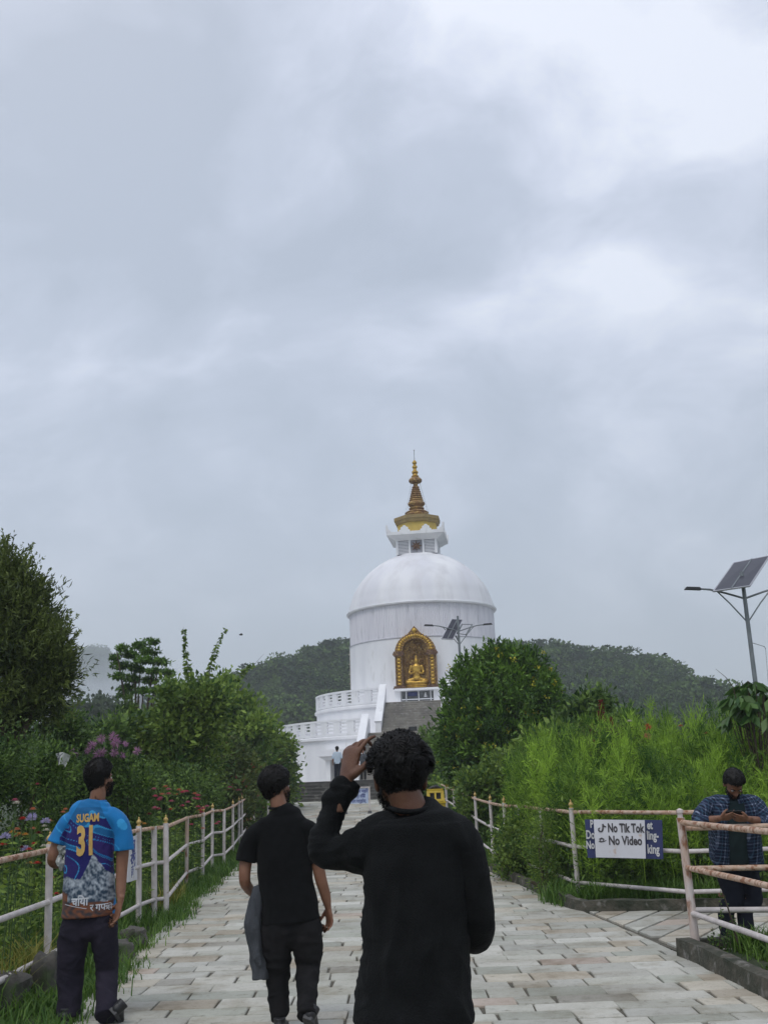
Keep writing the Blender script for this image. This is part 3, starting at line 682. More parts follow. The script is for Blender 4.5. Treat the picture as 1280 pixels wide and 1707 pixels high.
def board(name, label, q, th, m, nrm=Vector((0, -1, 0))):
    c = sum(q, Vector()) / 4; root = thing(name, label, 'sign', c)
    vs = [v - c for v in q]; n = (q[1] - q[0]).cross(q[3] - q[0]).normalized()
    if n.dot(nrm) < 0: n = -n
    vs2 = [v - n * th for v in vs]; b = MB(); b.add(vs + vs2, [(0, 1, 2, 3), (7, 6, 5, 4), (0, 4, 5, 1), (1, 5, 6, 2), (2, 6, 7, 3), (3, 7, 4, 0)]); b.build('board', MT[m], root)
    return root, n, c
rt, n, c = board('sign_board', 'navy blue board with white lettering, hung behind the white No Video board', [A1, A2, A3, A4], .012, 'navyboard')
xd = (A2 - A1).normalized(); yd = n.cross(xd)
def on(px, py, Q=None):
    """the point of the board plane seen at a place of the photograph"""
    d = dirpx(px, py); o = Vector((0, 0, EYE)); t = (A1 + n * .012 - o).dot(n) / d.dot(n); return o + d * t - c
for s, px, py, sz, al in [('P', 983, 1374, .105, 'LEFT'), ('Do', 976, 1392, .115, 'LEFT'), ('No', 976.5, 1409, .105, 'LEFT'), ('et', 1075.5, 1376, .11, 'LEFT'), ('ling-', 1075, 1393, .115, 'LEFT'), ('king', 1076, 1416, .12, 'LEFT')]:
    put_text(s, sz * 1.14, plane_matrix(on(px + (2.2 if px > 1000 else 0), py), xd, n), 'ltext', rt, sx=.60, bold=.004, align=al)
B1 = at(989, 1366, YS - .10); B2 = at(1074, 1367, YS - .25); B3 = at(1076, 1431, YS - .25); B4 = at(993, 1429, YS - .10)
rt2, n2_, c2 = board('sign_board', 'white board reading No Tik Tok, No Video, fixed over a navy board', [B1 - n * -.02, B2 + n * .02, B3 + n * .02, B4 + n * .02], .008, 'board')
def on2(px, py):
    d = dirpx(px, py); o = Vector((0, 0, EYE)); t = (B1 + n * .023 - o).dot(n) / d.dot(n); return o + d * t - c2
put_text('No Tik Tok', .135, plane_matrix(on2(1042, 1381), xd, n), 'dtext', rt2, sx=.62, bold=.005)
put_text('No Video', .135, plane_matrix(on2(1041.5, 1402), xd, n), 'dtext', rt2, sx=.70, bold=.005)
mt_ = plane_matrix(on2(1001.5, 1381), xd, n)       # the note-shaped mark and the small camera scribble
b = MB(); b.tube([(.022, .05, 0), (.020, 0, 0), (.014, -.022, 0), (0, -.036, 0), (-.018, -.034, 0), (-.030, -.02, 0), (-.028, -.002, 0), (-.012, .008, 0)], [.009, .009, .009, .008, .009, .009, .008, .004], 6)
b.tube([(.020, .048, 0), (.028, .030, 0), (.045, .02, 0), (.058, .018, 0)], [.008, .009, .008, .005], 6); me = b.mesh(); me.transform(mt_); link('note_mark', me, MT['dtext'], rt2)
mt_ = plane_matrix(on2(1002.5, 1400.5), xd, n); b = MB()
b.tube([(.022 * math.cos(t), .016 * math.sin(t), 0) for t in np.linspace(0, 6.2, 14)], .006, 5); b.tube([(-.035, -.012, 0), (-.01, -.022, 0), (.03, -.012, 0), (.05, .0, 0)], .005, 5); b.tube([(-.03, .012, 0), (0, .026, 0), (.03, .01, 0)], .004, 5)
me = b.mesh(); me.transform(mt_); link('camera_mark', me, MT['dtext'], rt2)
# narrow board on the left fence, turned to the path
q = LP[2]; zt = 1.03
e0 = Vector((q[0] - .035, q[1] - .06, 0)); e1 = Vector((q[0] - .30, q[1] - .8, 0))
e0 = at(229, 1392, q[1] - .05); e1 = at(229.5, 1466, q[1] - .05); f0 = at(214.5, 1398, q[1] - 1.0); f1 = at(213.5, 1471, q[1] - 1.0)
rt3, n3, c3 = board('sign_board', 'narrow white board with faded blue writing on the left railing', [f0, e0, e1, f1], .012, 'board', Vector((1, -.3, 0)))
xd3 = (e0 - f0).normalized()
for k, (s, sz) in enumerate([('फूल', .17), ('नटिप्नु', .13), ('होला', .12)]):
    put_text(s, sz * 1.3, plane_matrix(Vector((0, 0, .13 - k * .13)) + n3 * .003, xd3, n3), 'btext', rt3, sx=1.2, bold=.002)
# blue-lettered notice on two posts in front of the steps
Y4 = 40.0; s1 = at(576, 1315, Y4); s2_ = at(614, 1314, Y4); s3_ = at(614, 1339, Y4); s4 = at(576, 1340, Y4)
rt4, n4, c4_ = board('notice_board', 'pale blue notice with blue writing on thin posts before the steps', [s1, s2_, s3_, s4], .03, 'bluish')
for k, s in enumerate(['जुत्ता चप्पल बाहिर', 'बाट मात्र सिँढी', 'प्रयोग गर्नुहोस्']):
    put_text(s, .155, plane_matrix(Vector((0, -.006, .17 - k * .18)) , (1, 0, 0), (0, -1, 0)), 'btext', rt4, sx=.75, bold=.003)
b = WB()
for x in (s1.x - .02, s2_.x + .03): b.box((x, Y4, (G(Y4) + s1.z + .05) / 2), (.06, .05, s1.z + .05 - G(Y4)))
b.box(((s1.x + s2_.x) / 2, Y4, s1.z + .03), (s2_.x - s1.x, .05, .05)); b.build('post_frame', MT['fence'], rt4)
for x in (s1.x - .02, s2_.x + .03):
    b = WB(); b.box((x, Y4 - .1, G(Y4) + .05), (.16, .5, .1), taper=.7); b.build('foot', MT['black'], rt4)
# ------------------------------------------------------------------ yellow bin
pb = at(727, 1365, 33.5); gz = G(33.5); bn = thing('waste_bin', 'yellow metal waste bin with a sloping open top by the right railing', 'bin', (pb.x + .0, 33.5, gz))
b = MB(); b.box((0, 0, .33), (.58, .5, .62)); b.box((0, 0, .645), (.64, .56, .05)); b.build('body', MT['bin'], bn)
b = MB()
for x in (-.27, .27): b.tube([(x, -.24, .66), (x * .8, -.1, 1.02)], .028, 6); b.tube([(x, .24, .66), (x * .8, .1, 1.02)], .028, 6)
b.box((0, 0, 1.03), (.50, .28, .06)); b.box((0, -.2, .80), (.05, .03, .26), Matrix.Rotation(-.37, 3, 'X')); b.build('top_frame', MT['bin'], bn)
Rb = Matrix.Rotation(-.37, 3, 'X')
b = MB()
for x, w_ in ((-.22, .10), (0, .06), (.22, .10)): b.box((x, -.175, .84), (w_, .03, .34), Rb)
b.box((0, -.215, .71), (.50, .03, .08), Rb); b.box((0, -.135, .97), (.44, .03, .07), Rb); b.build('front_plate', MT['bin'], bn)
b = MB(); b.box((0, .0, .83), (.38, .2, .26), taper=.8); b.build('opening', MT['dark'], bn)  # solid dark block painted as the shaded inside of the bin
b = MB(); b.tube([(-.2, 0, 1.05), (-.1, -.02, 1.10), (.05, .02, 1.12), (.2, 0, 1.06)], [.03, .05, .06, .03], 8); b.build('litter_bag', MT['black'], bn, 60)
for k, s in enumerate(['USE ME', 'फोहोर']): put_text(s, .12, plane_matrix((0, -.252, .48 - k * .18), (1, 0, 0), (0, -1, 0)), 'dtext', bn, sx=.9)
# ------------------------------------------------------------------ solar street lamps
def solar_lamp(label, base, top_z, arm, ang, pang, two=True, tilt=.8, psize=(1.3, .75), rad=.06):
    r = thing('street_lamp', label, 'lamp', base, group='solar street lamps'); h = top_z - base[2]
    b = MB(); b.tube([(0, 0, -.2), (0, 0, h * .45)], [rad * 1.35, rad * 1.1], 12); b.tube([(0, 0, h * .45), (0, 0, h + .15)], [rad * .95, rad * .8], 12); b.build('pole', MT['pole'], r, 60)
    d = Vector((math.cos(ang), math.sin(ang), 0)); za = h - .55
    for s in (-1, 1):
        e = d * s * arm
        b = MB(); b.tube([(0, 0, za), e * .35 + Vector((0, 0, za + .16)), e * .62 + Vector((0, 0, za + .26)), e * .82 + Vector((0, 0, za + .29))], .026, 8); b.tube([(0, 0, za - .62), e * .28 + Vector((0, 0, za - .12)), e * .5 + Vector((0, 0, za + .22))], .018, 7); ar = b.build('arm', MT['pole'], r, 60)
        b = MB(); Rz = Matrix.Rotation(ang + (0 if s > 0 else PI), 3, 'Z') @ Matrix.Rotation(-.06, 3, 'Y'); b.box(d * s * arm * .93 + Vector((0, 0, za + .30)), (arm * .30, .14, .07), Rz, taper=.8); b.build('lamp_head', MT['black'], ar)
    return r, h
def solar_panel(r, c, R_, w_, h_, frame=.03):
    b = MB(); b.box(c + R_ @ Vector((0, 0, .012)), (w_, h_, .03), R_); pn = b.build('solar_panel', MT['panel'], r)
    b = MB()
    for (x, y, a, l) in ((0, h_ / 2, w_ + .03, .03), (0, -h_ / 2, w_ + .03, .03)): b.box(c + R_ @ Vector((x, y, .004)), (a, l, .06), R_)
    for (x, y, a, l) in ((w_ / 2, 0, .03, h_ - .03), (-w_ / 2, 0, .03, h_ - .03)): b.box(c + R_ @ Vector((x, y, .004)), (a, l, .06), R_)
    b.build('panel_frame', mat('aluminium', (.5, .5, .53), (.42, .42, .45), 3, .4, metal=.5) if 'alu' not in MT else MT['alu'], pn)
MT['alu'] = mat('aluminium', (.5, .5, .53), (.42, .42, .45), 3, .4, metal=.5)
YL = 26.0; pl = at(1250, 1080, YL); tz = at(1240, 985, YL)
r, h = solar_lamp('grey street lamp with two dark solar panels over the right edge of the garden', ((pl.x + tz.x) / 2, YL, 0), tz.z + .35, 1.42, .05, 0, rad=.062)
q0 = at(1188, 985, YL - .55); q1 = at(1249, 976, YL - .55); q2 = at(1282, 926, YL + .75); q3 = at(1222, 938, YL + .75)
def quad_panels(r, q, k):
    o = r.location; X = (q[1] - q[0]); Yv = (q[3] - q[0])
    for i in range(k):
        a = q[0] + X * (i / k + .006); b_ = q[0] + X * ((i + 1) / k - .006); c_ = q[3] + (q[2] - q[3]) * ((i + 1) / k - .006); d_ = q[3] + (q[2] - q[3]) * (i / k + .006)
        n = (b_ - a).cross(d_ - a).normalized()
        if n.z < 0: n = -n
        vs = [p - o for p in (a, b_, c_, d_)]; vb = [p - n * .035 for p in vs]
        b = MB(); b.add(vs + vb, [(0, 1, 2, 3), (7, 6, 5, 4), (0, 4, 5, 1), (1, 5, 6, 2), (2, 6, 7, 3), (3, 7, 4, 0)]); pn = b.build('solar_panel', MT['panel'], r)
        b = MB()
        for u in range(4):
            b.tube([vs[u] - n * .017, vs[(u + 1) % 4] - n * .017], .024, 6)
        b.build('panel_frame', MT['alu'], pn)
        b = MB()                      # thin bus lines of the cells on both faces
        for u in range(1, 6):
            t = u / 6; b.tube([vs[0].lerp(vs[1], t) - n * .037, vs[3].lerp(vs[2], t) - n * .037], .003, 4)
        for u in range(1, 9):
            t = u / 9; b.tube([vs[0].lerp(vs[3], t) - n * .037, vs[1].lerp(vs[2], t) - n * .037], .003, 4)
        b.build('cell_grid', MT['pole'], pn)
    m = sum(q, Vector()) / 4 - o; b = MB(); b.tube([Vector((0, 0, m.z - .6)), m - Vector((0, 0, .05))], .035, 8); b.tube([(q[0] + q[1]) / 2 - o, (q[2] + q[3]) / 2 - o], .022, 6); b.build('panel_bracket', MT['pole'], r)
quad_panels(r, [q0, q1, q2, q3], 2)
b = MB(); zz = at(1250, 1072, YL).z; b.tube([(.06, 0, zz), (.35, .02, zz - .1), (.37, .02, zz - .16)], .008, 5); b.tube([(.37, .02, zz - .16), (.33, .02, zz - 1.0), (.2, 0, zz - 2.2)], .005, 4); b.build('loose_wire', MT['pole'], r)
YL = 46.0; pl = at(768, 1105, YL); tz = at(762, 1036, YL)
r, h = solar_lamp('grey street lamp in front of the stupa, with a solar panel beside an empty frame', ((pl.x + tz.x) / 2, YL, G(YL)), tz.z + .1, 1.45, .12, 0, rad=.062)
quad_panels(r, [at(736, 1064.5, YL - .5), at(755, 1065.5, YL - .4), at(771, 1033, YL + .5), at(753, 1032, YL + .4)], 1)
ef = [at(762, 1056, YL), at(777, 1058, YL), at(786.5, 1041, YL + .4), at(770, 1040.5, YL + .4)]
b = MB(); ov = r.location
for u in range(4): b.tube([ef[u] - ov, ef[(u + 1) % 4] - ov], .04 if u in (1, 3) else .018, 6)
b.build('empty_frame', MT['pole'], r)
YL = 40.0; pl = at(235, 1200, YL)
r = thing('street_lamp', 'thin pale street lamp with one short arm among the shrubs on the left', 'lamp', (pl.x, YL, 0), group='solar street lamps')
zt = at(234, 1157, YL).z; b = MB(); b.tube([(0, 0, -.2), (0, 0, zt)], .055, 8); b.build('pole', MT['alu'], r, 60)
b = MB(); b.tube([(0, 0, zt), (.62, 0, zt + .34)], .05, 8); b.build('arm', MT['alu'], r, 60)
# ------------------------------------------------------------------ white patch, parked vehicle, rocks, birds
p = at(104, 1256, 12.6); b = MB(); vs = []  # stand-in for a small white patch that could not be identified
for i in range(7):
    for j in range(7): u, v_ = i / 6, j / 6; vs.append(((u - .45) * .17 * (1 - .5 * v_), .03 * math.sin(u * 7 + v_ * 3), -(v_) * .14 + .03 * math.sin(u * 3) - u * .03))
n0 = len(vs); vs += [(x, y + .006, z) for x, y, z in vs]
b.add(vs, [(i * 7 + j, (i + 1) * 7 + j, (i + 1) * 7 + j + 1, i * 7 + j + 1) for i in range(6) for j in range(6)] + [(n0 + i * 7 + j + 1, n0 + (i + 1) * 7 + j + 1, n0 + (i + 1) * 7 + j, n0 + i * 7 + j) for i in range(6) for j in range(6)])
o = link('white_patch', b.mesh(smooth=60), MT['cloth']); o.location = p; tag(o, 'small unidentified white patch among the shrubs left of the spider flowers', 'unknown_patch')
R = random.Random(4)
def rock(loc, s, label, seed):
    b = MB(); b.ball((0, 0, 0), 1, 22, 14); vs = []
    for v in b.v:
        v = Vector(v); k = 1 + .35 * noise.noise(v * 1.3 + Vector((seed, 0, 0))) + .15 * noise.noise(v * 3.4 + Vector((0, seed, 0))) + .06 * noise.noise(v * 8)
        v = Vector((max(-.8, min(.8, v.x)), max(-.8, min(.8, v.y)), max(-.7, min(.75, v.z)))); vs.append((v.x * k * s[0], v.y * k * s[1], v.z * k * s[2]))
    b.v = vs; o = link('rock', b.mesh(smooth=40), MT['rock']); o.location = loc; tag(o, label, 'rock', 'rocks edging the left bed')
rock((-3.02, 8.25, .10), (.24, .22, .2), 'large rough rock in the near left corner under the railing', 1.0)
rock((-2.82, 8.75, .12), (.13, .16, .24), 'upright rough stone leaning on the large corner rock', 5.0)
rock((-2.62, 10.3, .07), (.13, .2, .13), 'mossy rock between the legs of the man in the blue jersey', 9.0)
rock((-2.68, 11.0, .09), (.14, .15, .14), 'squarish rock at the path edge just past the man in the blue jersey', 13.0)
rock((-3.4, 8.1, .05), (.18, .2, .12), 'low flat rock at the left edge of the photo', 17.0)
for i, (px, py, lab) in enumerate([(402, 1058, 'tiny dark bird flying over the shrubs left of the stupa'), (1012, 1077, 'tiny dark bird flying nearest the hill on the right'), (1108, 1090, 'tiny dark bird flying farthest right above the hill')]):
    p = at(px, py, 45); b = MB(); b.ball((0, 0, 0), (.09, .04, .035), 8, 6)
    for s in (-1, 1): b.add([(-.04, 0, .01), (.05, 0, .01), (.03, s * .09, .05), (-.03, s * .17, .03), (-.05, s * .09, .045)], [(0, 1, 2, 3, 4)]); b.add([(-.04, 0, .004), (.05, 0, .004), (.03, s * .09, .044), (-.03, s * .17, .024), (-.05, s * .09, .039)], [(4, 3, 2, 1, 0)])
    o = link('bird', b.mesh(), MT['black']); o.location = p; o.rotation_euler = (0, 0, .5 + i); tag(o, lab, 'bird', 'birds in the sky')
# ------------------------------------------------------------------ plants
LM = {}
LM['dark'] = leafmat('leaf_dark', (.026, .064, .018), (.14, .24, .055), trans=.2)
LM['deep'] = leafmat('leaf_deep_glossy', (.022, .07, .014), (.14, .27, .042), rough=.42, trans=.18)
LM['mid'] = leafmat('leaf_mid', (.042, .10, .022), (.23, .34, .07), trans=.25)
LM['light'] = leafmat('leaf_light', (.05, .12, .024), (.24, .36, .075), trans=.3)
LM['olive'] = leafmat('leaf_olive_needles', (.026, .048, .016), (.17, .23, .065), trans=.2)
LM['red'] = leafmat('leaf_reddish', (.04, .075, .02), (.13, .17, .045), trans=.2, c=(.32, .10, .06))
LM['feather'] = leafmat('leaf_feathery', (.035, .10, .016), (.31, .51, .07), rough=.6, trans=.35)
LM['bluish'] = leafmat('leaf_bluish_far', (.035, .06, .03), (.07, .105, .05), trans=.1)
LM['forest'] = leafmat('forest_far', (.016, .045, .014), (.085, .155, .036), rough=.8, trans=.05)
LM['broad'] = leafmat('leaf_broad', (.035, .09, .022), (.09, .18, .05), rough=.4, trans=.25)
LM['yflower'] = leafmat('yellow_blossom', (.34, .32, .03), (.60, .56, .07), trans=.3)
LM['twig'] = leafmat('twigs', (.06, .045, .03), (.10, .08, .05), trans=0)
def nrm(a): return a / np.maximum(np.linalg.norm(a, axis=-1, keepdims=True), 1e-9)
def leaves(P, D, Lg, Wd, rng, fold=.0):
    """pointed leaf quads from root points P along D"""
    n = len(P); A = nrm(rng.normal(size=(n, 3))); S = nrm(np.cross(D, A)); Lg = np.broadcast_to(Lg, (n,))[:, None]; Wd = np.broadcast_to(Wd, (n,))[:, None]
    U = np.cross(S, D); m = P + D * Lg * .45 + U * Lg * fold
    V = np.stack([P, m + S * Wd / 2, P + D * Lg, m - S * Wd / 2], 1).reshape(-1, 3)
    return V, np.arange(n * 4).reshape(n, 4)
def blobs_from(poly_blobs, rng, density, clump_r, per, leaf, wid, up=.3, out=.7, shell=.45, droop=0.):
    """leaf clumps spread through the outer half of a set of ellipsoids; every clump has its own tone, shifted by its lobe"""
    Ps, Ds, Vs, Ls = [], [], [], []
    for (c, r, *q) in poly_blobs:
        c = np.array(c, float); r = np.array(r, float) if not np.isscalar(r) else np.array([r] * 3)
        area = 4 * math.pi * ((r[0] * r[1]) ** 1.6 / 3 + (r[0] * r[2]) ** 1.6 / 3 + (r[1] * r[2]) ** 1.6 / 3) ** (1 / 1.6)
        k = max(3, int(area * density)); u = nrm(rng.normal(size=(k, 3))); rr = 1 - shell * rng.random(k) ** 1.5
        bump = 1 + .22 * rng.normal(size=k); C = c + u * r * (rr * bump)[:, None]; N = nrm(u / r)
        tone = np.clip(.45 + .26 * rng.normal(size=k) + (q[0] if q else 0), 0, 1)  # lobe shift paints crown tops lighter and shaded low parts darker
        cr = clump_r * (.6 + .8 * rng.random(k)); n = k * per; idx = np.repeat(np.arange(k), per)
        o = rng.normal(size=(n, 3)) * .5; p = C[idx] + o * cr[idx][:, None]
        d = nrm(N[idx] * out + rng.normal(size=(n, 3)) * .75 + np.array([0, 0, up - droop])[None] + o * .5)
        Ps.append(p); Ds.append(d); Vs.append(np.clip(tone[idx] + .16 * rng.normal(size=n), 0, 1)); Ls.append(.65 + .7 * rng.random(n))
    P, D, v, s = np.concatenate(Ps), np.concatenate(Ds), np.concatenate(Vs), np.concatenate(Ls)
    V, F = leaves(P, D, leaf * s, wid * s, rng, .08); return V, F, v
def trunk(mb, base, tops, r0, rng, bend=.15):
    base = Vector(base)
    for t in tops:
        t = Vector(t); mid = base.lerp(t, .5) + Vector((rng.uniform(-bend, bend), rng.uniform(-bend, bend), .1)); mb.tube([base, base.lerp(mid, .5) + Vector((0, 0, .05)), mid, mid.lerp(t, .6), t], [r0, r0 * .8, r0 * .55, r0 * .35, r0 * .12], 7)
def plant(name, label, cat, base, blobs, lm, density, clump_r, per, leaf, wid, seed, group=None, tr=.06, up=.3, out=.7, shell=.45, droop=0., limbs=None, crown_name='crown', trunk_name='trunk', flowers=None):
    rng = np.random.default_rng(seed); root = thing(name, label, cat, base, group)
    V, F, v = blobs_from(blobs, rng, density, clump_r, per, leaf, wid, up, out, shell, droop)
    V = V - np.array(base)[None]; V[:, 2] = np.maximum(V[:, 2], .0); me = npmesh('crown', V, F, v); link(crown_name, me, LM[lm], root)
    mb = WB(); R = random.Random(seed); tops = limbs or [tuple(np.array(c) + np.array([R.uniform(-.2, .2)] * 3)) for (c, r, *q) in blobs]
    if len(tops) > 12: tops = R.sample(tops, 12)
    trunk(mb, base, tops, tr, R); mb.build(trunk_name, MT['bark'], root, 60)
    if flowers:
        nfl, sz, fm = flowers; idx = rng.integers(0, len(V) // 4, nfl); P = V[idx * 4 + 2]; cen = V.mean(0); d = nrm(P - cen); sel = (d[:, 1] < .45); P = P[sel]; n = len(P)
        P = np.repeat(P, 9, 0) + rng.normal(size=(n * 9, 3)) * sz * .5; D = nrm(rng.normal(size=(n * 9, 3)) + np.array([0, -.4, .6])); a, f_ = leaves(P, D, sz, sz * .7, rng); link('blossom', npmesh('f', a, f_, rng.random(len(f_))), LM[fm], root)
    return root
def bl(px, py, Y, rx, rz, ry=None, tone=0.):
    """one lobe of a crown from its middle and half-sizes in the photograph at a distance Y"""
    p = at(px, py, Y); k = (Vector((0, 0, EYE)) - p).dot(-FW) / FPX
    return (tuple(p), (rx * k, (ry if ry else rx * k * .9), rz * k), tone)
def shrub(lab, px, py, Y, L_, lm, lf, wd, seed, group, jit):
    k = Y / 17.0; R = random.Random(seed); B = [bl(a, c, Y + R.uniform(-jit, jit), rx, rz, ry=.5 * k) for a, c, rx, rz in L_]; g = G(Y)
    low = min(b_[0][2] - b_[1][2] for b_ in B)
    if low > g + .1:                 # the lower leaves reach the ground
        for b_ in sorted(B, key=lambda q: q[0][2])[:3]:
            z = g + (b_[0][2] - g) * .45; B.append(((b_[0][0], b_[0][1], z), (b_[1][0] * .8, b_[1][1], max(.2, (b_[0][2] - g) * .5)), -.1))
    plant('shrub', lab, 'shrub', (at(px, py, Y).x, Y, g), B, lm, 34 / k ** 1.6, .16 * k, 24, lf * k ** .9, wd * k ** .9, seed, group, tr=.03, shell=.7)
# --- hills with their woods
DROP = 30
def hill(name, ridge, Yr, depth, zlow=-2., back=1.6, seed=1, nx=120, ny=40, rough=1.0):
    """a ridge whose crest line is measured; slopes fall to the front and back"""
    xs = []; zs = []
    for px, py in ridge: p = at(px, py + DROP, Yr); xs.append(p.x); zs.append(p.z)
    X = np.linspace(xs[0], xs[-1], nx); Zc = np.interp(X, xs, zs); t = np.linspace(-1, back, ny); V = []; 
    for j in range(ny):
        f = math.cos(min(1, abs(t[j]) / (1 if t[j] < 0 else back)) * PI / 2) ** 1.15
        for i in range(nx):
            x = X[i] * (1 + t[j] * .0); y = Yr + t[j] * depth; k = noise.noise(Vector((x * .012 + seed, y * .012, 0))) * 9 * rough + noise.noise(Vector((x * .04, y * .04 + seed, 3))) * 3 * rough
            V.append((x, y, zlow + (Zc[i] - zlow) * f + k * (1 - f) * f * 2.2))
    i = np.arange(nx * ny).reshape(ny, nx); F = np.stack([i[:-1, :-1], i[:-1, 1:], i[1:, 1:], i[1:, :-1]], -1).reshape(-1, 4)
    o = tag(link(name, npmesh(name, V, F, smooth=True), mat('hill_undergrowth', (.020, .035, .015), (.035, .05, .02), .05, .95)), kind='structure'); return np.array(V).reshape(ny, nx, 3)
def tree_proto(rng, n=110, spread=.42, tall=1.0, leaf=.2):
    """a far tree of unit height: lumpy crown of leaf faces on a thin trunk"""
    lob = [(rng.normal() * .16, rng.normal() * .16, .55 + .3 * rng.random()) for _ in range(6)] + [(0, 0, .8)]
    P, D, v = [], [], []
    for c in lob:
        u = nrm(rng.normal(size=(n // 7, 3))); r = .17 + .09 * rng.random(); P.append(np.array(c) + u * r * [1, 1, .8]); D.append(nrm(u + rng.normal(size=u.shape) * .6)); v.append(np.clip(.35 + .35 * u[:, 2] * 0 + .22 * rng.normal(size=len(u)) + .2 * rng.normal(), 0, 1))
    P, D, v = np.concatenate(P), np.concatenate(D), np.concatenate(v); V, F = leaves(P, D, leaf, leaf * .8, rng)
    T = np.array([[-.02, 0, -.2], [.02, 0, -.2], [.012, 0, .7], [-.012, 0, .7], [0, -.02, -.2], [0, .02, -.2], [0, .012, .7], [0, -.012, .7]]); b = len(V)
    return np.concatenate([V, T]), np.concatenate([F, [[b, b + 1, b + 2, b + 3], [b + 4, b + 5, b + 6, b + 7]]]), np.concatenate([v, [0, 0]])
def woods(name, H, seed, count, hmin, hmax, zmin, jitter=True, tone=None):
    rng = np.random.default_rng(seed); protos = [tree_proto(rng, 230, leaf=.12) for _ in range(7)]; ny, nx, _ = H.shape; VV, FF, vv = [], [], []; off = 0; m = 0
    while m < count:
        j = rng.random() * (ny * .62); i = rng.random() * (nx - 1.01); j0, i0 = int(j), int(i); fj, fi = j - j0, i - i0
        if j0 + 1 >= ny: continue
        p = (H[j0, i0] * (1 - fi) + H[j0, i0 + 1] * fi) * (1 - fj) + (H[j0 + 1, i0] * (1 - fi) + H[j0 + 1, i0 + 1] * fi) * fj
        if p[2] < zmin: continue
        V, F, v = protos[rng.integers(7)]; s = hmin + (hmax - hmin) * 1.25 * rng.random() ** 2.2; a = rng.random() * 6.28; ca, sa = math.cos(a), math.sin(a)
        Q = V.copy(); Q[:, 0], Q[:, 1] = V[:, 0] * ca - V[:, 1] * sa, V[:, 0] * sa + V[:, 1] * ca; wd = s * (.8 + .6 * rng.random()); Q *= [wd, wd, s]; Q += p; tn = .36 * rng.normal() + (tone(p) if tone else 0)
        VV.append(Q); FF.append(F + off); vv.append(np.clip(v + tn, 0, 1)); off += len(V); m += 1
    tag(link(name, npmesh(name, np.concatenate(VV), np.concatenate(FF), np.concatenate(vv)), LM['forest']), kind='stuff')
patch = lambda p: .35 * noise.noise(Vector((p[0] * .02, p[1] * .02, 1)))
Hr = hill('hill', [(560, 1200), (640, 1130), (720, 1100), (800, 1092), (860, 1090), (915, 1096), (960, 1099), (1010, 1112), (1045, 1128), (1080, 1146), (1110, 1166), (1140, 1188), (1170, 1206), (1210, 1228), (1260, 1250), (1330, 1275)], 330, 170, seed=3)
woods('forest', Hr, 5, 3600, 2.6, 6.5, 2, tone=patch)
Hl = hill('hill', [(180, 1240), (250, 1205), (330, 1166), (370, 1150), (400, 1143), (440, 1130), (480, 1112), (520, 1100), (560, 1088), (600, 1080), (700, 1090), (800, 1130), (900, 1200)], 300, 150, seed=8)
woods('forest', Hl, 9, 3200, 2.6, 6, 2, tone=patch)
DROP = 14
Hf = hill('hill', [(-160, 1180), (-60, 1130), (40, 1095), (110, 1092), (150, 1086), (190, 1094), (230, 1120), (280, 1146), (340, 1180), (420, 1230)], 1250, 520, seed=14, rough=3)
woods('forest', Hf, 15, 2200, 9, 17, 20)
# larger trees standing out on the crest of the right hill
rngp = np.random.default_rng(77); pr3 = []
for k in range(4):
    V, F, v = tree_proto(rngp, 700, leaf=.085); T = WB()
    r_ = thing('ridge_tree', 'tree on the skyline of the wooded hill right of the stupa', 'tree', (0, 0, 0), 'trees on the skyline of the hills'); me = npmesh('crown', V[:-8], F[:-2], v[:-2]); link('crown', me, LM['forest'], r_)
    b = MB(); b.tube([(0, 0, -.2), (.01, 0, .3), (0, .01, .7)], [.03, .022, .01], 6); b.tube([(0, 0, .3), (.12, .05, .6)], [.018, .008], 5); b.tube([(0, 0, .25), (-.13, -.03, .55)], [.018, .008], 5); b.build('trunk', MT['bark'], r_, 60); pr3.append(r_)
R = random.Random(12); used = set()
for (px, py, h) in [(885, 1079, 20), (905, 1083, 18), (925, 1088, 16), (950, 1089, 20), (972, 1087, 22), (993, 1085, 28), (1012, 1092, 22), (1030, 1108, 16), (1052, 1112, 22), (1071, 1113, 26), (1096, 1112, 38), (1124, 1122, 36), (1146, 1150, 20), (1160, 1158, 18), (1176, 1162, 22), (1196, 1172, 20), (1208, 1178, 22), (1082, 1126, 20),
                    (572, 1072, 22), (548, 1077, 18), (530, 1082, 16), (512, 1086, 22), (470, 1098, 22), (448, 1106, 26), (430, 1112, 18), (408, 1122, 22), (388, 1132, 24), (366, 1138, 18), (350, 1146, 20)]:
    k = R.randrange(4); o = pr3[k] if k not in used else copy_tree(pr3[k]); used.add(k); Y = 328 if px > 600 else 298; py += 6; h *= .85
    p = at(px, py, Y); s = h * 1.25 * Y / FPX; o.location = (p.x, Y, p.z - s * .97); w_ = s * R.uniform(.8, 1.25); o.scale = (w_, w_, s); o.rotation_euler = (0, 0, R.uniform(0, 6.28))
    if px < 600: o['label'] = 'tree on the skyline of the wooded hill left of the stupa'
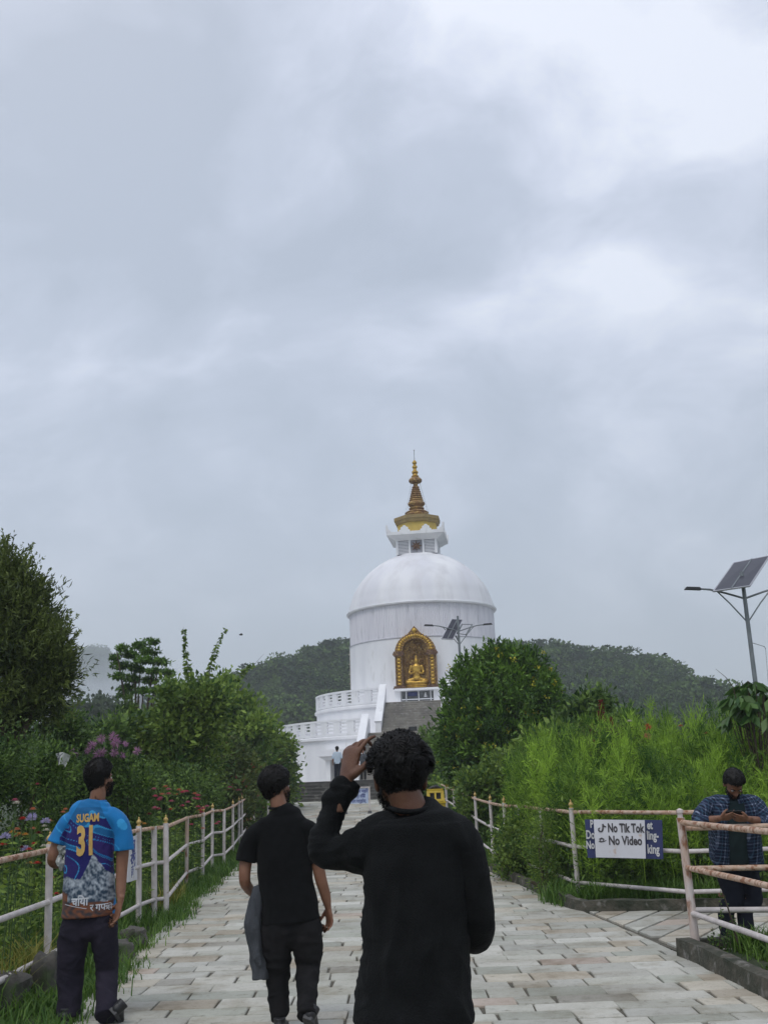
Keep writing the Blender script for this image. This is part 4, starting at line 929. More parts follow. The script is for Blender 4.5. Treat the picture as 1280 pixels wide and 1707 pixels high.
# nearer trees below the misty hill
for i, (px, py, Y, w_, h_, lab) in enumerate([(140, 1205, 120, 34, 44, 'hazy grey-green tree below the misty hill, close to the big left tree'), (178, 1200, 130, 22, 44, 'hazy tree with a pointed top below the misty hill, left of the layered tree'), (160, 1235, 100, 40, 30, 'low hazy tree below the misty hill, in front of its two neighbours'), (210, 1215, 90, 26, 30, 'low hazy tree behind the trunk of the layered tree')]):
    plant('distant_tree', lab, 'tree', (at(px, py, Y).x, Y, 0), [bl(px, py, Y, w_, h_ * .8), bl(px - w_ * .5, py + 15, Y, w_ * .6, h_ * .5), bl(px + w_ * .5, py + 12, Y, w_ * .6, h_ * .5)], 'bluish', 2.2, .9, 14, .55, .4, 60 + i, 'hazy trees below the far hill', tr=.25)
# --- left side, big feathery tree at the frame edge
Y = 15.0
cr_ = [bl(8, 992, Y, 56, 54), bl(-20, 1050, Y, 110, 70), bl(42, 1062, Y, 60, 48), bl(68, 1108, Y, 50, 44), bl(88, 1082, Y, 26, 28, tone=.1), bl(98, 1130, Y, 22, 26), bl(70, 1150, Y, 42, 36), bl(10, 1125, Y, 95, 60, tone=-.1), bl(-50, 1010, Y, 80, 80), bl(12, 952, Y, 30, 30, tone=.15), bl(50, 1010, Y, 30, 30, tone=.12), bl(-30, 1195, Y, 105, 55, tone=-.25), bl(45, 1175, Y, 52, 36, tone=-.25), bl(80, 1125, Y, 30, 30)]  # tone paints the upper lobes as lit and the low ones as shaded
rt_ = plant('bottlebrush_tree', 'tall feathery dark green tree rising at the left edge of the photo', 'tree', (-6.3, Y, 0), cr_, 'olive', 32, .15, 26, .12, .020, 31, tr=.13, up=.55, out=.5, shell=.6)
rng = np.random.default_rng(32)      # the long upright sprays that break its outline
P, D, v, Ls = [], [], [], []
for k in range(760):
    c, r_, _ = cr_[rng.integers(len(cr_))]; u = nrm(rng.normal(size=3) + [0, -.2, .5]); b0 = np.array(c) + u * np.array(r_) * rng.uniform(.75, 1.0); d = nrm(u * .55 + np.array([0.25, 0, 1.0 if u[2] > -.1 else -.5]) + rng.normal(size=3) * .3); l = rng.uniform(.18, .42); m = 26; t = rng.random(m)
    tn = np.clip(.62 + .22 * rng.normal(), 0, 1); P.append(b0 + d * (t * l)[:, None]); D.append(nrm(d * 1.1 + rng.normal(size=(m, 3)) * .55)); v.append(np.full(m, tn) + rng.normal(size=m) * .1); Ls.append(.10 - .05 * t)
P, D, v, Ls = map(np.concatenate, (P, D, v, Ls)); a, f_ = leaves(P, D, Ls, .022, rng); link('shoots', npmesh('shoots', a - np.array([-6.3, Y, 0]), f_, np.clip(v, 0, 1)), LM['olive'], rt_)
# layered tree
Y = 34.0; lob = []
for (px, py, rx, rz) in [(254, 1069, 12, 3), (232, 1076, 16, 3), (204, 1080, 12, 3), (250, 1086, 15, 3), (216, 1091, 17, 3), (192, 1096, 11, 2.5), (240, 1100, 18, 3), (268, 1103, 14, 3), (204, 1110, 18, 3), (232, 1114, 14, 3), (258, 1118, 15, 3), (280, 1122, 12, 2.5), (198, 1127, 14, 2.5), (222, 1131, 15, 3), (250, 1134, 15, 3), (286, 1137, 12, 2.5), (212, 1146, 16, 3), (268, 1149, 15, 2.5), (236, 1151, 13, 2.5), (206, 1159, 12, 2.5)]:
    lob.append(bl(px, py, Y + rng.uniform(-.5, .5), rx, rz, tone=.05))
plant('layered_tree', 'slender tree with flat layered tiers of leaves, left of the leafy upright shoots', 'tree', (at(236, 1240, Y).x, Y, 0), lob, 'deep', 60, .045, 16, .115, .045, 41, tr=.09, up=.0, out=.5, shell=.95, droop=.12)
plant('young_conifer', 'small dark conifer beneath the layered tree', 'tree', (at(216, 1240, 30).x, 30, 0), [bl(216, 1172, 30, 7, 9), bl(216, 1184, 30, 12, 9), bl(216, 1198, 30, 17, 10), bl(216, 1214, 30, 22, 12)], 'dark', 40, .14, 22, .12, .03, 43, tr=.06, up=-.1)
# shrubs behind the left bed, back to front
shr = [
 ('layered shrub in shade right behind the big feathery tree', 120, 1215, 19, [(115, 1215, 30, 22), (95, 1240, 32, 24), (130, 1245, 30, 22)], 'dark', .09, .045),
 ('dark shrub filling the gap under the misty hill', 165, 1235, 24, [(165, 1238, 26, 16), (190, 1225, 22, 22), (150, 1255, 34, 22)], 'dark', .10, .05),
 ('bushy shrub right below the young conifer', 225, 1230, 26, [(215, 1232, 36, 26), (250, 1215, 30, 26), (235, 1260, 50, 30)], 'mid', .10, .05),
 ('tall loose shrub at the foot of the twin leafy shoots', 320, 1190, 25, [(300, 1180, 26, 22), (330, 1165, 28, 24), (355, 1175, 26, 24), (320, 1210, 50, 30), (290, 1215, 36, 30), (285, 1160, 14, 18)], 'mid', .10, .055),
 ('shrub with bright leaf tips left of the terraces', 400, 1190, 40, [(385, 1175, 24, 20), (405, 1195, 34, 26), (380, 1215, 44, 30), (425, 1215, 28, 24), (375, 1150, 14, 16)], 'light', .10, .05),
 ('shrub with arching branches reaching over the white terrace wall', 450, 1235, 44, [(425, 1225, 28, 24), (446, 1240, 20, 14), (420, 1255, 36, 28), (474, 1243, 12, 4), (462, 1252, 10, 8), (405, 1240, 30, 26), (436, 1212, 12, 9)], 'mid', .09, .045),
 ('reddish leaved shrub just left of the entrance steps', 445, 1290, 43, [(428, 1285, 30, 24), (450, 1278, 14, 20), (412, 1300, 28, 24), (456, 1300, 10, 20)], 'red', .08, .04),
 ('dense shrub in the middle of the left thicket', 300, 1255, 27, [(290, 1245, 46, 30), (330, 1250, 44, 30), (310, 1280, 60, 30), (260, 1270, 36, 30)], 'mid', .08, .04),
 ('brown tinged shrub in the left thicket behind the far fence posts', 375, 1280, 31, [(370, 1262, 40, 30), (395, 1285, 38, 28), (355, 1300, 44, 26), (400, 1310, 24, 20)], 'red', .075, .04),
 ('dark low shrub behind the head of the man in the blue jersey', 190, 1290, 17, [(180, 1280, 44, 26), (215, 1290, 40, 26), (150, 1300, 44, 28), (235, 1305, 30, 22)], 'dark', .07, .035),
 ('shady dark shrub low at the left edge below the feathery tree', 40, 1280, 13, [(20, 1270, 60, 50), (75, 1290, 50, 40), (30, 1320, 60, 26), (-30, 1290, 60, 50), (95, 1265, 26, 26)], 'dark', .075, .03),
 ('small leafy shrub behind the pink zinnias', 290, 1310, 23.5, [(275, 1300, 44, 24), (320, 1310, 44, 22), (345, 1325, 24, 18), (250, 1320, 30, 20)], 'dark', .06, .03),
]
for i, (lab, px, py, Y, L_, lm, lf, wd) in enumerate(shr):
    shrub(lab, px, py, Y, L_, lm, lf, wd, 100 + i, 'shrubs behind the left flower bed', .6)
# long leafy shoots above the thicket
def shoot(name, label, pts, Y, lf, lm='mid', n=60, wd=.05, group=None, bare=0., thick=.012):
    pp = [np.array(at(px, py, Y)) for px, py in pts]; root = thing(name, label, 'shrub', (pp[0][0], Y, G(Y)), group); o = np.array([pp[0][0], Y, G(Y)])
    pp = [np.array([pp[0][0], Y, G(Y)])] + pp; b = MB(); b.tube([Vector(p - o) for p in pp], [thick * (1 - .8 * i / (len(pp) - 1)) for i in range(len(pp))], 6); b.build('stem', MT['bark'], root, 60)
    rng = np.random.default_rng(int(pts[0][0])); seg = np.array(pp[1:]); t = rng.random(n) * (len(seg) - 1) * (1 - bare); i0 = t.astype(int); fr = (t - i0)[:, None]; P = seg[i0] * (1 - fr) + seg[i0 + 1] * fr
    an = rng.random(n) * 6.28; D = nrm(np.stack([np.cos(an), np.sin(an) * .8, -.35 + .5 * rng.normal(size=n)], 1)); k = 1 - .6 * (t / (len(seg) - 1))
    a, f_ = leaves(P - o, D, lf * k, wd * k, rng, .1); link('leaves', npmesh('l', a, f_, np.clip(.5 + .25 * rng.normal(size=n), 0, 1)), LM[lm], root)
shoot('leafy_shoot', 'left one of the two tall upright leafy shoots against the sky', [(318, 1200), (316, 1150), (314, 1115), (309, 1080), (306, 1045)], 26.5, .23, n=190, wd=.14, group='leafy shoots above the left thicket')
shoot('leafy_shoot', 'right one of the two tall leafy shoots, curving at its top', [(338, 1200), (346, 1150), (352, 1110), (362, 1075), (377, 1047)], 26.5, .22, n=150, wd=.12, group='leafy shoots above the left thicket')
shoot('leafy_shoot', 'slanting leafy shoot in front of the left wooded hill', [(350, 1190), (372, 1160), (395, 1130), (415, 1112), (424, 1108), (440, 1090)], 26.5, .22, n=110, wd=.12, group='leafy shoots above the left thicket', bare=.25)
shoot('leafy_shoot', 'short leafy shoot left of the two tall ones', [(296, 1180), (292, 1150), (288, 1128)], 26.5, .22, n=70, wd=.12, group='leafy shoots above the left thicket')
# --- right side
Y = 29.0
rb = plant('flowering_bush', 'large round dark green bush with yellow flowers beside the stupa stairs', 'bush', (at(830, 1300, Y).x, Y, G(Y)), [bl(*q, tone=t_) for q, t_ in [((845, 1142, Y, 51, 46), .05), ((808, 1172, Y, 47, 46), .05), ((776, 1207, Y, 33, 32), 0), ((876, 1172, Y, 51, 54), 0), ((911, 1202, Y, 40, 39), 0), ((835, 1222, Y, 82, 54), 0), ((774, 1262, Y, 36, 36), -.1), ((820, 1272, Y, 55, 32), -.2), ((876, 1257, Y, 55, 36), -.1), ((866, 1117, Y, 27, 28), .1), ((825, 1112, Y, 25, 27), .1), ((790, 1137, Y, 23, 25), .1), ((936, 1227, Y, 27, 23), 0), ((752, 1237, Y, 18, 25), -.05)]],  # lobe tones paint a lighter top and a shaded underside
           'deep', 46, .22, 30, .16, .055, 51, tr=.14, up=.7, out=.55, shell=.55, flowers=(560, .075, 'yflower'))
rng = np.random.default_rng(52); P, D, v = [], [], []     # upright leafy tips round its outline
for k in range(230):
    a = rng.uniform(-.25, PI + .25); rr = rng.uniform(.2, 1.02); p = np.array(at(840 + 100 * rr * math.cos(a), 1192 - 98 * rr * math.sin(a), Y - rng.uniform(0, 1.6) * (1.05 - rr))); l = rng.uniform(.28, .6); m = 34; t = rng.random(m); lean = np.array([.22 * math.cos(a) + rng.normal() * .1, -.1, 1]); P.append(p + lean * (t * l)[:, None]); D.append(nrm(lean * .6 + rng.normal(size=(m, 3)) * .7)); v.append(np.clip(.6 + .2 * rng.normal() + rng.normal(size=m) * .12, 0, 1))
P, D, v = map(np.concatenate, (P, D, v)); a, f_ = leaves(P - np.array(rb.location), D, .16, .05, rng); link('shoots', npmesh('s', a, f_, v), LM['deep'], rb)
shr = [
 ('dark shrub under the flowering bush beside the yellow bin', 735, 1275, 40, [(730, 1270, 24, 22), (760, 1285, 30, 18), (720, 1250, 14, 20)], 'dark', .10, .05),
 ('dark round shrub behind the red amaranth spikes', 985, 1190, 24, [(975, 1185, 26, 24), (990, 1170, 18, 16), (1000, 1200, 30, 22), (955, 1210, 26, 22)], 'dark', .10, .05),
 ('dark shrub standing up before the right hill with a white flower', 1045, 1210, 22, [(1045, 1205, 14, 16), (1052, 1225, 20, 16)], 'dark', .08, .04),
 ('broad leaved shrub just right of the flowering bush', 930, 1255, 20, [(905, 1250, 34, 24), (935, 1235, 24, 18), (950, 1260, 34, 22), (890, 1270, 36, 22)], 'mid', .12, .07),
 ('grey-green shrub below the flowering bush on its right', 850, 1290, 25, [(845, 1280, 32, 20), (815, 1300, 30, 16), (875, 1295, 30, 20), (785, 1305, 24, 10)], 'mid', .08, .05),
 ('low shrub behind the far end of the right railing', 790, 1305, 38, [(775, 1308, 28, 10), (815, 1306, 26, 12), (750, 1310, 14, 10), (800, 1322, 30, 12)], 'light', .08, .05),
 ('leafy shrub growing through the right railing near its middle', 850, 1390, 16.6, [(846, 1395, 18, 22), (862, 1378, 22, 22), (880, 1400, 14, 20), (845, 1425, 18, 14)], 'mid', .06, .03),
 ('pale feathery weed hiding the plain fence post near the board', 900, 1395, 14.3, [(905, 1372, 20, 20), (895, 1402, 24, 24), (915, 1425, 12, 22)], 'light', .05, .012),
]
for i, (lab, px, py, Y, L_, lm, lf, wd) in enumerate(shr):
    shrub(lab, px, py, Y, L_, lm, lf, wd, 200 + i, 'shrubs on the right', .3)
# big-leaved plant by the lamp
Y = 15.0
rng = np.random.default_rng(71); base = np.array([at(1262, 1250, Y).x, Y, 0]); root = thing('big_leaf_plant', 'drooping big-leaved plant in front of the right lamp pole', 'plant', base)
P, D = [], []; b = MB()
for k in range(46):
    a = rng.random() * 6.28; q = rng.random() ** .5 * .48; top = np.array(at(1262, 1165, Y)) + np.array([math.cos(a) * q, math.sin(a) * q, .28 * (1 - (q / .48) ** 2) + rng.uniform(-.35, .08)]) ; 
    b.tube([Vector((0, 0, .3)), Vector(top - base) * .6 + Vector((0, 0, .3)), Vector(top - base)], [.014, .010, .005], 5)
    for j in range(5): an = a + rng.normal() * 1.0; P.append(top); D.append([math.cos(an) * .8, math.sin(an) * .8, -.35 - rng.random() * .8])
P = np.array(P) - base; D = nrm(np.array(D)); n = len(P); V1, F1 = leaves(P, D, .22 + .1 * rng.random(n), .12, rng, .06); link('leaves', npmesh('l', V1, F1, rng.random(n)), LM['broad'], root); b.build('stems', MT['bark'], root, 60)
shoot('dry_twig', 'bare dry twig sticking up left of the big-leaved plant', [(1230, 1180), (1221, 1145), (1208, 1128), (1192, 1115)], 15.0, .05, lm='red', n=8, wd=.02, thick=.010)
# --- feathery cosmos thicket (one mass) behind the back railing
rng = np.random.default_rng(90)
def feathery(h, n, rng, lw=.006):
    """one slender plant: a stem with whorls of thread-like leaves, branching to the top"""
    P, D, L_, W_ = [[0, 0, 0]], [[rng.normal() * .06, rng.normal() * .06, 1]], [h], [.012]
    st = nrm(np.array(D[0])); nodes = np.sort(rng.uniform(.26, 1, n))
    for t in nodes:
        a = rng.random() * 6.28; l = (1.05 - t * .8) * (.30 + .22 * rng.random()) * (.7 + .6 * rng.random()); br = nrm(np.array([math.cos(a), math.sin(a), .7 + .5 * rng.random()])); o = st * h * t
        P.append(o); D.append(br); L_.append(l); W_.append(.006)
        for j in range(9):
            s = (j + 1.5) / 10; q = nrm(br * .9 + rng.normal(size=3) * .75); P.append(o + br * l * s); D.append(q); L_.append(.05 + .07 * rng.random()); W_.append(lw)
    P, D, L_, W_ = np.array(P, float), nrm(np.array(D, float)), np.array(L_), np.array(W_); V, F = leaves(P, D, L_, W_, rng); return V, F
pro = [feathery(1.0, 26, rng, .0085) for _ in range(6)]
VV, FF, vv = [], [], []; off = 0
def topline(x, y):
    """height of the thicket measured along its top edge"""
    px = 640 + FPX * x / (y * math.cos(TH)); return float(np.interp(px, [845, 870, 900, 940, 1000, 1060, 1150, 1300], [1265, 1245, 1228, 1222, 1212, 1204, 1196, 1190]))
for k in range(1180):
    y = rng.uniform(12.9, 19.5); px = rng.uniform(850 if y > 15 else 905, 1480); x = at(px, 1300, y).x
    if y < float(np.interp(px, [840, 873, 911, 965], [17.4, 15.8, 14.6, 13.0])) + .15: continue
    zt = at(px, topline(x, y), y).z; front = (y - 12.9) / 3.2; h = min(zt, 1.15 + front * 1.2) * rng.uniform(.62, 1.04) + (rng.random() ** 7) * .28
    if h < .3: continue
    V, F = pro[rng.integers(6)]; a = rng.random() * 6.28; ca, sa = math.cos(a), math.sin(a); Q = V.copy(); Q[:, 0], Q[:, 1] = (V[:, 0] * ca - V[:, 1] * sa), (V[:, 0] * sa + V[:, 1] * ca); Q *= [1.1, 1.1, h]; Q += [x, y, .0]
    tn = np.clip(.45 + .26 * rng.normal() + .8 * noise.noise(Vector((x * 1.3, y * 1.3, 0))), 0, 1); VV.append(Q); FF.append(F + off); vv.append(np.clip(tn + .15 * rng.normal(size=len(F)), 0, 1)); off += len(V)
tag(link('cosmos_foliage', npmesh('cosmos', np.concatenate(VV), np.concatenate(FF), np.concatenate(vv)), LM['feather']), kind='stuff')
# --- grasses and weeds on the ground (masses)
def grass_mass(name, spots, seed, m='grassm', lw=.006):
    """spots: (x, y, z, spread, count, height)"""
    rng = np.random.default_rng(seed); VV, FF, vv = [], [], []; off = 0
    for (x, y, z, sp, n, h) in spots:
        P = np.stack([x + rng.normal(size=n) * sp, y + rng.normal(size=n) * sp, np.full(n, z - .02)], 1); a = rng.random(n) * 6.28; tl = rng.random(n) * .45 + .05
        D = nrm(np.stack([np.cos(a) * tl, np.sin(a) * tl, np.ones(n)], 1)); L_ = h * (.45 + .75 * rng.random(n)); S = np.stack([-np.sin(a), np.cos(a), np.zeros(n)], 1) * lw
        m1 = P + D * L_[:, None] * .55; D2 = nrm(D + np.stack([np.cos(a) * .7, np.sin(a) * .7, -.35 * np.ones(n)], 1)); tip = m1 + D2 * L_[:, None] * .5
        V = np.stack([P - S, P + S, m1 + S * .8, m1 - S * .8, tip], 1).reshape(-1, 3); b0 = np.arange(n)[:, None] * 5 + off
        FF.append(np.concatenate([b0 + [0, 1, 2, 3], b0 + [3, 2, 4, 4]], 1).reshape(-1, 4)); VV.append(V); t = np.clip(.45 + .3 * rng.normal() + .2 * rng.normal(size=n), 0, 1); vv.append(np.repeat(t, 2)); off += n * 5
    F = np.concatenate(FF); V = np.concatenate(VV); v = np.concatenate(vv); me = bpy.data.meshes.new(name); tri = F[:, 2] == F[:, 3]
    # quads and tips are split so that no face repeats a corner
    Fq = F.copy(); e = F[tri == False]; t3 = F[tri][:, :3]; loops = []; 
    me.vertices.add(len(V)); me.vertices.foreach_set('co', np.ascontiguousarray(V, dtype=np.float32).ravel()); tot = e.size + t3.size
    T = np.concatenate([F[tri][:, :2], F[tri][:, 2:3]], 1); me.loops.add(e.size + T.size); me.loops.foreach_set('vertex_index', np.concatenate([e.ravel(), T.ravel()]).astype(np.int32)); me.polygons.add(len(e) + len(T))
    me.polygons.foreach_set('loop_start', np.concatenate([np.arange(0, e.size, 4), e.size + np.arange(0, T.size, 3)]).astype(np.int32)); at_ = me.attributes.new('v', 'FLOAT', 'FACE'); at_.data.foreach_set('value', np.concatenate([v[~tri], v[tri]]).astype(np.float32)); me.update(calc_edges=True)
    return tag(link(name, me, MT[m]), kind='stuff')
R = random.Random(21); sp = []
for k in range(620):                 # left verge
    y = 5.5 + 30 * R.random() ** 1.7; xe = interp(PL, y); u = R.random() ** 1.3; x = xe + .06 - u * 1.3
    if u < .08 and R.random() < .5: x = xe + R.uniform(-.05, .12)
    sp.append((x, y, G(y), .09 + .02 * u, 46, R.uniform(.10, .26) + .12 * u))
for k in range(420): y = R.uniform(6, 18); x = interp(PL, y) - .7 - R.random() * 3.5; sp.append((x, y, G(y), .12, 40, R.uniform(.3, .6)))
for k in range(240): y = 17.5 + R.random() * 18; x = interp(PR, y) + R.uniform(-.03, .5); sp.append((x, y, G(y), .09, 40, R.uniform(.12, .3)))
for k in range(330):                 # behind the back kerb
    x = 1.9 + R.random() * 5.5; y = max(12.95 - (x - 2.2) * .22, 12.0) + R.random() ** 1.5 * 1.3 + .05; sp.append((x, y, 0, .08, 46, R.uniform(.16, .4)))
for k in range(150): y = 12.9 + R.random() * 5; x = interp(PR, y) + .18 + R.random() * .5; sp.append((x, y, G(y), .07, 40, R.uniform(.12, .3)))
for k in range(300):                 # the wedge of grass in the near right corner
    y = 5.2 + 4.1 * R.random(); x = 2.85 + R.random() * 2.2 + max(0, 7 - y) * .1
    sp.append((x, y, .04, .06, 44, R.uniform(.08, .24)))
for k in range(60): x = 2.75 + R.random() * 2; sp.append((x, 9.35 - (x - 2.7) * .1 + R.uniform(-.2, .05), .05, .05, 40, R.uniform(.1, .28)))
grass_mass('grass', sp, 22)
tag(link('grass_bank', MB().add([(2.72, 9.35, .055), (2.72, 4.0, .055), (9, 4.0, .055), (9, 8.6, .055)], [(0, 1, 2, 3)]).mesh(), MT['soil']), kind='structure')
sp = []
for k in range(34): y = R.uniform(7.8, 9.6); x = interp(PL, y) - .55 - R.random() * .7; sp.append((x, y, 0, .05, 22, R.uniform(.35, .6)))
for k in range(12): y = R.uniform(14, 15.5); x = interp(PL, y) - .15 - R.random() * .2; sp.append((x, y, 0, .05, 22, R.uniform(.25, .45)))
for k in range(18): sp.append((R.uniform(3.3, 5), R.uniform(8.4, 9.1), .05, .05, 18, R.uniform(.2, .4)))
grass_mass('yellow_weeds', sp, 23, 'dry')
# --- broadleaf undergrowth of the flower bed (mass)
def undergrowth(name, pts, lm, seed, leaf, wid, per=60):
    rng = np.random.default_rng(seed); P, D, v = [], [], []
    for (x, y, z, h, s) in pts:
        t = rng.random(per); tn = .5 + .25 * rng.normal(); P.append(np.stack([x + rng.normal(size=per) * s * (.5 + t), y + rng.normal(size=per) * s * (.5 + t), z + t * h], 1)); D.append(nrm(rng.normal(size=(per, 3)) + [0, 0, .5])); v.append(np.clip(tn + .2 * rng.normal(size=per), 0, 1))
    P, D, v = map(np.concatenate, (P, D, v)); a, f_ = leaves(P, D, leaf * (.6 + .8 * rng.random(len(P))), wid, rng, .1); tag(link(name, npmesh(name, a, f_, v), LM[lm]), kind='stuff')
pts = []
for k in range(1150): y = 6 + 14 * R.random(); x = interp(PL, y) - .75 - R.random() ** .9 * (2.2 + y * .13); pts.append((x, y, 0, R.uniform(.35, .72) + .02 * (y - 6), .13))
undergrowth('bed_foliage', pts, 'mid', 24, .06, .026)
pts = []
for k in range(260): y = 15 + 18 * R.random(); x = interp(PL, y) - .95 - R.random() * 1.6; pts.append((x, y, G(y), R.uniform(.3, .8), .14))
for k in range(200): y = 16 + 18 * R.random(); x = interp(PR, y) + .5 + R.random() * 2.5; pts.append((x, y, G(y), R.uniform(.3, .75), .16))
for k in range(160): x = 2.3 + R.random() * 5; pts.append((x, 13.2 + R.random() * .9, 0, R.uniform(.4, .9), .12))
undergrowth('verge_foliage', pts, 'dark', 25, .07, .035)
pts = []                             # leafier weeds mixed into the feathery thicket
for k in range(210):
    y = 13.3 + 5.5 * R.random(); px = R.uniform(880, 1330); p = at(px, 1300, y)
    if y < float(np.interp(px, [840, 873, 911, 965], [17.4, 15.8, 14.6, 13.0])) + .3: continue
    h = min(at(px, topline(p.x, y), y).z, 1.1 + (y - 12.9) * .36) * R.uniform(.55, .98); pts.append((p.x, y, h * .35, h * .65, .11))
undergrowth('thicket_weeds', pts, 'mid', 26, .085, .035, 46)
pts = []
for k in range(26): y = 15.5 + 4 * R.random(); px = R.uniform(960, 1075); p = at(px, 1215, y); pts.append((p.x, y, p.z - .45, .5, .07))
undergrowth('russet_weeds', pts, 'red', 27, .06, .02, 50)
# --- flowers, plant by plant
PM = {}
for nme, c1, c2 in (('pink', (.50, .06, .16), (.62, .14, .26)), ('rose', (.42, .10, .20), (.60, .22, .34)), ('red', (.45, .035, .035), (.58, .08, .06)), ('salmon', (.55, .20, .12), (.62, .30, .2)), ('orange', (.60, .25, .04), (.62, .38, .1)), ('lilac', (.30, .28, .52), (.45, .43, .66)), ('mauve', (.42, .18, .42), (.58, .34, .56)), ('white', (.6, .58, .55), (.7, .7, .66)), ('maroon', (.10, .012, .018), (.2, .025, .03))):
    PM[nme] = leafmat('petal_' + nme, c1, c2, trans=.3)
def bloom(rng, r, kind):
    """petals of one flower head about the origin"""
    if kind == 'disc':
        P, D, L_ = [], [], []
        for k, (n, q, up) in enumerate(((13, 1.0, .12), (11, .75, .35), (8, .5, .8))):
            for j in range(n): a = 6.283 * j / n + k; P.append([0, 0, .004 * k]); D.append([math.cos(a), math.sin(a), up]); L_.append(r * q)
        P, D, L_ = np.array(P, float), nrm(np.array(D, float)), np.array(L_); n = len(P); S = nrm(np.cross(D, [0, 0, 1])); m = P + D * (L_ * .6)[:, None]; V = np.stack([P, m + S * r * .22, P + D * L_[:, None], m - S * r * .22], 1).reshape(-1, 3); return V, np.arange(n * 4).reshape(n, 4), rng.random(n)
    n = 90 if kind == 'puff' else 70; u = nrm(rng.normal(size=(n, 3))); u[:, 2] = np.abs(u[:, 2]) - .2 if kind == 'puff' else u[:, 2]
    V, F = leaves(u * r * (.25 if kind == 'puff' else .1), nrm(u), r * (.8 if kind == 'puff' else 1.0), r * (.18 if kind == 'puff' else .12), rng); return V, F, rng.random(n)
def flower(label, name, cat, x, y, z0, h, r, col, kind, seed, group, lean=.05, nl=14):
    rng = np.random.default_rng(seed); root = thing(name, label, cat, (x, y, z0), group); tx, ty = rng.normal() * lean, rng.normal() * lean - .02
    b = MB(); b.tube([(0, 0, 0), (tx * .3, ty * .3, h * .5), (tx, ty, h)], [.005, .004, .003], 5); b.build('stem', MT['stem'], root, 60)
    V, F, v = bloom(rng, r, kind); link('flower', npmesh('f', V + [tx, ty, h], F, v), PM[col], root)
    t = rng.uniform(.1, .9, nl)[:, None]; P = np.array([tx, ty, h]) * t * [t.mean(), t.mean(), 1]; D = nrm(rng.normal(size=(nl, 3)) * [1, 1, .3] + [0, 0, .3]); a, f_ = leaves(P, D, .09, .03, rng, .1); link('leaves', npmesh('l', a, f_, rng.random(nl)), LM['mid'], root)
MT['stem'] = mat('green_stem', (.06, .11, .03), (.04, .08, .02), 5, .8)
def at_h(px, py, Y): return at(px, py, Y)
fl = []
def fenY(px): return float(np.interp(px, [0, 79, 232, 278, 311, 338, 354, 374, 388, 400], [7.6, 9.2, 12.5, 13.1, 16.2, 17.2, 19.8, 21.5, 24.2, 27.5]))
zin = [(263, 1328, 'pink'), (266, 1334, 'pink'), (272, 1325, 'salmon'), (274, 1331, 'rose'), (283, 1312, 'salmon'), (291, 1318, 'salmon'), (288, 1324, 'pink'), (294, 1325, 'red'), (298, 1322, 'pink'), (318, 1320, 'pink'), (324, 1324, 'salmon'), (328, 1327, 'pink'), (322, 1332, 'rose'), (330, 1333, 'pink'), (262, 1316, 'rose'), (278, 1317, 'rose'), (300, 1336, 'rose'), (270, 1349, 'pink'), (283, 1350, 'red'), (255, 1350, 'maroon'), (249, 1348, 'rose'), (308, 1344, 'pink'), (327, 1346, 'pink'), (334, 1349, 'pink'), (338, 1352, 'red'), (341, 1356, 'salmon'), (331, 1355, 'pink'), (320, 1375, 'pink'), (359, 1374, 'pink'), (362, 1371, 'rose'), (331, 1382, 'salmon'), (300, 1420, 'salmon'), (242, 1374, 'orange'), (238, 1372, 'orange'), (246, 1358, 'maroon'), (312, 1320, 'salmon'), (316, 1338, 'rose'), (345, 1345, 'rose'), (335, 1420, 'maroon'), (386, 1313, 'rose'), (394, 1318, 'rose')]
for i, (px, py, c) in enumerate(zin): Yz = fenY(px) + .6 + (i * 37 % 10) * .22; fl.append((px, py, Yz, c, 'disc', (.050 if py < 1360 else .040) * Yz / 12))
for i, (px, py, c) in enumerate([(28, 1366, 'red'), (24, 1384, 'salmon'), (15, 1389, 'orange'), (36, 1394, 'salmon'), (33, 1391, 'orange'), (2, 1408, 'red'), (60, 1382, 'salmon'), (57, 1390, 'maroon'), (51, 1392, 'orange'), (56, 1408, 'red'), (48, 1417, 'red'), (45, 1413, 'maroon'), (80, 1369, 'salmon'), (90, 1377, 'white'), (88, 1384, 'white'), (76, 1411, 'white'), (51, 1433, 'maroon'), (48, 1440, 'red'), (83, 1447, 'mauve'), (100, 1355, 'salmon'), (55, 1350, 'salmon'), (62, 1308, 'pink'), (88, 1303, 'red'), (92, 1305, 'pink'), (86, 1301, 'rose'), (67, 1303, 'rose'), (107, 1350, 'salmon'), (98, 1462, 'salmon'), (80, 1470, 'maroon'), (82, 1492, 'red'), (18, 1340, 'white'), (22, 1335, 'rose'), (12, 1430, 'salmon'), (30, 1440, 'orange'), (5, 1370, 'orange')]):
    fl.append((px, py, fenY(px) + .5 + (i * 53 % 10) * .2 + (2.5 if py < 1330 else 0), c, 'disc', .045))
for i, (px, py) in enumerate([(47, 1366), (74, 1370), (6, 1396), (78, 1400), (36, 1417), (50, 1362)]): fl.append((px, py, fenY(px) + 1 + i * .1, 'lilac', 'puff', .05))
words_ = {'pink': 'bright pink', 'rose': 'dusty pink', 'red': 'red', 'salmon': 'salmon pink', 'orange': 'orange', 'white': 'white', 'maroon': 'dark maroon', 'mauve': 'mauve', 'lilac': 'pale lilac'}
for i, (px, py, Y, c, kd, r_) in enumerate(fl):
    p = at(px, py, Y); nm = 'ageratum' if kd == 'puff' else 'zinnia'
    where = 'left of the man in the blue jersey' if px < 115 else 'beyond the man in the blue jersey'
    flower(f'{words_[c]} {"fluffy flower" if kd == "puff" else "zinnia"} {where}', nm, 'flower', p.x, Y, 0, p.z, r_, c, kd, 300 + i, 'flowers of the left bed')
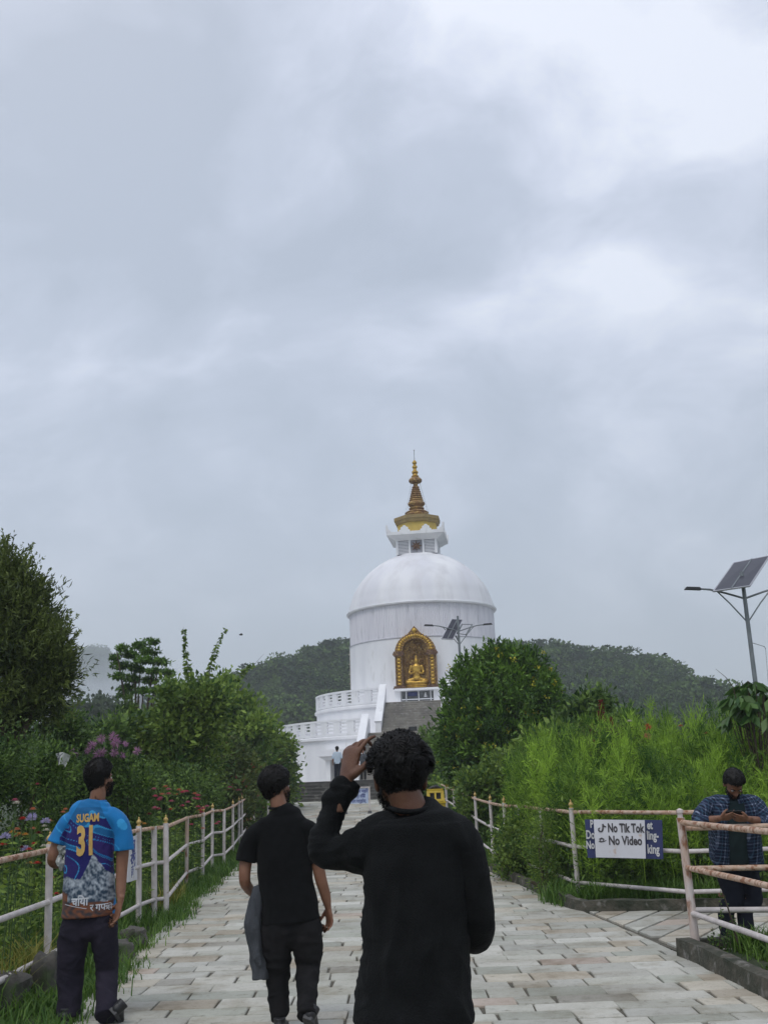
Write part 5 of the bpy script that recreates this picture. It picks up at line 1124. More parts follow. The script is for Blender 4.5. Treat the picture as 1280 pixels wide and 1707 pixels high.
for i, (px, py, s) in enumerate([(124, 1255, .10), (173, 1231, .11), (190, 1228, .11), (195, 1238, .12), (155, 1242, .11), (145, 1252, .08), (165, 1258, .13), (172, 1253, .10), (189, 1255, .10), (204, 1260, .08), (119, 1286, .09), (231, 1252, .10), (210, 1240, .07), (160, 1266, .09)]):
    p = at(px, py, 16.5); flower('mauve spider flower above the man in the blue jersey', 'spider_flower', 'flower', p.x, 16.5, 0, p.z, s * .8, 'mauve', 'spider', 500 + i, 'spider flowers behind the left bed', lean=.02)
for i, (px, py, h_) in enumerate([(1003, 1190, 22), (1001, 1215, 26), (1020, 1225, 26), (986, 1232, 22), (975, 1268, 14), (1018, 1248, 14)]):
    Y = 18.5; p = at(px, py, Y); q = at(px, py - h_ / 2, Y); root = thing('amaranth', 'dark red amaranth spike right of the flowering bush', 'flower', (p.x, Y, 0), 'red amaranth spikes'); b = MB(); b.tube([(0, 0, 0), (0, 0, q.z)], [.012, .005], 6); b.build('stem', MT['bark'], root, 60)
    rng = np.random.default_rng(600 + i); n = 320; t = rng.random(n); zz = p.z - h_ * .011 + t * h_ * .022; rr = .09 * (1 - t * .75); a = rng.random(n) * 6.28; P = np.stack([np.cos(a) * rr * rng.random(n), np.sin(a) * rr * rng.random(n), zz], 1); V, F = leaves(P, nrm(rng.normal(size=(n, 3)) * [.8, .8, .5] + [0, 0, .4]), .05, .022, rng); link('spike', npmesh('s', V, F, rng.random(n)), PM['maroon'] if i != 0 else PM['maroon'], root)
for i, (px, py, c, lb) in enumerate([(1079, 1212, 'red', 'red flower topmost among the feathery green plants'), (1078, 1227, 'salmon', 'brownish pink flower just below the topmost red one'), (1049, 1203, 'white', 'small white flower before the dark shrub on the right'), (1174, 1223, 'salmon', 'faded pink flower in the feathery green below the big-leaved plant'), (1239, 1255, 'white', 'pale withered flower in the green above the man in plaid'), (1134, 1211, 'salmon', 'small salmon flower on the top edge of the feathery green')]):
    Y = 15.5; p = at(px, py, Y); flower(lb, 'tall_flower', 'flower', p.x, Y, 0, p.z, .06, c, 'spider' if i < 2 else 'disc', 620 + i, 'single flowers among the feathery green', lean=.01)
# twiggy weeds in front of the man in plaid
for i, (px, py, tx, ty) in enumerate([(1197, 1600, 1200, 1480), (1188, 1600, 1186, 1545), (1232, 1592, 1205, 1490), (1236, 1590, 1222, 1530), (1205, 1600, 1212, 1540), (1192, 1605, 1180, 1560)]):
    a = gr(px, py); Y = 9.2; p0 = (px, py); shoot('twiggy_weed', ['tallest twiggy weed beside the rusty corner post', 'small twiggy weed at the foot of the rusty corner post', 'leaning brown stalked weed before the legs of the man in plaid', 'short weed before the left shoe of the man in plaid', 'thin weed between the corner post and the man in plaid', 'lowest weed next to the end of the kerb'][i], [(px, py - 6), ((px + tx) / 2 + 3, (py + ty) / 2), (tx, ty)], Y, .045, n=46 if i != 2 else 30, wd=.026, group='twiggy weeds by the corner post', thick=.006 if i != 2 else .02, lm='dark')

# --- low mist lying before the far hill
mm = bpy.data.materials.new('mist_air'); mm.use_nodes = True; t = mm.node_tree; t.nodes.clear(); n = t.nodes; l = t.links
vo = n.new('ShaderNodeVolumePrincipled'); vo.inputs['Color'].default_value = (.90, .93, .97, 1); tcn = n.new('ShaderNodeTexCoord'); no = n.new('ShaderNodeTexNoise'); no.inputs['Scale'].default_value = 1.8; no.inputs['Detail'].default_value = 4
l.new(tcn.outputs['Object'], no.inputs['Vector']); ln = n.new('ShaderNodeVectorMath'); ln.operation = 'LENGTH'; l.new(tcn.outputs['Object'], ln.inputs[0])
a1 = n.new('ShaderNodeMapRange'); a1.inputs[1].default_value = 1.0; a1.inputs[2].default_value = .25; l.new(ln.outputs['Value'], a1.inputs[0])
a2 = n.new('ShaderNodeMapRange'); a2.inputs[1].default_value = .35; a2.inputs[2].default_value = .7; l.new(no.outputs[0], a2.inputs[0])
m1 = n.new('ShaderNodeMath'); m1.operation = 'MULTIPLY'; l.new(a1.outputs[0], m1.inputs[0]); l.new(a2.outputs[0], m1.inputs[1]); m2_ = n.new('ShaderNodeMath'); m2_.operation = 'MULTIPLY'; m2_.inputs[1].default_value = .028; l.new(m1.outputs[0], m2_.inputs[0]); l.new(m2_.outputs[0], vo.inputs['Density'])
oo = n.new('ShaderNodeOutputMaterial'); l.new(vo.outputs[0], oo.inputs['Volume'])
b = MB(); b.ball((0, 0, 0), 1, 32, 20); o = link('mist', b.mesh(), mm); o.location = at(150, 1182, 560); o.scale = (110, 110, 26); tag(o, kind='stuff')
# ------------------------------------------------------------------ people
def capfan(vs, fs, n, base, rev):
    fs.append(tuple(base + (n - 1 - k if rev else k) for k in range(n)))
def limb(mb, pts, ref=(1, 0, 0), n=20, round0=True, round1=True, sup=2.0):
    """pts: (point, half width along ref, half depth); a closed tapering tube of oval rings"""
    P = [Vector(p[0]) for p in pts]; ra = [p[1] for p in pts]; rb = [p[2] if len(p) > 2 else p[1] for p in pts]; ref = Vector(ref)
    # smooth the path and the radii
    Q = []; m = len(P)
    for i in range(m - 1):
        p0, p1, p2, p3 = P[max(0, i - 1)], P[i], P[i + 1], P[min(m - 1, i + 2)]; st = 4
        for k in range(st):
            t = k / st; q = .5 * (2 * p1 + (p2 - p0) * t + (2 * p0 - 5 * p1 + 4 * p2 - p3) * t * t + (3 * p1 - p0 - 3 * p2 + p3) * t ** 3); s = t * t * (3 - 2 * t)
            Q.append((q, ra[i] * (1 - s) + ra[i + 1] * s, rb[i] * (1 - s) + rb[i + 1] * s))
    Q.append((P[-1], ra[-1], rb[-1]))
    def tang(i): return (Q[min(i + 1, len(Q) - 1)][0] - Q[max(i - 1, 0)][0]).normalized()
    R_ = []
    if round0: t = tang(0); r = min(Q[0][1], Q[0][2]); R_ += [(Q[0][0] - t * r * .85, Q[0][1] * .45, Q[0][2] * .45, t), (Q[0][0] - t * r * .5, Q[0][1] * .82, Q[0][2] * .82, t)]
    R_ += [(q, a, b, tang(i)) for i, (q, a, b) in enumerate(Q)]
    if round1: t = tang(len(Q) - 1); r = min(Q[-1][1], Q[-1][2]); R_ += [(Q[-1][0] + t * r * .5, Q[-1][1] * .82, Q[-1][2] * .82, t), (Q[-1][0] + t * r * .85, Q[-1][1] * .45, Q[-1][2] * .45, t)]
    vs = []; fs = []
    for c, a, b, t in R_:
        x = (ref - t * ref.dot(t))
        if x.length < .05: x = t.orthogonal()
        x.normalize(); y = t.cross(x)
        for k in range(n):
            an = 2 * PI * k / n; ca, sa = math.cos(an), math.sin(an); e = 2 / sup
            vs.append(c + x * (a * math.copysign(abs(ca) ** e, ca)) + y * (b * math.copysign(abs(sa) ** e, sa)))
    L_ = len(R_)
    for i in range(L_ - 1):
        for k in range(n): k2 = (k + 1) % n; fs.append((i * n + k, i * n + k2, (i + 1) * n + k2, (i + 1) * n + k))
    fs.append(tuple(range(n - 1, -1, -1))); fs.append(tuple((L_ - 1) * n + k for k in range(n))); mb.add(vs, fs)
def oball(mb, c, r, M_=None, n=16, m=12):
    b = MB(); b.ball((0, 0, 0), r, n, m); M_ = M_ or Matrix.Identity(3); mb.add([Vector(c) + M_ @ Vector(v) for v in b.v], b.f)
def fuse(mb, voxel, smooth=4, name='body'):
    me = bpy.data.meshes.new('tmp'); me.from_pydata([tuple(v) for v in mb.v], [], mb.f); o = bpy.data.objects.new('tmp', me); COL.objects.link(o)
    m = o.modifiers.new('r', 'REMESH'); m.mode = 'VOXEL'; m.voxel_size = voxel; m.use_smooth_shade = True
    if smooth: s = o.modifiers.new('s', 'SMOOTH'); s.factor = .5; s.iterations = smooth
    dg = bpy.context.evaluated_depsgraph_get(); dg.update(); out = bpy.data.meshes.new_from_object(o.evaluated_get(dg)); bpy.data.objects.remove(o); bpy.data.meshes.remove(me)
    out.name = name; out.shade_smooth(); return out
def getv(me): a = np.empty(len(me.vertices) * 3, dtype=np.float32); me.vertices.foreach_get('co', a); return a.reshape(-1, 3)
def getn(me): a = np.empty(len(me.vertices) * 3, dtype=np.float32); me.vertex_normals.foreach_get('vector', a); return a.reshape(-1, 3)
def wrinkle(me, amp, fr, seed, where=None):
    """soft folds: ridges of warped noise pushed along the normals; where(v) scales them"""
    V = getv(me); Nn = getn(me); d = np.zeros(len(V))
    for i, v in enumerate(V):
        w_ = where(v) if where else 1.0
        if w_ <= 0: continue
        p = Vector((v[0] * fr[0], v[1] * fr[1], v[2] * fr[2])) + Vector((seed, seed * .7, 0)); q = noise.noise_vector(p * .6) * .9
        a = 1 - 2 * abs(noise.noise(p + q)); b_ = noise.noise(p * 2.3 + q); d[i] = w_ * amp * (a * .75 + b_ * .45 - .3)
    V = V + Nn * d[:, None]; me.vertices.foreach_set('co', V.astype(np.float32).ravel()); me.update()
def head(mb, c, M_, s=1.0, beard=0.):
    """skull, jaw, nose, ears, brow and lips about c (middle of the skull); the face looks along M_ @ +Y"""
    A = lambda x, y, z: Vector(c) + M_ @ Vector((x * s, y * s, z * s)); S = lambda *r: tuple(q * s for q in r)
    oball(mb, A(0, -.008, .035), S(.073, .092, .082), M_); oball(mb, A(0, .03, -.025), S(.062, .062, .075), M_); oball(mb, A(0, .045, -.065), S(.047, .045, .045), M_); oball(mb, A(0, .072, -.092), S(.024, .020, .019), M_)
    oball(mb, A(0, .068, .028), S(.052, .02, .012), M_)                                    # brow
    for x in (-1, 1):
        oball(mb, A(x * .040, .062, -.012), S(.022, .020, .018), M_)                       # cheekbones
        oball(mb, A(x * .076, -.008, -.012), S(.010, .020, .031), M_ @ Matrix.Rotation(x * .25, 3, 'Z')); oball(mb, A(x * .080, -.016, .004), S(.009, .016, .018), M_)   # ears
        oball(mb, A(x * .012, .094, -.030), S(.009, .011, .008), M_)
    limb(mb, [(A(0, .082, .018), .009 * s), (A(0, .094, -.005), .010 * s), (A(0, .106, -.026), .012 * s)], M_ @ Vector((1, 0, 0)), 10)
    oball(mb, A(0, .083, -.052), S(.024, .010, .006), M_); oball(mb, A(0, .081, -.064), S(.021, .010, .007), M_)
def hand(mb, wr, d, n_, t_, s=1.0, curl=(.35, .4, .45, .5), thumb=.4, spread=.06, r=.0085, palm=.088, first=None):
    """wrist point, finger direction, direction the palm faces, thumb side; five separate curled fingers"""
    d = Vector(d).normalized(); n_ = Vector(n_); n_ = (n_ - d * n_.dot(d)).normalized(); t_ = Vector(t_); sgn = 1 if d.cross(n_).dot(t_) > 0 else -1; t = d.cross(n_) * sgn; wr = Vector(wr)
    limb(mb, [(wr - d * .03 * s, .027 * s, .020 * s), (wr, .027 * s, .018 * s), (wr + d * .035 * s, .036 * s, .016 * s), (wr + d * palm * .8 * s, .041 * s, .013 * s), (wr + d * palm * s, .038 * s, .011 * s)], t, 16)
    for k, (off, ln) in enumerate(((.030, .072), (.010, .080), (-.011, .074), (-.030, .058))):
        b = wr + d * (palm - .012 - abs(k - 1.2) * .004) * s + t * off * s; dd = (d + t * (off * 3.0 * spread / .06)).normalized(); pts = [(b, r * 1.1 * s)]; p = b + dd * .014 * s; pts.append((p, r * 1.08 * s)); an = 0
        for j, f in enumerate((.44, .32, .26)):
            an += (first[k] if first and j == 0 else curl[k]) * (1.0 if j else .8); v = dd * math.cos(an) + n_ * math.sin(an); p = p + v * ln * f * s; pts.append((p, r * (1.0 - .12 * (j + 1)) * s))
        limb(mb, pts, t, 10)
    b = wr + d * .022 * s + t * .026 * s; v = (t * .75 + d * .75 + n_ * .35).normalized(); p1 = b + v * .036 * s; v2 = (d * .9 + t * (.45 - thumb) + n_ * (.35 + thumb)).normalized(); p2 = p1 + v2 * .032 * s; v3 = (d * .9 + t * (.1 - thumb) + n_ * (.45 + thumb)).normalized(); p3 = p2 + v3 * .024 * s
    limb(mb, [(b, .015 * s), (p1, .0115 * s), (p2, .0100 * s), (p3, .0075 * s)], n_, 10); return n_, t
LOWZ = 1.32
def hair(root, c, M_, seed, s=1.0, thick=.018, lump=.010, count=3500, length=.035, curl=1.0, wid=.0022, line=None, mat_='hair', squash=(1, 1, 1), nape=-.075, lumpf=22, lift=.9, fade=.5):
    """a lumpy cap of hair on the skull and thousands of short locks rooted in it"""
    rng = np.random.default_rng(seed); A = Matrix.Translation(Vector(c)) ; o = Vector(root.location)
    r = Vector((.078, .097, .088)) * s; cen = Vector((0, -.010, .035)) * s
    def ok(u):
        x, y, z = u; zz = z
        front = y > .55
        if line: return line(u)
        if y > .30: return zz > .30 + (y - .30) * .55 or False
        if y > -.15: return zz > (-.05 if abs(x) > .5 else -.2)
        return zz * r.z + cen.z > nape * s
    b = MB(); b.ball((0, 0, 0), 1, 56, 40); keep = []; vs = []
    for v in b.v:
        u = Vector(v).normalized(); kk = noise.noise(u * lumpf * .1 * 2 + Vector((seed, 0, 0))) * 1.0 + noise.noise(u * lumpf * .35 + Vector((0, seed, 0))) * .6; t = thick * s * (1.0 + .55 * max(0, u.z)) + lump * s * kk; g = ok(u)
        if not g: t = -.012 * s
        taper = 1.0
        if u.z < .2 and u.y < .35: taper = max(fade, 1 + (u.z - .2) * (1.3 - fade))
        t = t * taper if g else t
        p = cen + Vector((u.x * (r.x + t) * squash[0], u.y * (r.y + t) * squash[1], u.z * (r.z * (LOWZ if u.z < 0 else 1) + t) * squash[2])); vs.append(Vector(c) + M_ @ p - o); keep.append(g)
    fs = [f for f in b.f if any(keep[i] for i in f)]; used = sorted({i for f in fs for i in f}); mp = {i: k for k, i in enumerate(used)}
    me = bpy.data.meshes.new('hair'); me.from_pydata([tuple(vs[i]) for i in used], [], [tuple(mp[i] for i in f) for f in fs]); me.shade_smooth()
    U = nrm(rng.normal(size=(count * 3, 3))); U = np.array([u for u in U if ok(Vector(u))])[:count]; n = len(U)
    t0 = thick * s * (1 + .55 * np.maximum(0, U[:, 2])); tap = np.where(U[:, 2] < .2, np.maximum(fade + .05, 1 + (U[:, 2] - .2) * (1.25 - fade)), 1.0)
    rr = np.array(r)[None] + (t0 * tap)[:, None] * .75; rr[:, 2] *= np.where(U[:, 2] < 0, LOWZ, 1.0); P = np.array(cen)[None] + U * rr * np.array(squash)[None]; cc = nrm(rng.normal(size=(90, 3))); ct = rng.normal(size=(90, 3)); own = np.argmax(U @ cc.T, 1); Tg = nrm(np.cross(U, ct[own] + .45 * rng.normal(size=(n, 3)))); down = np.array([0, 0, -1.0]); D0 = nrm(U * lift + Tg * .5 * curl + down * .15 + np.array([[0, -.15, 0]]))
    D1 = nrm(Tg * curl + U * .35 * lift * curl + down * (.8 - .45 * curl)); D2 = nrm(np.cross(D1, U) * curl + down * .6 - U * .5); L_ = length * s * (.5 + rng.random(n)) * tap
    p0 = P; p1 = p0 + D0 * L_[:, None] * .35; p2 = p1 + D1 * L_[:, None] * .35; p3 = p2 + D2 * L_[:, None] * .3; S = nrm(np.cross(D0, U + .3 * rng.normal(size=(n, 3)))) * wid * s; S2 = nrm(np.cross(D1, U)) * wid * s
    V = np.stack([p0 - S, p0 + S, p1 + S, p1 - S, p2 + S2 * .8, p2 - S2 * .8, p3 + S2 * .25, p3 - S2 * .25], 1).reshape(-1, 3); b0 = np.arange(n)[:, None] * 8; F = np.concatenate([b0 + [0, 1, 2, 3], b0 + [3, 2, 4, 5], b0 + [5, 4, 6, 7]], 0)
    Mr = np.array(M_); V = V @ Mr.T + np.array(c) - np.array(o)
    V0 = getv(me); F0 = [list(p.vertices) for p in me.polygons]; allv = [tuple(v) for v in V0] + [tuple(v) for v in V]; allf = F0 + (F + len(V0)).tolist()
    me2 = bpy.data.meshes.new('hair'); me2.from_pydata(allv, [], allf); me2.shade_smooth(); return link('hair', me2, MT[mat_], root)
def beard(root, c, M_, seed, s=1.0, count=1500, full=1.0):
    rng = np.random.default_rng(seed); o = np.array(root.location); P, D = [], []
    while len(P) < count:
        x, y, z = rng.uniform(-.07, .07), rng.uniform(-.0, .10), rng.uniform(-.115, -.012)
        e1 = (x / .066) ** 2 + ((y - .03) / .066) ** 2 + ((z + .025) / .079) ** 2; e2 = (x / .050) ** 2 + ((y - .045) / .049) ** 2 + ((z + .065) / .048) ** 2; e3 = (x / .027) ** 2 + ((y - .072) / .023) ** 2 + ((z + .092) / .022) ** 2
        if min(abs(e1 - 1), abs(e2 - 1), abs(e3 - 1)) > .22: continue
        if z > -.030 and abs(x) < .050: continue
        if abs(x) < .020 and -.072 < z < -.045: continue
        P.append((x, y, z)); D.append((x * 4, (y - .02) * 4, -.8))
    P = np.array(P) * s; D = nrm(np.array(D) + .4 * rng.normal(size=(count, 3))); V, F = leaves(P, D, .016 * s * full, .0034 * s, rng); V = V @ np.array(M_).T + np.array(c) - o; return link('beard', npmesh('beard', V, F, smooth=True), MT['hair'], root)
def eyes(root, c, M_, s=1.0):
    o = Vector(root.location)
    b = MB(); d = MB(); w_ = MB()
    for x in (-1, 1):
        oball(b, Vector(c) + M_ @ Vector((x * .030 * s, .074 * s, .006 * s)) - o, (.0125 * s, .0115 * s, .0085 * s), M_, 12, 8); oball(d, Vector(c) + M_ @ Vector((x * .030 * s, .0825 * s, .006 * s)) - o, (.006 * s, .0045 * s, .006 * s), M_, 10, 6)
        limb(w_, [(Vector(c) + M_ @ Vector((x * .014 * s, .088 * s, .026 * s)) - o, .003), (Vector(c) + M_ @ Vector((x * .032 * s, .085 * s, .031 * s)) - o, .0035), (Vector(c) + M_ @ Vector((x * .050 * s, .070 * s, .025 * s)) - o, .002)], (0, 0, 1), 8)
    e = b.build('eyes', MT['eyewhite'], root, 60); d.build('pupils', MT['hair'], e, 60); w_.build('eyebrows', MT['hair'], root, 60)
MT['eyewhite'] = mat('eye_white', (.5, .48, .46), None, 3, .3)
def tuck(body, cloths, zmax=9):
    """draw the skin in wherever it would come through the cloth lying on it"""
    me = body.data; V = getv(me).copy(); Nn = getn(me)
    for cl in cloths:
        bv = BVHTree.FromPolygons([v.co for v in cl.data.vertices], [p.vertices for p in cl.data.polygons])
        for i in range(len(V)):
            if V[i][2] > zmax: continue
            v = Vector(V[i]); h = bv.find_nearest(v, .035)
            if h[0] is None: continue
            sd = (v - h[0]).dot(h[1]); nb = Vector(Nn[i])
            if sd > -.007 and nb.dot(h[1]) > .35: V[i] -= Nn[i] * (sd + .012)
    me.vertices.foreach_set('co', V.astype(np.float32).ravel()); me.update()
def shift(me, o): me.transform(Matrix.Translation(-Vector(o))); return me
def shoe(root, heel, toe, up, name='shoe', s=1.0, m='shoe'):
    """heel and toe points of the sole's underside, up direction"""
    heel, toe, up = Vector(heel), Vector(toe), Vector(up).normalized(); d = (toe - heel).normalized(); up = (up - d * up.dot(d)).normalized(); x = d.cross(up); L_ = (toe - heel).length; o = root.location; b = MB()
    A = lambda f, h, k=0: heel + d * L_ * f + up * h + x * k - o
    limb(b, [(A(.05, .045), .033, .040), (A(.25, .045), .034, .042), (A(.5, .036), .040, .034), (A(.75, .028), .046, .025), (A(.93, .022), .034, .017)], x, 16); limb(b, [(A(.14, .03), .036, .036), (A(.13, .10), .040, .044)], x, 16, True, False)
    me = fuse(b, .006, 3, 'shoe'); u = link(name, me, MT[m], root)
    b = MB(); b.v = []; pr_ = [(-.02, .028), (.12, .037), (.4, .036), (.7, .049), (.9, .040), (1.02, .012)]; vs = []
    for h in (0, .022):
        for f, w_ in pr_: vs.append(A(f, h, w_))
        for f, w_ in reversed(pr_): vs.append(A(f, h, -w_))
    n = len(pr_) * 2; b.add(vs, [tuple(range(n - 1, -1, -1)), tuple(range(n, 2 * n))] + [(k, (k + 1) % n, n + (k + 1) % n, n + k) for k in range(n)]); b.build('sole', MT['sole'], u); return u
def RZ(a): return Matrix.Rotation(a, 3, 'Z')
def RX(a): return Matrix.Rotation(a, 3, 'X')
def RY(a): return Matrix.Rotation(a, 3, 'Y')
def K(Y): # pixels -> metres at a distance, near the lower part of the photograph
    return lambda px, py, dy=0.0: at(px, py, Y + dy)
LEAN = RY(0)
# ================= the near man in black, seen from behind =================
def man_near():
    Y = 3.40; A = K(Y); o = (A(690, 1500).x, Y, 0); r = thing('person', 'person in a long sleeved black top, seen from behind, left hand raised to curly hair', 'person', o)
    S = 1 / 500.0
    # skin: one body
    b = MB(); hc = A(667, 1298, .03); Mh = RZ(.10) @ RX(-.16)
    head(b, hc, Mh, 1.0)
    limb(b, [(hc + Mh @ Vector((0, -.028, -.035)), .052, .056), (A(677, 1332, .0), .054, .056), (A(684, 1350, -.005), .054, .050), (A(688, 1372, .005), .060, .040)], (1, 0, 0))
    tors = [((688, 1395), .150, .085), ((690, 1450), .155, .105), ((692, 1520), .145, .10), ((692, 1590), .140, .095), ((692, 1680), .155, .105), ((692, 1740), .160, .11)]
    limb(b, [(A(x, y), a, c) for (x, y), a, c in tors], (1, 0, 0))
    sh, el, wr = A(622, 1392, 0), A(541, 1425, .05), A(577, 1303, .06)
    limb(b, [(A(650, 1400), .05), (sh, .050), (A(580, 1412, .03), .044), (el, .038), (A(556, 1368, .06), .037), (wr, .026, .021)], (0, 1, 0))
    # raised hand: thumb side towards the viewer, palm to the head
    up = Vector((.24, .12, 1)).normalized()
    hand(b, wr, up, (.75, .66, 0), (.66, -.75, 0), 1.06, curl=(.32, .75, .8, .85), thumb=.05, first=(.42, .66, .82, .95), palm=.098, r=.0088, spread=.13)
    # right arm hangs with the forearm brought forward
    limb(b, [(A(755, 1398), .052), (A(786, 1440), .046), (A(800, 1500), .042), (A(802, 1560, .02), .038), (A(785, 1560, .15), .032), (A(762, 1545, .25), .026)], (0, 1, 0))
    hand(b, A(762, 1545, .25), (-.6, .75, .25), (-.3, -.1, 1), (-.6, .5, .4), .95, curl=(.6, .65, .7, .7))
    for sx in (-1, 1): limb(b, [(A(692 + sx * 42, 1745), .085, .095), (A(693 + sx * 42, 1870), .065, .07), ((o[0] + sx * .085, Y, .47), .052, .055), ((o[0] + sx * .09, Y, .1), .036, .04)], (1, 0, 0))
    link('body', shift(fuse(b, .0042, 3), o), MT['skin_dark'], r)
    eyes(r, hc, Mh, 1.0)
    def line(u):
        if u.y > .30: return u.z > .30 + (u.y - .3) * .5
        if u.y > -.30: return u.z > .02
        return u.z > -.93 + .25 * abs(u.x)
    hair(r, hc, Mh, 5, 1.0, thick=.016, lump=.022, count=12000, length=.046, curl=.75, wid=.0015, line=line, lumpf=34, squash=(1.0, 1.0, .98), lift=.42, fade=.14)
    beard(r, hc, Mh, 9, 1.0, 1800)
    # top
    b = MB()
    limb(b, [(A(685, 1346, -.005), .066, .068), (A(688, 1354, 0), .090, .084), (A(690, 1365, 0), .136, .098), (A(691, 1386, 0), .168, .104), (A(691, 1440, 0), .164, .116), (A(691, 1500, 0), .164, .116), (A(691, 1570, 0), .166, .114), (A(692, 1640, 0), .174, .120), (A(693, 1701, 0), .184, .128)], (1, 0, 0), 36, False, False, 2.25)
    # raised sleeve
    limb(b, [(A(668, 1398, 0), .070, .085), (A(640, 1402, .0), .078, .092), (A(600, 1418, .02), .066, .080), (A(566, 1424, .04), .060, .063), (A(542, 1412, .05), .050, .052), (A(549, 1378, .06), .044, .045), (A(561, 1344, .06), .042, .043), (A(572, 1322, .06), .038, .037), (A(576, 1311, .06), .043, .040)], (0, 1, 0), 28, True, False)
    limb(b, [(A(558, 1347, .06), .044, .045), (A(556, 1334, .06), .040, .040)], (0, 1, 0), 20)
    limb(b, [(A(583, 1318, .06), .028, .036), (A(568, 1316, .06), .036, .040)], (0, 1, 0), 20)
    # right sleeve, elbow out, forearm forward
    limb(b, [(A(722, 1386, 0), .070, .090), (A(755, 1394, 0), .070, .086), (A(780, 1430, 0), .056, .074), (A(791, 1480, 0), .053, .066), (A(797, 1530, .01), .051, .060), (A(797, 1553, .05), .052, .054), (A(782, 1556, .14), .046, .046), (A(765, 1547, .23), .042, .040)], (1, 0, 0), 28, True, False)
    me = fuse(b, .0048, 5, 'top')
    cz = A(690, 1400).z
    def wh(v):
        k = 1.0; z = v[2]
        if z > A(690, 1372).z: k = .3
        if z < A(690, 1560).z: k = 1.5
        if abs(v[0] - A(541, 1420).x) < .12: k = 1.7
        return k
    wrinkle(me, .0085, (5, 5, 3.2), 3.0, wh); wrinkle(me, .0065, (10, 9, 6), 9.0, wh)
    wrinkle(me, .006, (9, 9, 26), 4.0, lambda v: 1.0 if v[0] < A(603, 1300).x else (.5 if v[0] > A(772, 1500).x else 0))
    link('long_sleeved_top', shift(me, o), MT['black_jersey'], r)
    # collar band
    b = MB(); b.tube([Vector((.066 * math.cos(t), .067 * math.sin(t), .006 * math.cos(t * 2) + (.010 if math.sin(t) > 0 else 0) * -1)) + A(685, 1349, -.004) - Vector(o) for t in np.linspace(0, 2 * PI, 40)], .0085, 8); b.build('collar', MT['black_jersey'], r, 60)
    tuck([c for c in r.children if c.name.startswith('body')][0], [c for c in r.children if c.name.startswith('long')], A(690, 1351).z)
    # jeans, mostly below the frame
    b = MB()
    for sx in (-1, 1): limb(b, [(A(692 + sx * 30, 1690), .10, .12), (A(692 + sx * 40, 1750), .105, .115), ((o[0] + sx * .09, Y, .55), .085, .09), ((o[0] + sx * .095, Y, .30), .075, .078), ((o[0] + sx * .1, Y, .07), .07, .072)], (1, 0, 0), 24, True, False)
    link('jeans', shift(fuse(b, .008, 4, 'jeans'), o), MT['jeans'], r)
    for sx in (-1, 1): shoe(r, (o[0] + sx * .1, Y - .09, 0.015), (o[0] + sx * .115, Y + .18, 0.015), (0, 0, 1))
    return r
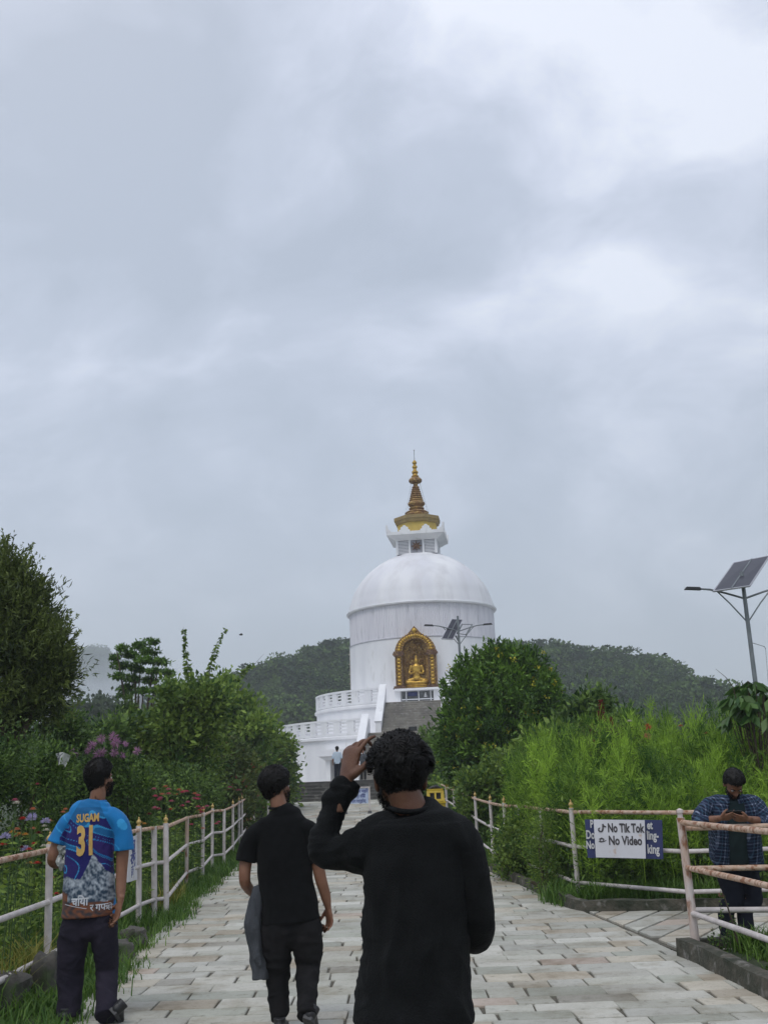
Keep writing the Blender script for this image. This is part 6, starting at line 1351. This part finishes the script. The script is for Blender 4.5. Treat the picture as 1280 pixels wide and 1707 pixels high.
# ================= the man in a black tee with a grey jacket =================
def man_tee():
    Y = 7.14; A = K(Y); o = (A(480, 1722).x, Y, 0); r = thing('person', 'person in black t-shirt walking with a grey jacket hanging at his left side', 'person', o)
    b = MB(); hc = A(461, 1313, .03); Mh = RZ(-.85) @ RX(.04)
    head(b, hc, Mh, .95)
    limb(b, [(hc + Vector((0, -.02, -.03)), .052, .056), (A(464, 1338, 0), .054, .056), (A(467, 1350, 0), .060, .06), (A(468, 1360, 0), .09, .06)], (1, 0, 0))
    limb(b, [(A(469, 1375), .135, .08), (A(472, 1420), .15, .10), (A(476, 1480), .14, .095), (A(483, 1530), .155, .105), (A(486, 1550), .15, .11)], (1, 0, 0))
    limb(b, [(A(425, 1385), .052), (A(412, 1425), .044), (A(408, 1465, -.02), .038), (A(414, 1480, .06), .035), (A(424, 1492, .16), .028, .022)], (0, 1, 0))
    hand(b, A(424, 1492, .16), (.35, .5, -.8), (.8, -.2, .2), (.3, .9, .3), .95, curl=(.5, .5, .5, .5))
    limb(b, [(A(517, 1382), .052), (A(527, 1425), .046), (A(534, 1462, -.01), .039), (A(542, 1490, .02), .035), (A(547, 1513, .05), .026, .022)], (0, 1, 0))
    hand(b, A(547, 1513, .05), (.10, .05, -1), (-.75, -.55, 0), (-.6, .75, 0), 1.0, curl=(.42, .42, .45, .5), thumb=.2)
    limb(b, [(A(462, 1560, 0), .085, .09), (A(463, 1630, .04), .055, .06), (A(468, 1690, .02), .040, .045), ((A(468, 1715).x, Y + .02, .08), .035, .04)], (1, 0, 0)); limb(b, [(A(512, 1560, 0), .085, .09), (A(513, 1620, .0), .055, .06), (A(511, 1690, -.2), .038, .042)], (1, 0, 0))
    link('body', shift(fuse(b, .0052, 3), o), MT['skin'], r); eyes(r, hc, Mh)
    hair(r, hc, Mh, 15, .95, thick=.024, lump=.020, count=7000, length=.040, curl=.8, wid=.0020, lumpf=30, lift=.5, line=lambda u: (u.z > .25 + (u.y - .3) * .6) if u.y > .3 else (u.z > -.25 if u.y > -.1 else u.z > -.80), squash=(1.0, 1.0, .97)); beard(r, hc, Mh, 16, .95, 1600)
    b = MB()
    limb(b, [(A(465, 1345, 0), .064, .062), (A(467, 1350, 0), .09, .075), (A(469, 1358, 0), .134, .088), (A(470, 1372, 0), .168, .105), (A(473, 1420, 0), .178, .122), (A(477, 1470, 0), .178, .120), (A(482, 1510, 0), .186, .128), (A(484, 1535, 0), .192, .135)], (1, 0, 0), 36, False, False, 2.3)
    limb(b, [(A(442, 1382, 0), .068, .080), (A(427, 1391, 0), .066, .078), (A(415, 1412, 0), .066, .074), (A(409.5, 1437, -.01), .070, .074)], (1, 0, 0), 24, True, False)
    limb(b, [(A(500, 1377, 0), .066, .080), (A(515, 1386, 0), .066, .078), (A(525, 1410, 0), .064, .072), (A(531, 1436, 0), .064, .070)], (1, 0, 0), 24, True, False)
    me = fuse(b, .006, 4, 't_shirt'); wrinkle(me, .009, (4, 4, 3), 13.0, lambda v: 1.3 if v[2] < A(480, 1440).z else .6); wrinkle(me, .005, (9, 9, 6), 2.0); link('tee_shirt', shift(me, o), MT['black_cotton'], r)
    b = MB(); b.tube([Vector((.064 * math.cos(t), .062 * math.sin(t), 0)) + A(465, 1347, 0) - Vector(o) for t in np.linspace(0, 2 * PI, 40)], .008, 8); b.build('collar', MT['black_cotton'], r, 60)
    b = MB()
    limb(b, [(A(466, 1522, 0), .09, .10), (A(462, 1550, 0), .112, .120), (A(461, 1590, .02), .095, .105), (A(463, 1626, .05), .076, .085), (A(464, 1660, .04), .068, .076), (A(467, 1690, .02), .058, .066), ((A(468, 1712).x, Y + .02, .10), .055, .062)], (1, 0, 0), 24, True, False)
    limb(b, [(A(502, 1522, 0), .09, .10), (A(509, 1550, 0), .112, .120), (A(513, 1580, .02), .098, .105), (A(513, 1612, .03), .074, .082), (A(512, 1650, -.08), .068, .072), (A(511, 1694, -.22), .060, .064)], (1, 0, 0), 24, True, False)
    limb(b, [(A(483, 1520, 0), .14, .095), (A(485, 1552, 0), .155, .115)], (1, 0, 0), 28)
    me = fuse(b, .0065, 4, 'trousers'); wrinkle(me, .009, (7, 7, 9), 23.0, lambda v: 1.6 if A(480, 1640).z < v[2] < A(480, 1590).z else 1.0); wrinkle(me, .004, (14, 14, 22), 3.0); link('trousers', shift(me, o), MT['charcoal'], r)
    tuck([c for c in r.children if c.name.startswith('body')][0], [c for c in r.children if c.name.startswith(('tee', 'trou'))])
    sh = A(512, 1692, -.24); shoe(r, sh + Vector((0, -.02, -.02)), sh + Vector((.02, .16, -.16)), (0, -.6, .7)); shoe(r, (A(468, 1712).x, Y - .07, .012), (A(466, 1712).x, Y + .20, .012), (0, 0, 1))
    # jacket over the left side, thing of its own
    jo = A(424, 1560, -.05); j = thing('jacket', 'dark grey jacket hanging from the left hand of the man in the black t-shirt', 'jacket', jo)
    b = MB(); limb(b, [(A(431, 1484, .0), .035, .05), (A(425, 1510, -.03), .050, .060), (A(421, 1545, -.04), .052, .06), (A(428, 1570, -.03), .05, .055), (A(432, 1600, -.02), .055, .055), (A(434, 1632, -.02), .052, .05)], (1, 0, 0), 20, True, False); limb(b, [(A(420, 1510, -.06), .028, .03), (A(417, 1540, -.07), .034, .032), (A(423, 1547, -.07), .03, .03)], (1, 0, 0), 16); limb(b, [(A(427, 1555, -.07), .022, .025), (A(430, 1590, -.07), .026, .025), (A(433, 1608, -.06), .024, .025)], (1, 0, 0), 14)
    me = fuse(b, .006, 3, 'jacket'); wrinkle(me, .012, (10, 10, 3.5), 31.0); wrinkle(me, .007, (22, 22, 9), 5.0); link('body', shift(me, jo), MT['jacket'], j)
    return r
# ================= the man in the blue printed jersey =================
def man_jersey():
    Y = 7.70; A = K(Y); o = (A(160, 1700).x, Y, 0); r = thing('person', 'person in a blue printed jersey numbered 31, walking beside the left railing', 'person', o)
    b = MB(); hc = A(167, 1299, .03); Mh = RZ(-.62) @ RX(.02)
    head(b, hc, Mh, 1.0)
    limb(b, [(hc + Vector((0, -.02, -.03)), .053, .056), (A(164, 1325, 0), .055, .057), (A(162, 1338, 0), .06, .06), (A(160, 1350, 0), .09, .06)], (1, 0, 0))
    limb(b, [(A(157, 1362), .14, .08), (A(152, 1400), .15, .10), (A(149, 1450), .14, .095), (A(149, 1500), .155, .105), (A(150, 1530), .15, .11)], (1, 0, 0))
    limb(b, [(A(112, 1366), .052), (A(99, 1400), .044), (A(88, 1431, -.02), .038), (A(94, 1440, .06), .035), (A(103, 1438, .16), .028, .022)], (0, 1, 0))
    hand(b, A(103, 1438, .16), (.75, .5, -.1), (.1, -.3, -.9), (-.3, .8, .2), .95, curl=(.7, .7, .7, .7))
    limb(b, [(A(201, 1370), .052), (A(205, 1410), .046), (A(203, 1455, -.02), .040), (A(202, 1480, -.05), .036), (A(201, 1503, -.09), .027, .023)], (0, 1, 0))
    hand(b, A(201, 1503, -.09), (-.20, -.05, -1), (-.75, -.55, 0), (-.6, .7, 0), 1.05, curl=(.30, .30, .34, .4), thumb=.2)
    limb(b, [(A(126, 1545, 0), .085, .09), (A(119, 1623, .02), .055, .06), (A(114, 1700, .0), .040, .045)], (1, 0, 0)); limb(b, [(A(174, 1545, 0), .085, .09), (A(179, 1620, .05), .055, .06), (A(179, 1685, -.12), .038, .042)], (1, 0, 0))
    link('body', shift(fuse(b, .0052, 3), o), MT['skin'], r); eyes(r, hc, Mh, 1.0)
    hair(r, hc, Mh, 25, 1.0, thick=.017, lump=.006, count=6000, length=.028, curl=.3, wid=.0019, lumpf=16, lift=.4, line=lambda u: (u.z > .25 + (u.y - .3) * .6) if u.y > .3 else (u.z > -.22 if u.y > -.1 else u.z > -.85), squash=(.99, 1.0, 1.06)); beard(r, hc, Mh, 26, 1.0, 2200, 1.3)
    b = MB()
    limb(b, [(A(162, 1333, 0), .064, .062), (A(161, 1338, 0), .10, .075), (A(159, 1345, 0), .145, .088), (A(156, 1358, 0), .176, .105), (A(151, 1400, 0), .172, .120), (A(149, 1445, 0), .170, .118), (A(149, 1490, 0), .182, .128), (A(149, 1526, 0), .192, .138)], (1, 0, 0), 36, False, False, 2.3)
    limb(b, [(A(130, 1364, 0), .066, .08), (A(115, 1372, 0), .066, .077), (A(104, 1390, 0), .068, .075), (A(96.5, 1407, -.01), .078, .080)], (1, 0, 0), 24, True, False)
    limb(b, [(A(184, 1360, 0), .066, .08), (A(198, 1370, 0), .066, .077), (A(205, 1392, 0), .067, .074), (A(206, 1417, 0), .074, .078)], (1, 0, 0), 24, True, False)
    me = fuse(b, .005, 4, 'jersey'); wrinkle(me, .008, (4, 4, 3), 43.0, lambda v: 1.2 if v[2] < A(150, 1440).z else .6); wrinkle(me, .0035, (10, 10, 7), 7.0)
    # print: sleeves, swirls, mountain range and rust foreground follow the cloth itself
    V = getv(me); C = np.zeros((len(V), 3)); navy = np.array((.009, .009, .115)); purple = np.array((.026, .013, .125)); cyan = np.array((.005, .175, .45)); sky_ = np.array((.03, .28, .56))
    xl, xr = A(109, 1393).x, A(190, 1393).x; zm = lambda x: np.interp((x - xl) / (xr - xl), [-.1, .05, .15, .3, .42, .5, .58, .68, .74, .8, .9, 1.05], [1455, 1462, 1458, 1462, 1464, 1455, 1440, 1422, 1428, 1436, 1448, 1460])
    for i, v in enumerate(V):
        x, y, z = (float(q) for q in v); p = Vector((x, y * .6, z)); q = noise.noise_vector(p * 3.2 + Vector((3, 1, 7))) * 1.0; s1 = noise.noise(p * 3.6 + q * 1.1 + Vector((1.7, 0, 3))); s2 = noise.noise(p * 9 + q * 2)
        sl = x < xl - .005 - .25 * max(0, A(150, 1385).z - z) * 0 or x > xr + .008
        yl = A(150, 1393).z; edge = max(0, (z - yl)) * .55
        if x < xl - .012 + edge or x > xr + .022 - edge * .9:
            c = cyan * (1.0 + .25 * s2)
            if abs(s1) < .025: c = sky_ * 1.15
        else:
            t = min(1, max(0, .5 + 2 * s1)); c = navy * (1 - t) + purple * t
            if abs(s1 - .17) < .028: c = cyan
            if abs(s1 - .10) < .010: c = sky_
            if s1 < -.36: c = cyan * .6
            if -.37 < s1 < -.345 or abs(s1 + .12) < .008: c = sky_
            if z > A(162, 1345).z: c = cyan * .8
            ridge = A(150, float(zm(x))).z + .02 * noise.noise(Vector((x * 30, 0, 2)))
            if z < ridge:
                dd = ridge - z; g = noise.noise(Vector((x * 34 + z * 22, y * 8, z * 40)) + q * 3); h = noise.noise(Vector((x * 90, y * 20, z * 70)))
                k = .5 + .9 * g + .5 * h - dd * 1.2; w_ = np.array((.42, .47, .52)); dk = np.array((.025, .05, .085)); k = min(1, max(0, k)); c = dk * (1 - k) + w_ * k
                low = A(150, 1500).z + .03 * noise.noise(Vector((x * 9, 0, 5)));
                if (x - xl) / (xr - xl) < .2: low += .06
                if z < low: k2 = min(1, max(0, .5 + 1.2 * g)); c = np.array((.035, .03, .035)) * (1 - k2) + np.array((.20, .07, .03)) * k2
        C[i] = np.clip(c, 0.003, 1)
    setcol(me, C); jm = attrmat('printed_jersey', .7, .35, 260, sheen=.05); je = link('jersey', shift(me, o), jm, r)
    b = MB(); b.tube([Vector((.064 * math.cos(t), .062 * math.sin(t), 0)) + A(162, 1336, 0) - Vector(o) for t in np.linspace(0, 2 * PI, 40)], .009, 8); b.build('collar', mat('jersey_collar', (.01, .2, .5), (.01, .14, .4), 8, .7), je, 60)
    # lettering laid on the back of the cloth
    bv = BVHTree.FromPolygons([v.co for v in je.data.vertices], [p.vertices for p in je.data.polygons])
    def lay(s, px, py, size, m, sx=1., bold=.0, nm='lettering'):
        c0 = A(px, py) - Vector(o); me2 = text_mesh(s, size, bold, 0.0, sx); vs = [Vector((v.co.x + c0.x - v.co.y * RO * .9, 0, v.co.y + c0.z + v.co.x * RO * .9)) for v in me2.vertices]; import bmesh
        bmx = bmesh.new(); bmx.from_mesh(me2)
        for v, w_ in zip(bmx.verts, vs): v.co = w_
        bmesh.ops.triangulate(bmx, faces=bmx.faces[:]); 
        for _ in range(2): bmesh.ops.subdivide_edges(bmx, edges=[e for e in bmx.edges if e.calc_length() > .012], cuts=1)
        for v in bmx.verts:
            h = bv.ray_cast(Vector((v.co.x, -1, v.co.z)), Vector((0, 1, 0)))
            v.co.y = (h[0].y if h[0] else -.12) - .0055
        bmx.to_mesh(me2); bmx.free(); me2.materials.append(MT[m]); link(nm, me2, None, je)
    lay('SUGAM', 154, 1363, .076, 'goldtext', .64, .003); lay('31', 152, 1402, .265, 'goldtext', .52, .012, 'number')
    lay('चिया', 143, 1500, .075, 'whitetext', .9, .002); lay('र गफ', 173, 1509, .062, 'whitetext', .9, .001); lay('से', 188, 1510, .05, 'whitetext', .9, .001)
    b = MB(); l0, l1 = A(116, 1505) - Vector(o), A(154, 1511) - Vector(o); ps = []
    for k in range(9): p = l0.lerp(l1, k / 8); h = bv.ray_cast(Vector((p.x, -1, p.z)), Vector((0, 1, 0))); ps.append((p.x, (h[0].y if h[0] else -.12) - .001, p.z))
    b.tube(ps, .002, 5); b.build('underline', MT['whitetext'], je)
    b = MB()
    limb(b, [(A(134, 1508, 0), .085, .095), (A(128, 1540, 0), .106, .118), (A(121, 1580, .01), .100, .108), (A(118, 1625, .03), .088, .095), (A(116, 1665, .01), .082, .09), ((A(114, 1705).x, Y - .0, .05), .078, .09)], (1, 0, 0), 24, True, False)
    limb(b, [(A(165, 1508, 0), .085, .095), (A(171, 1540, 0), .106, .118), (A(177, 1580, .03), .088, .10), (A(179, 1618, .07), .074, .085), (A(179, 1655, -.02), .072, .08), (A(178, 1696, -.16), .073, .075)], (1, 0, 0), 24, True, False)
    limb(b, [(A(149, 1506, 0), .135, .092), (A(149, 1545, 0), .150, .112)], (1, 0, 0), 28)
    me = fuse(b, .0065, 4, 'trousers'); wrinkle(me, .010, (6, 6, 8), 53.0); wrinkle(me, .005, (13, 13, 18), 8.0); link('trousers', shift(me, o), MT['purple_trouser'], r)
    tuck([c for c in r.children if c.name.startswith('body')][0], [c for c in r.children if c.name.startswith(('jersey', 'trou'))])
    shoe(r, A(187, 1688, -.20), A(196, 1704, -.02), (.35, -.55, .7)); shoe(r, (A(114, 1705).x, Y - .09, .012), (A(108, 1705).x, Y + .19, .012), (0, 0, 1))
    # white cloth in the left hand
    co = A(107, 1430, .02); c_ = thing('cloth', 'crumpled white cloth held at the left elbow side of the man in the blue jersey', 'cloth', co)
    b = MB(); limb(b, [(A(98, 1418, 0), .03), (A(105, 1413, -.02), .034), (A(114, 1420, -.03), .034), (A(114, 1434, -.02), .028), (A(111, 1444, -.01), .016)], (0, 1, 0), 16); limb(b, [(A(97, 1424, .0), .022), (A(100, 1436, -.02), .024), (A(104, 1448, .0), .018)], (0, 1, 0), 14)
    me = fuse(b, .004, 2, 'cloth'); wrinkle(me, .014, (22, 22, 18), 61.0); link('folds', shift(me, co), MT['cloth'], c_)
    return r
# ================= the man in the plaid shirt leaning on the railing =================
def man_plaid():
    Y = 9.55; A = K(Y); o = (A(1245, 1580).x, 9.85, 0); r = thing('person', 'person in an open blue plaid shirt leaning on the railing over a phone', 'person', o)
    Mz = RZ(PI)   # faces the viewer
    b = MB(); hc = A(1222, 1307, -.05); Mh = RZ(PI) @ RX(-.95)
    head(b, hc, Mh, 1.0)
    limb(b, [(hc + Mh @ Vector((0, -.03, -.03)), .052, .056), (A(1222, 1326, .05), .055, .058), (A(1222, 1334, .08), .08, .06)], (1, 0, 0))
    limb(b, [(A(1222, 1340, .08), .14, .08), (A(1222, 1380, .12), .15, .10), (A(1223, 1420, .2), .135, .095), (A(1226, 1455, .28), .14, .10)], (1, 0, 0))
    el_, er_ = A(1159, 1366, -.04), A(1281, 1368, -.04); wl, wr = A(1199, 1364, -.20), A(1246, 1365, -.20)
    limb(b, [(A(1188, 1335, .06), .05), (A(1172, 1350, .02), .044), (el_, .040), (A(1180, 1367, -.12), .036), (wl, .026, .022)], (0, 0, 1))
    limb(b, [(A(1258, 1335, .06), .05), (A(1271, 1352, .02), .044), (er_, .040), (A(1262, 1368, -.12), .036), (wr, .026, .022)], (0, 0, 1))
    hand(b, wl, (.93, -.1, .12), (0, .8, .6), (0, -.5, 1), .95, curl=(.35, .4, .45, .5), thumb=.4)
    hand(b, wr, (-.93, -.1, .08), (0, .8, .6), (0, -.5, 1), .95, curl=(.35, .4, .45, .5), thumb=.4)
    limb(b, [(A(1215, 1450, .28), .085, .09), ((A(1226, 1500).x, 9.85, .52), .055, .06), ((A(1233, 1560).x, 9.88, .08), .038, .042)], (1, 0, 0)); limb(b, [(A(1240, 1450, .28), .085, .09), ((A(1254, 1500).x, 9.85, .50), .055, .06), ((A(1263, 1565).x, 9.82, .08), .038, .042)], (1, 0, 0))
    link('body', shift(fuse(b, .0055, 3), o), MT['skin'], r); eyes(r, hc, Mh)
    hair(r, hc, Mh, 35, 1.0, thick=.016, lump=.004, count=4200, length=.018, curl=.3, wid=.0026, line=lambda u: (u.z > .32 + (u.y - .3) * .4) if u.y > .3 else (u.z > -.1 if u.y > -.1 else u.z > -.7)); beard(r, hc, Mh, 36, 1.0, 1500)
    # dark tee in the opening
    b = MB(); limb(b, [(A(1222, 1330, .05), .062, .06), (A(1222, 1340, .06), .13, .09), (A(1222, 1380, .10), .145, .115), (A(1224, 1420, .17), .14, .115), (A(1226, 1437, .22), .145, .12)], (1, 0, 0), 28, False, False, 2.2); me = fuse(b, .007, 4, 'tee'); wrinkle(me, .006, (7, 7, 4), 3.0); link('tee_shirt', shift(me, o), MT['teal_tee'], r)
    # plaid shirt: two front flaps, back and sleeves
    b = MB()
    for sx, xs in ((-1, [(1206, 1334), (1197, 1350), (1197, 1385), (1198, 1415), (1199, 1433)]), (1, [(1238, 1334), (1248, 1352), (1250, 1385), (1254, 1420), (1258, 1443)])):
        limb(b, [(A(xs[0][0], xs[0][1], .06), .055, .085), (A(xs[1][0], xs[1][1], .07), .075, .12), (A(xs[2][0], xs[2][1], .10), .076, .13), (A(xs[3][0], xs[3][1], .15), .078, .13), (A(xs[4][0], xs[4][1], .19), .080 if sx < 0 else .068, .13)], (1, 0, 0), 24, True, False, 2.4)
    limb(b, [(A(1222, 1331, .11), .08, .05), (A(1222, 1342, .15), .17, .06), (A(1223, 1385, .20), .175, .06), (A(1226, 1430, .28), .18, .06)], (1, 0, 0), 28, True, False)
    limb(b, [(A(1200, 1338, .07), .07, .075), (A(1184, 1342, .06), .072, .075), (A(1171, 1354, .02), .064, .066), (A(1162, 1367, -.03), .060, .056), (A(1174, 1369, -.09), .052, .048), (A(1184, 1368, -.13), .050, .046)], (0, 1, 0), 22, True, False)
    limb(b, [(A(1245, 1338, .07), .07, .075), (A(1259, 1342, .06), .072, .075), (A(1270, 1355, .02), .064, .066), (A(1280, 1368, -.03), .060, .056), (A(1272, 1371, -.09), .052, .048), (A(1264, 1369, -.13), .050, .046)], (0, 1, 0), 22, True, False)
    for sx, x in ((-1, 1213), (1, 1231)): limb(b, [(A(x, 1328, .0), .02, .03), (A(x + sx * 3, 1338, -.03), .026, .012)], (1, 0, 0), 12)
    me = fuse(b, .0055, 3, 'plaid'); V = getv(me); C = np.zeros((len(V), 3)); a0 = np.array(A(1165, 1366)); 
    xl2, xr2 = A(1186, 1340).x, A(1259, 1340).x
    def band(u, per, ph=0.): 
        t = (u / per + ph) % 1.0; return (1 if t < .16 else 0), (1 if .50 < t < .60 else 0)
    for i, v in enumerate(V):
        x, y, z = (float(q) for q in v)
        if x < xl2: s = np.array((-.55, 0, -.83)); u = (x - xl2) * s[0] + z * s[2]; w_ = (x - xl2) * .83 - z * .55 + y * .8
        elif x > xr2: s = np.array((.55, 0, -.83)); u = (x - xr2) * s[0] + z * s[2]; w_ = (x - xr2) * .83 + z * .55 + y * .8
        else: u = z + .12 * (x - xl2) * (1 if x < (xl2 + xr2) / 2 else -1); w_ = x + y * .6 + .10 * z
        b1, t1 = band(u, .056); b2, t2 = band(w_, .056); base = np.array((.013, .022, .055)); c = base * .8 + np.array((.055, .07, .10)) * (b1 + b2) + np.array((.14, .15, .17)) * (b1 * b2) + np.array((.02, .05, .07)) * (t1 + t2)
        if (u / .056 % 1) > .66 and (w_ / .056 % 1) > .66: c = c * .5
        C[i] = c
    setcol(me, C); wrinkle(me, .007, (6, 6, 4), 73.0); wrinkle(me, .004, (14, 14, 10), 5.0); link('plaid_shirt', shift(me, o), attrmat('plaid_cotton', .9, .4, 260), r)
    b = MB()
    limb(b, [(A(1210, 1436, .22), .11, .12), (A(1214, 1460, .27), .105, .12), (A(1223, 1500, .28), .085, .095), ((A(1230, 1535).x, 9.87, .30), .070, .078), ((A(1233, 1565).x, 9.88, .04), .068, .078)], (1, 0, 0), 22, True, False)
    limb(b, [(A(1240, 1436, .22), .11, .12), (A(1245, 1460, .27), .105, .12), (A(1254, 1500, .28), .085, .095), ((A(1260, 1535).x, 9.84, .30), .070, .078), ((A(1263, 1565).x, 9.82, .04), .068, .078)], (1, 0, 0), 22, True, False)
    me = fuse(b, .0075, 4, 'trousers'); wrinkle(me, .007, (7, 7, 9), 83.0); link('trousers', shift(me, o), MT['navy_trouser'], r)
    tuck([c for c in r.children if c.name.startswith('body')][0], [c for c in r.children if c.name.startswith(('plaid', 'trou', 'tee'))])
    shoe(r, (A(1233, 1565).x + .01, 9.97, .014), (A(1233, 1565).x - .04, 9.70, .014), (0, 0, 1)); shoe(r, (A(1263, 1565).x, 9.92, .014), (A(1263, 1565).x + .05, 9.65, .014), (0, 0, 1))
    # phone
    pc = A(1222, 1357.5, -.205); ph = thing('phone', 'black phone held in both hands by the man in plaid', 'phone', pc); ph.rotation_euler = (math.radians(35), 0, 0)
    b = MB(); b.box((0, 0, 0), (.145, .009, .072)); b.build('case', MT['black'], ph); b = MB(); b.box((0, .0052, 0), (.136, .001, .064)); b.build('screen', MT['panel'], ph)
    return r
# ================= distant people at the doorway =================
def far_person(px, Y, label, shirt, trouser, yaw, z0, h=1.68, seed=1):
    p = at(px, 1300, Y); o = Vector((p.x, Y, z0)); r = thing('person', label, 'person', o, rz=0); b = MB(); k = h / 1.7; Mh = RZ(yaw)
    V_ = lambda x, y, z: Mh @ Vector((x, y, z)) * k
    hc = V_(0, .01, 1.585); head(b, hc, Mh, 1.0); limb(b, [(V_(0, 0, 1.55), .05), (V_(0, 0, 1.43), .055), (V_(0, 0, 1.38), .12, .07)], V_(1, 0, 0))
    limb(b, [(V_(0, 0, 1.36), .15, .08), (V_(0, 0, 1.0), .13, .09), (V_(0, 0, .9), .14, .1)], V_(1, 0, 0))
    for s in (-1, 1):
        limb(b, [(V_(s * .17, 0, 1.38), .045), (V_(s * .22, -.02, 1.1), .04), (V_(s * .23, .05, .88), .028)], V_(0, 1, 0)); hand(b, V_(s * .23, .05, .88), (0, .1, -1), Mh @ Vector((-s, 0, 0)), Mh @ Vector((0, 1, 0)), 1.0)
        limb(b, [(V_(s * .09, 0, .9), .085), (V_(s * .10, 0, .48), .055), (V_(s * .10, 0, .08), .04)], V_(1, 0, 0))
    link('body', fuse(b, .011, 2), MT['skin'], r)
    b = MB(); limb(b, [(V_(0, 0, 1.45), .07, .065), (V_(0, 0, 1.40), .16, .09), (V_(0, 0, 1.25), .185, .115), (V_(0, 0, 1.0), .17, .115), (V_(0, 0, .85), .18, .125)], V_(1, 0, 0), 24, False, False, 2.3)
    for s in (-1, 1): limb(b, [(V_(s * .14, 0, 1.38), .07), (V_(s * .205, 0, 1.24), .062), (V_(s * .22, -.02, 1.1), .06)], V_(0, 1, 0), 16, True, False)
    me = fuse(b, .012, 3); wrinkle(me, .01, (5, 5, 4), seed); link('shirt', me, MT[shirt], r)
    b = MB()
    for s in (-1, 1): limb(b, [(V_(s * .08, 0, .9), .10, .115), (V_(s * .095, 0, .5), .075, .085), (V_(s * .10, 0, .06), .065, .075)], V_(1, 0, 0), 18, True, False)
    link('trousers', fuse(b, .012, 3), MT[trouser], r); hair(r, o + hc, Mh, seed, 1.0, count=300, length=.02, wid=.006)
    for s in (-1, 1): shoe(r, o + V_(s * .10, -.09, .0), o + V_(s * .11, .17, .0), (0, 0, 1))
MT['pale_shirt'] = mat('pale_blue_shirt', (.50, .58, .66), (.42, .50, .58), 5, .85)
man_near(); man_tee(); man_jersey(); man_plaid()
far_person(563, 54.0, 'person in pale blue shirt and dark trousers facing the white doorway', 'pale_shirt', 'navy_trouser', .1, PZ, 1.72, 3)
far_person(606, 58.0, 'person in dark clothes at the white doorway beside the one in pale blue', 'jacket', 'charcoal', PI, PZ, 1.65, 6)
# ---- the gilded figure in the niche
b = MB(); sx_ = 1.0; Yf = -RD - .30; Z0 = NB + .12
c_ = lambda x, y, z: Vector((x, Yf + y, Z0 + z))
oball(b, c_(0, 0, 1.62), (.155, .16, .20)); oball(b, c_(0, 0, 1.84), (.10, .10, .10)); limb(b, [(c_(0, 0, 1.9), .05), (c_(0, 0, 2.05), .01)]); limb(b, [(c_(0, 0, 1.5), .09), (c_(0, 0, 1.36), .10)])
for s in (-1, 1): oball(b, c_(s * .16, 0, 1.58), (.02, .03, .10))
limb(b, [(c_(0, 0, 1.36), .22, .12), (c_(0, 0, 1.25), .38, .16), (c_(0, 0, 1.0), .33, .17), (c_(0, 0, .70), .26, .16), (c_(0, 0, .45), .34, .2)], (1, 0, 0), 24)
for s in (-1, 1):
    limb(b, [(c_(s * .36, 0, 1.27), .10), (c_(s * .46, -.03, .95), .09), (c_(s * .40, -.16, .78), .075), (c_(s * .10, -.26, .88), .055)], (0, 1, 0), 16)
    limb(b, [(c_(s * .18, 0, .40), .19, .17), (c_(s * .55, -.02, .28), .17, .16), (c_(s * .66, -.14, .22), .14, .13), (c_(s * .30, -.26, .18), .12, .10), (c_(-s * .10, -.28, .16), .09, .08)], (0, 0, 1), 16)
link('figure', fuse(b, .022, 2), MT['gold'], fig)
b = MB(); b.lathe([(.62, 0), (.80, .03), (.84, .10), (.72, .14), (.80, .17), (.78, .22), (.6, .24)], (0, Yf - .02, NB - .05), 28, sy=.42); b.build('lotus_base', MT['gold'], fig, 40)
# ------------------------------------------------------------------ each look-alike is told apart by its place in its row
def ordinals(pred):
    G_ = {}
    for o in bpy.context.scene.objects:
        if o.parent is None and o.get('label') and pred(o): G_.setdefault(o['label'], []).append(o)
    W_ = ['leftmost', 'second from the left', 'third from the left', 'fourth from the left', 'fifth from the left', 'sixth from the left', 'seventh from the left', 'eighth from the left', 'ninth from the left', 'tenth from the left', 'eleventh from the left', 'twelfth from the left', 'thirteenth from the left', 'fourteenth from the left', 'fifteenth from the left', 'sixteenth from the left']
    for lab, os_ in G_.items():
        if len(os_) < 2: continue
        os_.sort(key=lambda o: o.location.x / o.location.y); n = len(os_)
        for i, o in enumerate(os_):
            w_ = W_[i] if i < n - 3 or n < 4 else ['third from the right', 'second from the right', 'rightmost'][i - n + 3]
            if n < 4 and i == n - 1: w_ = 'rightmost'
            o['label'] = w_ + ' ' + lab
bpy.context.view_layer.update()
ordinals(lambda o: o.get('category') in ('flower', 'tree'))
# ------------------------------------------------------------------ haze
m = bpy.data.materials.new('haze_air'); m.use_nodes = True; t = m.node_tree; t.nodes.clear()
o_ = t.nodes.new('ShaderNodeOutputMaterial'); v = t.nodes.new('ShaderNodeVolumePrincipled'); v.inputs['Color'].default_value = (.93, .97, 1.0, 1); v.inputs['Density'].default_value = .00075
v.inputs['Anisotropy'].default_value = .2
t.links.new(v.outputs[0], o_.inputs['Volume'])
b = MB(); b.box((0, 1025, 148), (4900, 2950, 306)); tag(link('haze', b.mesh(), m), kind='stuff')
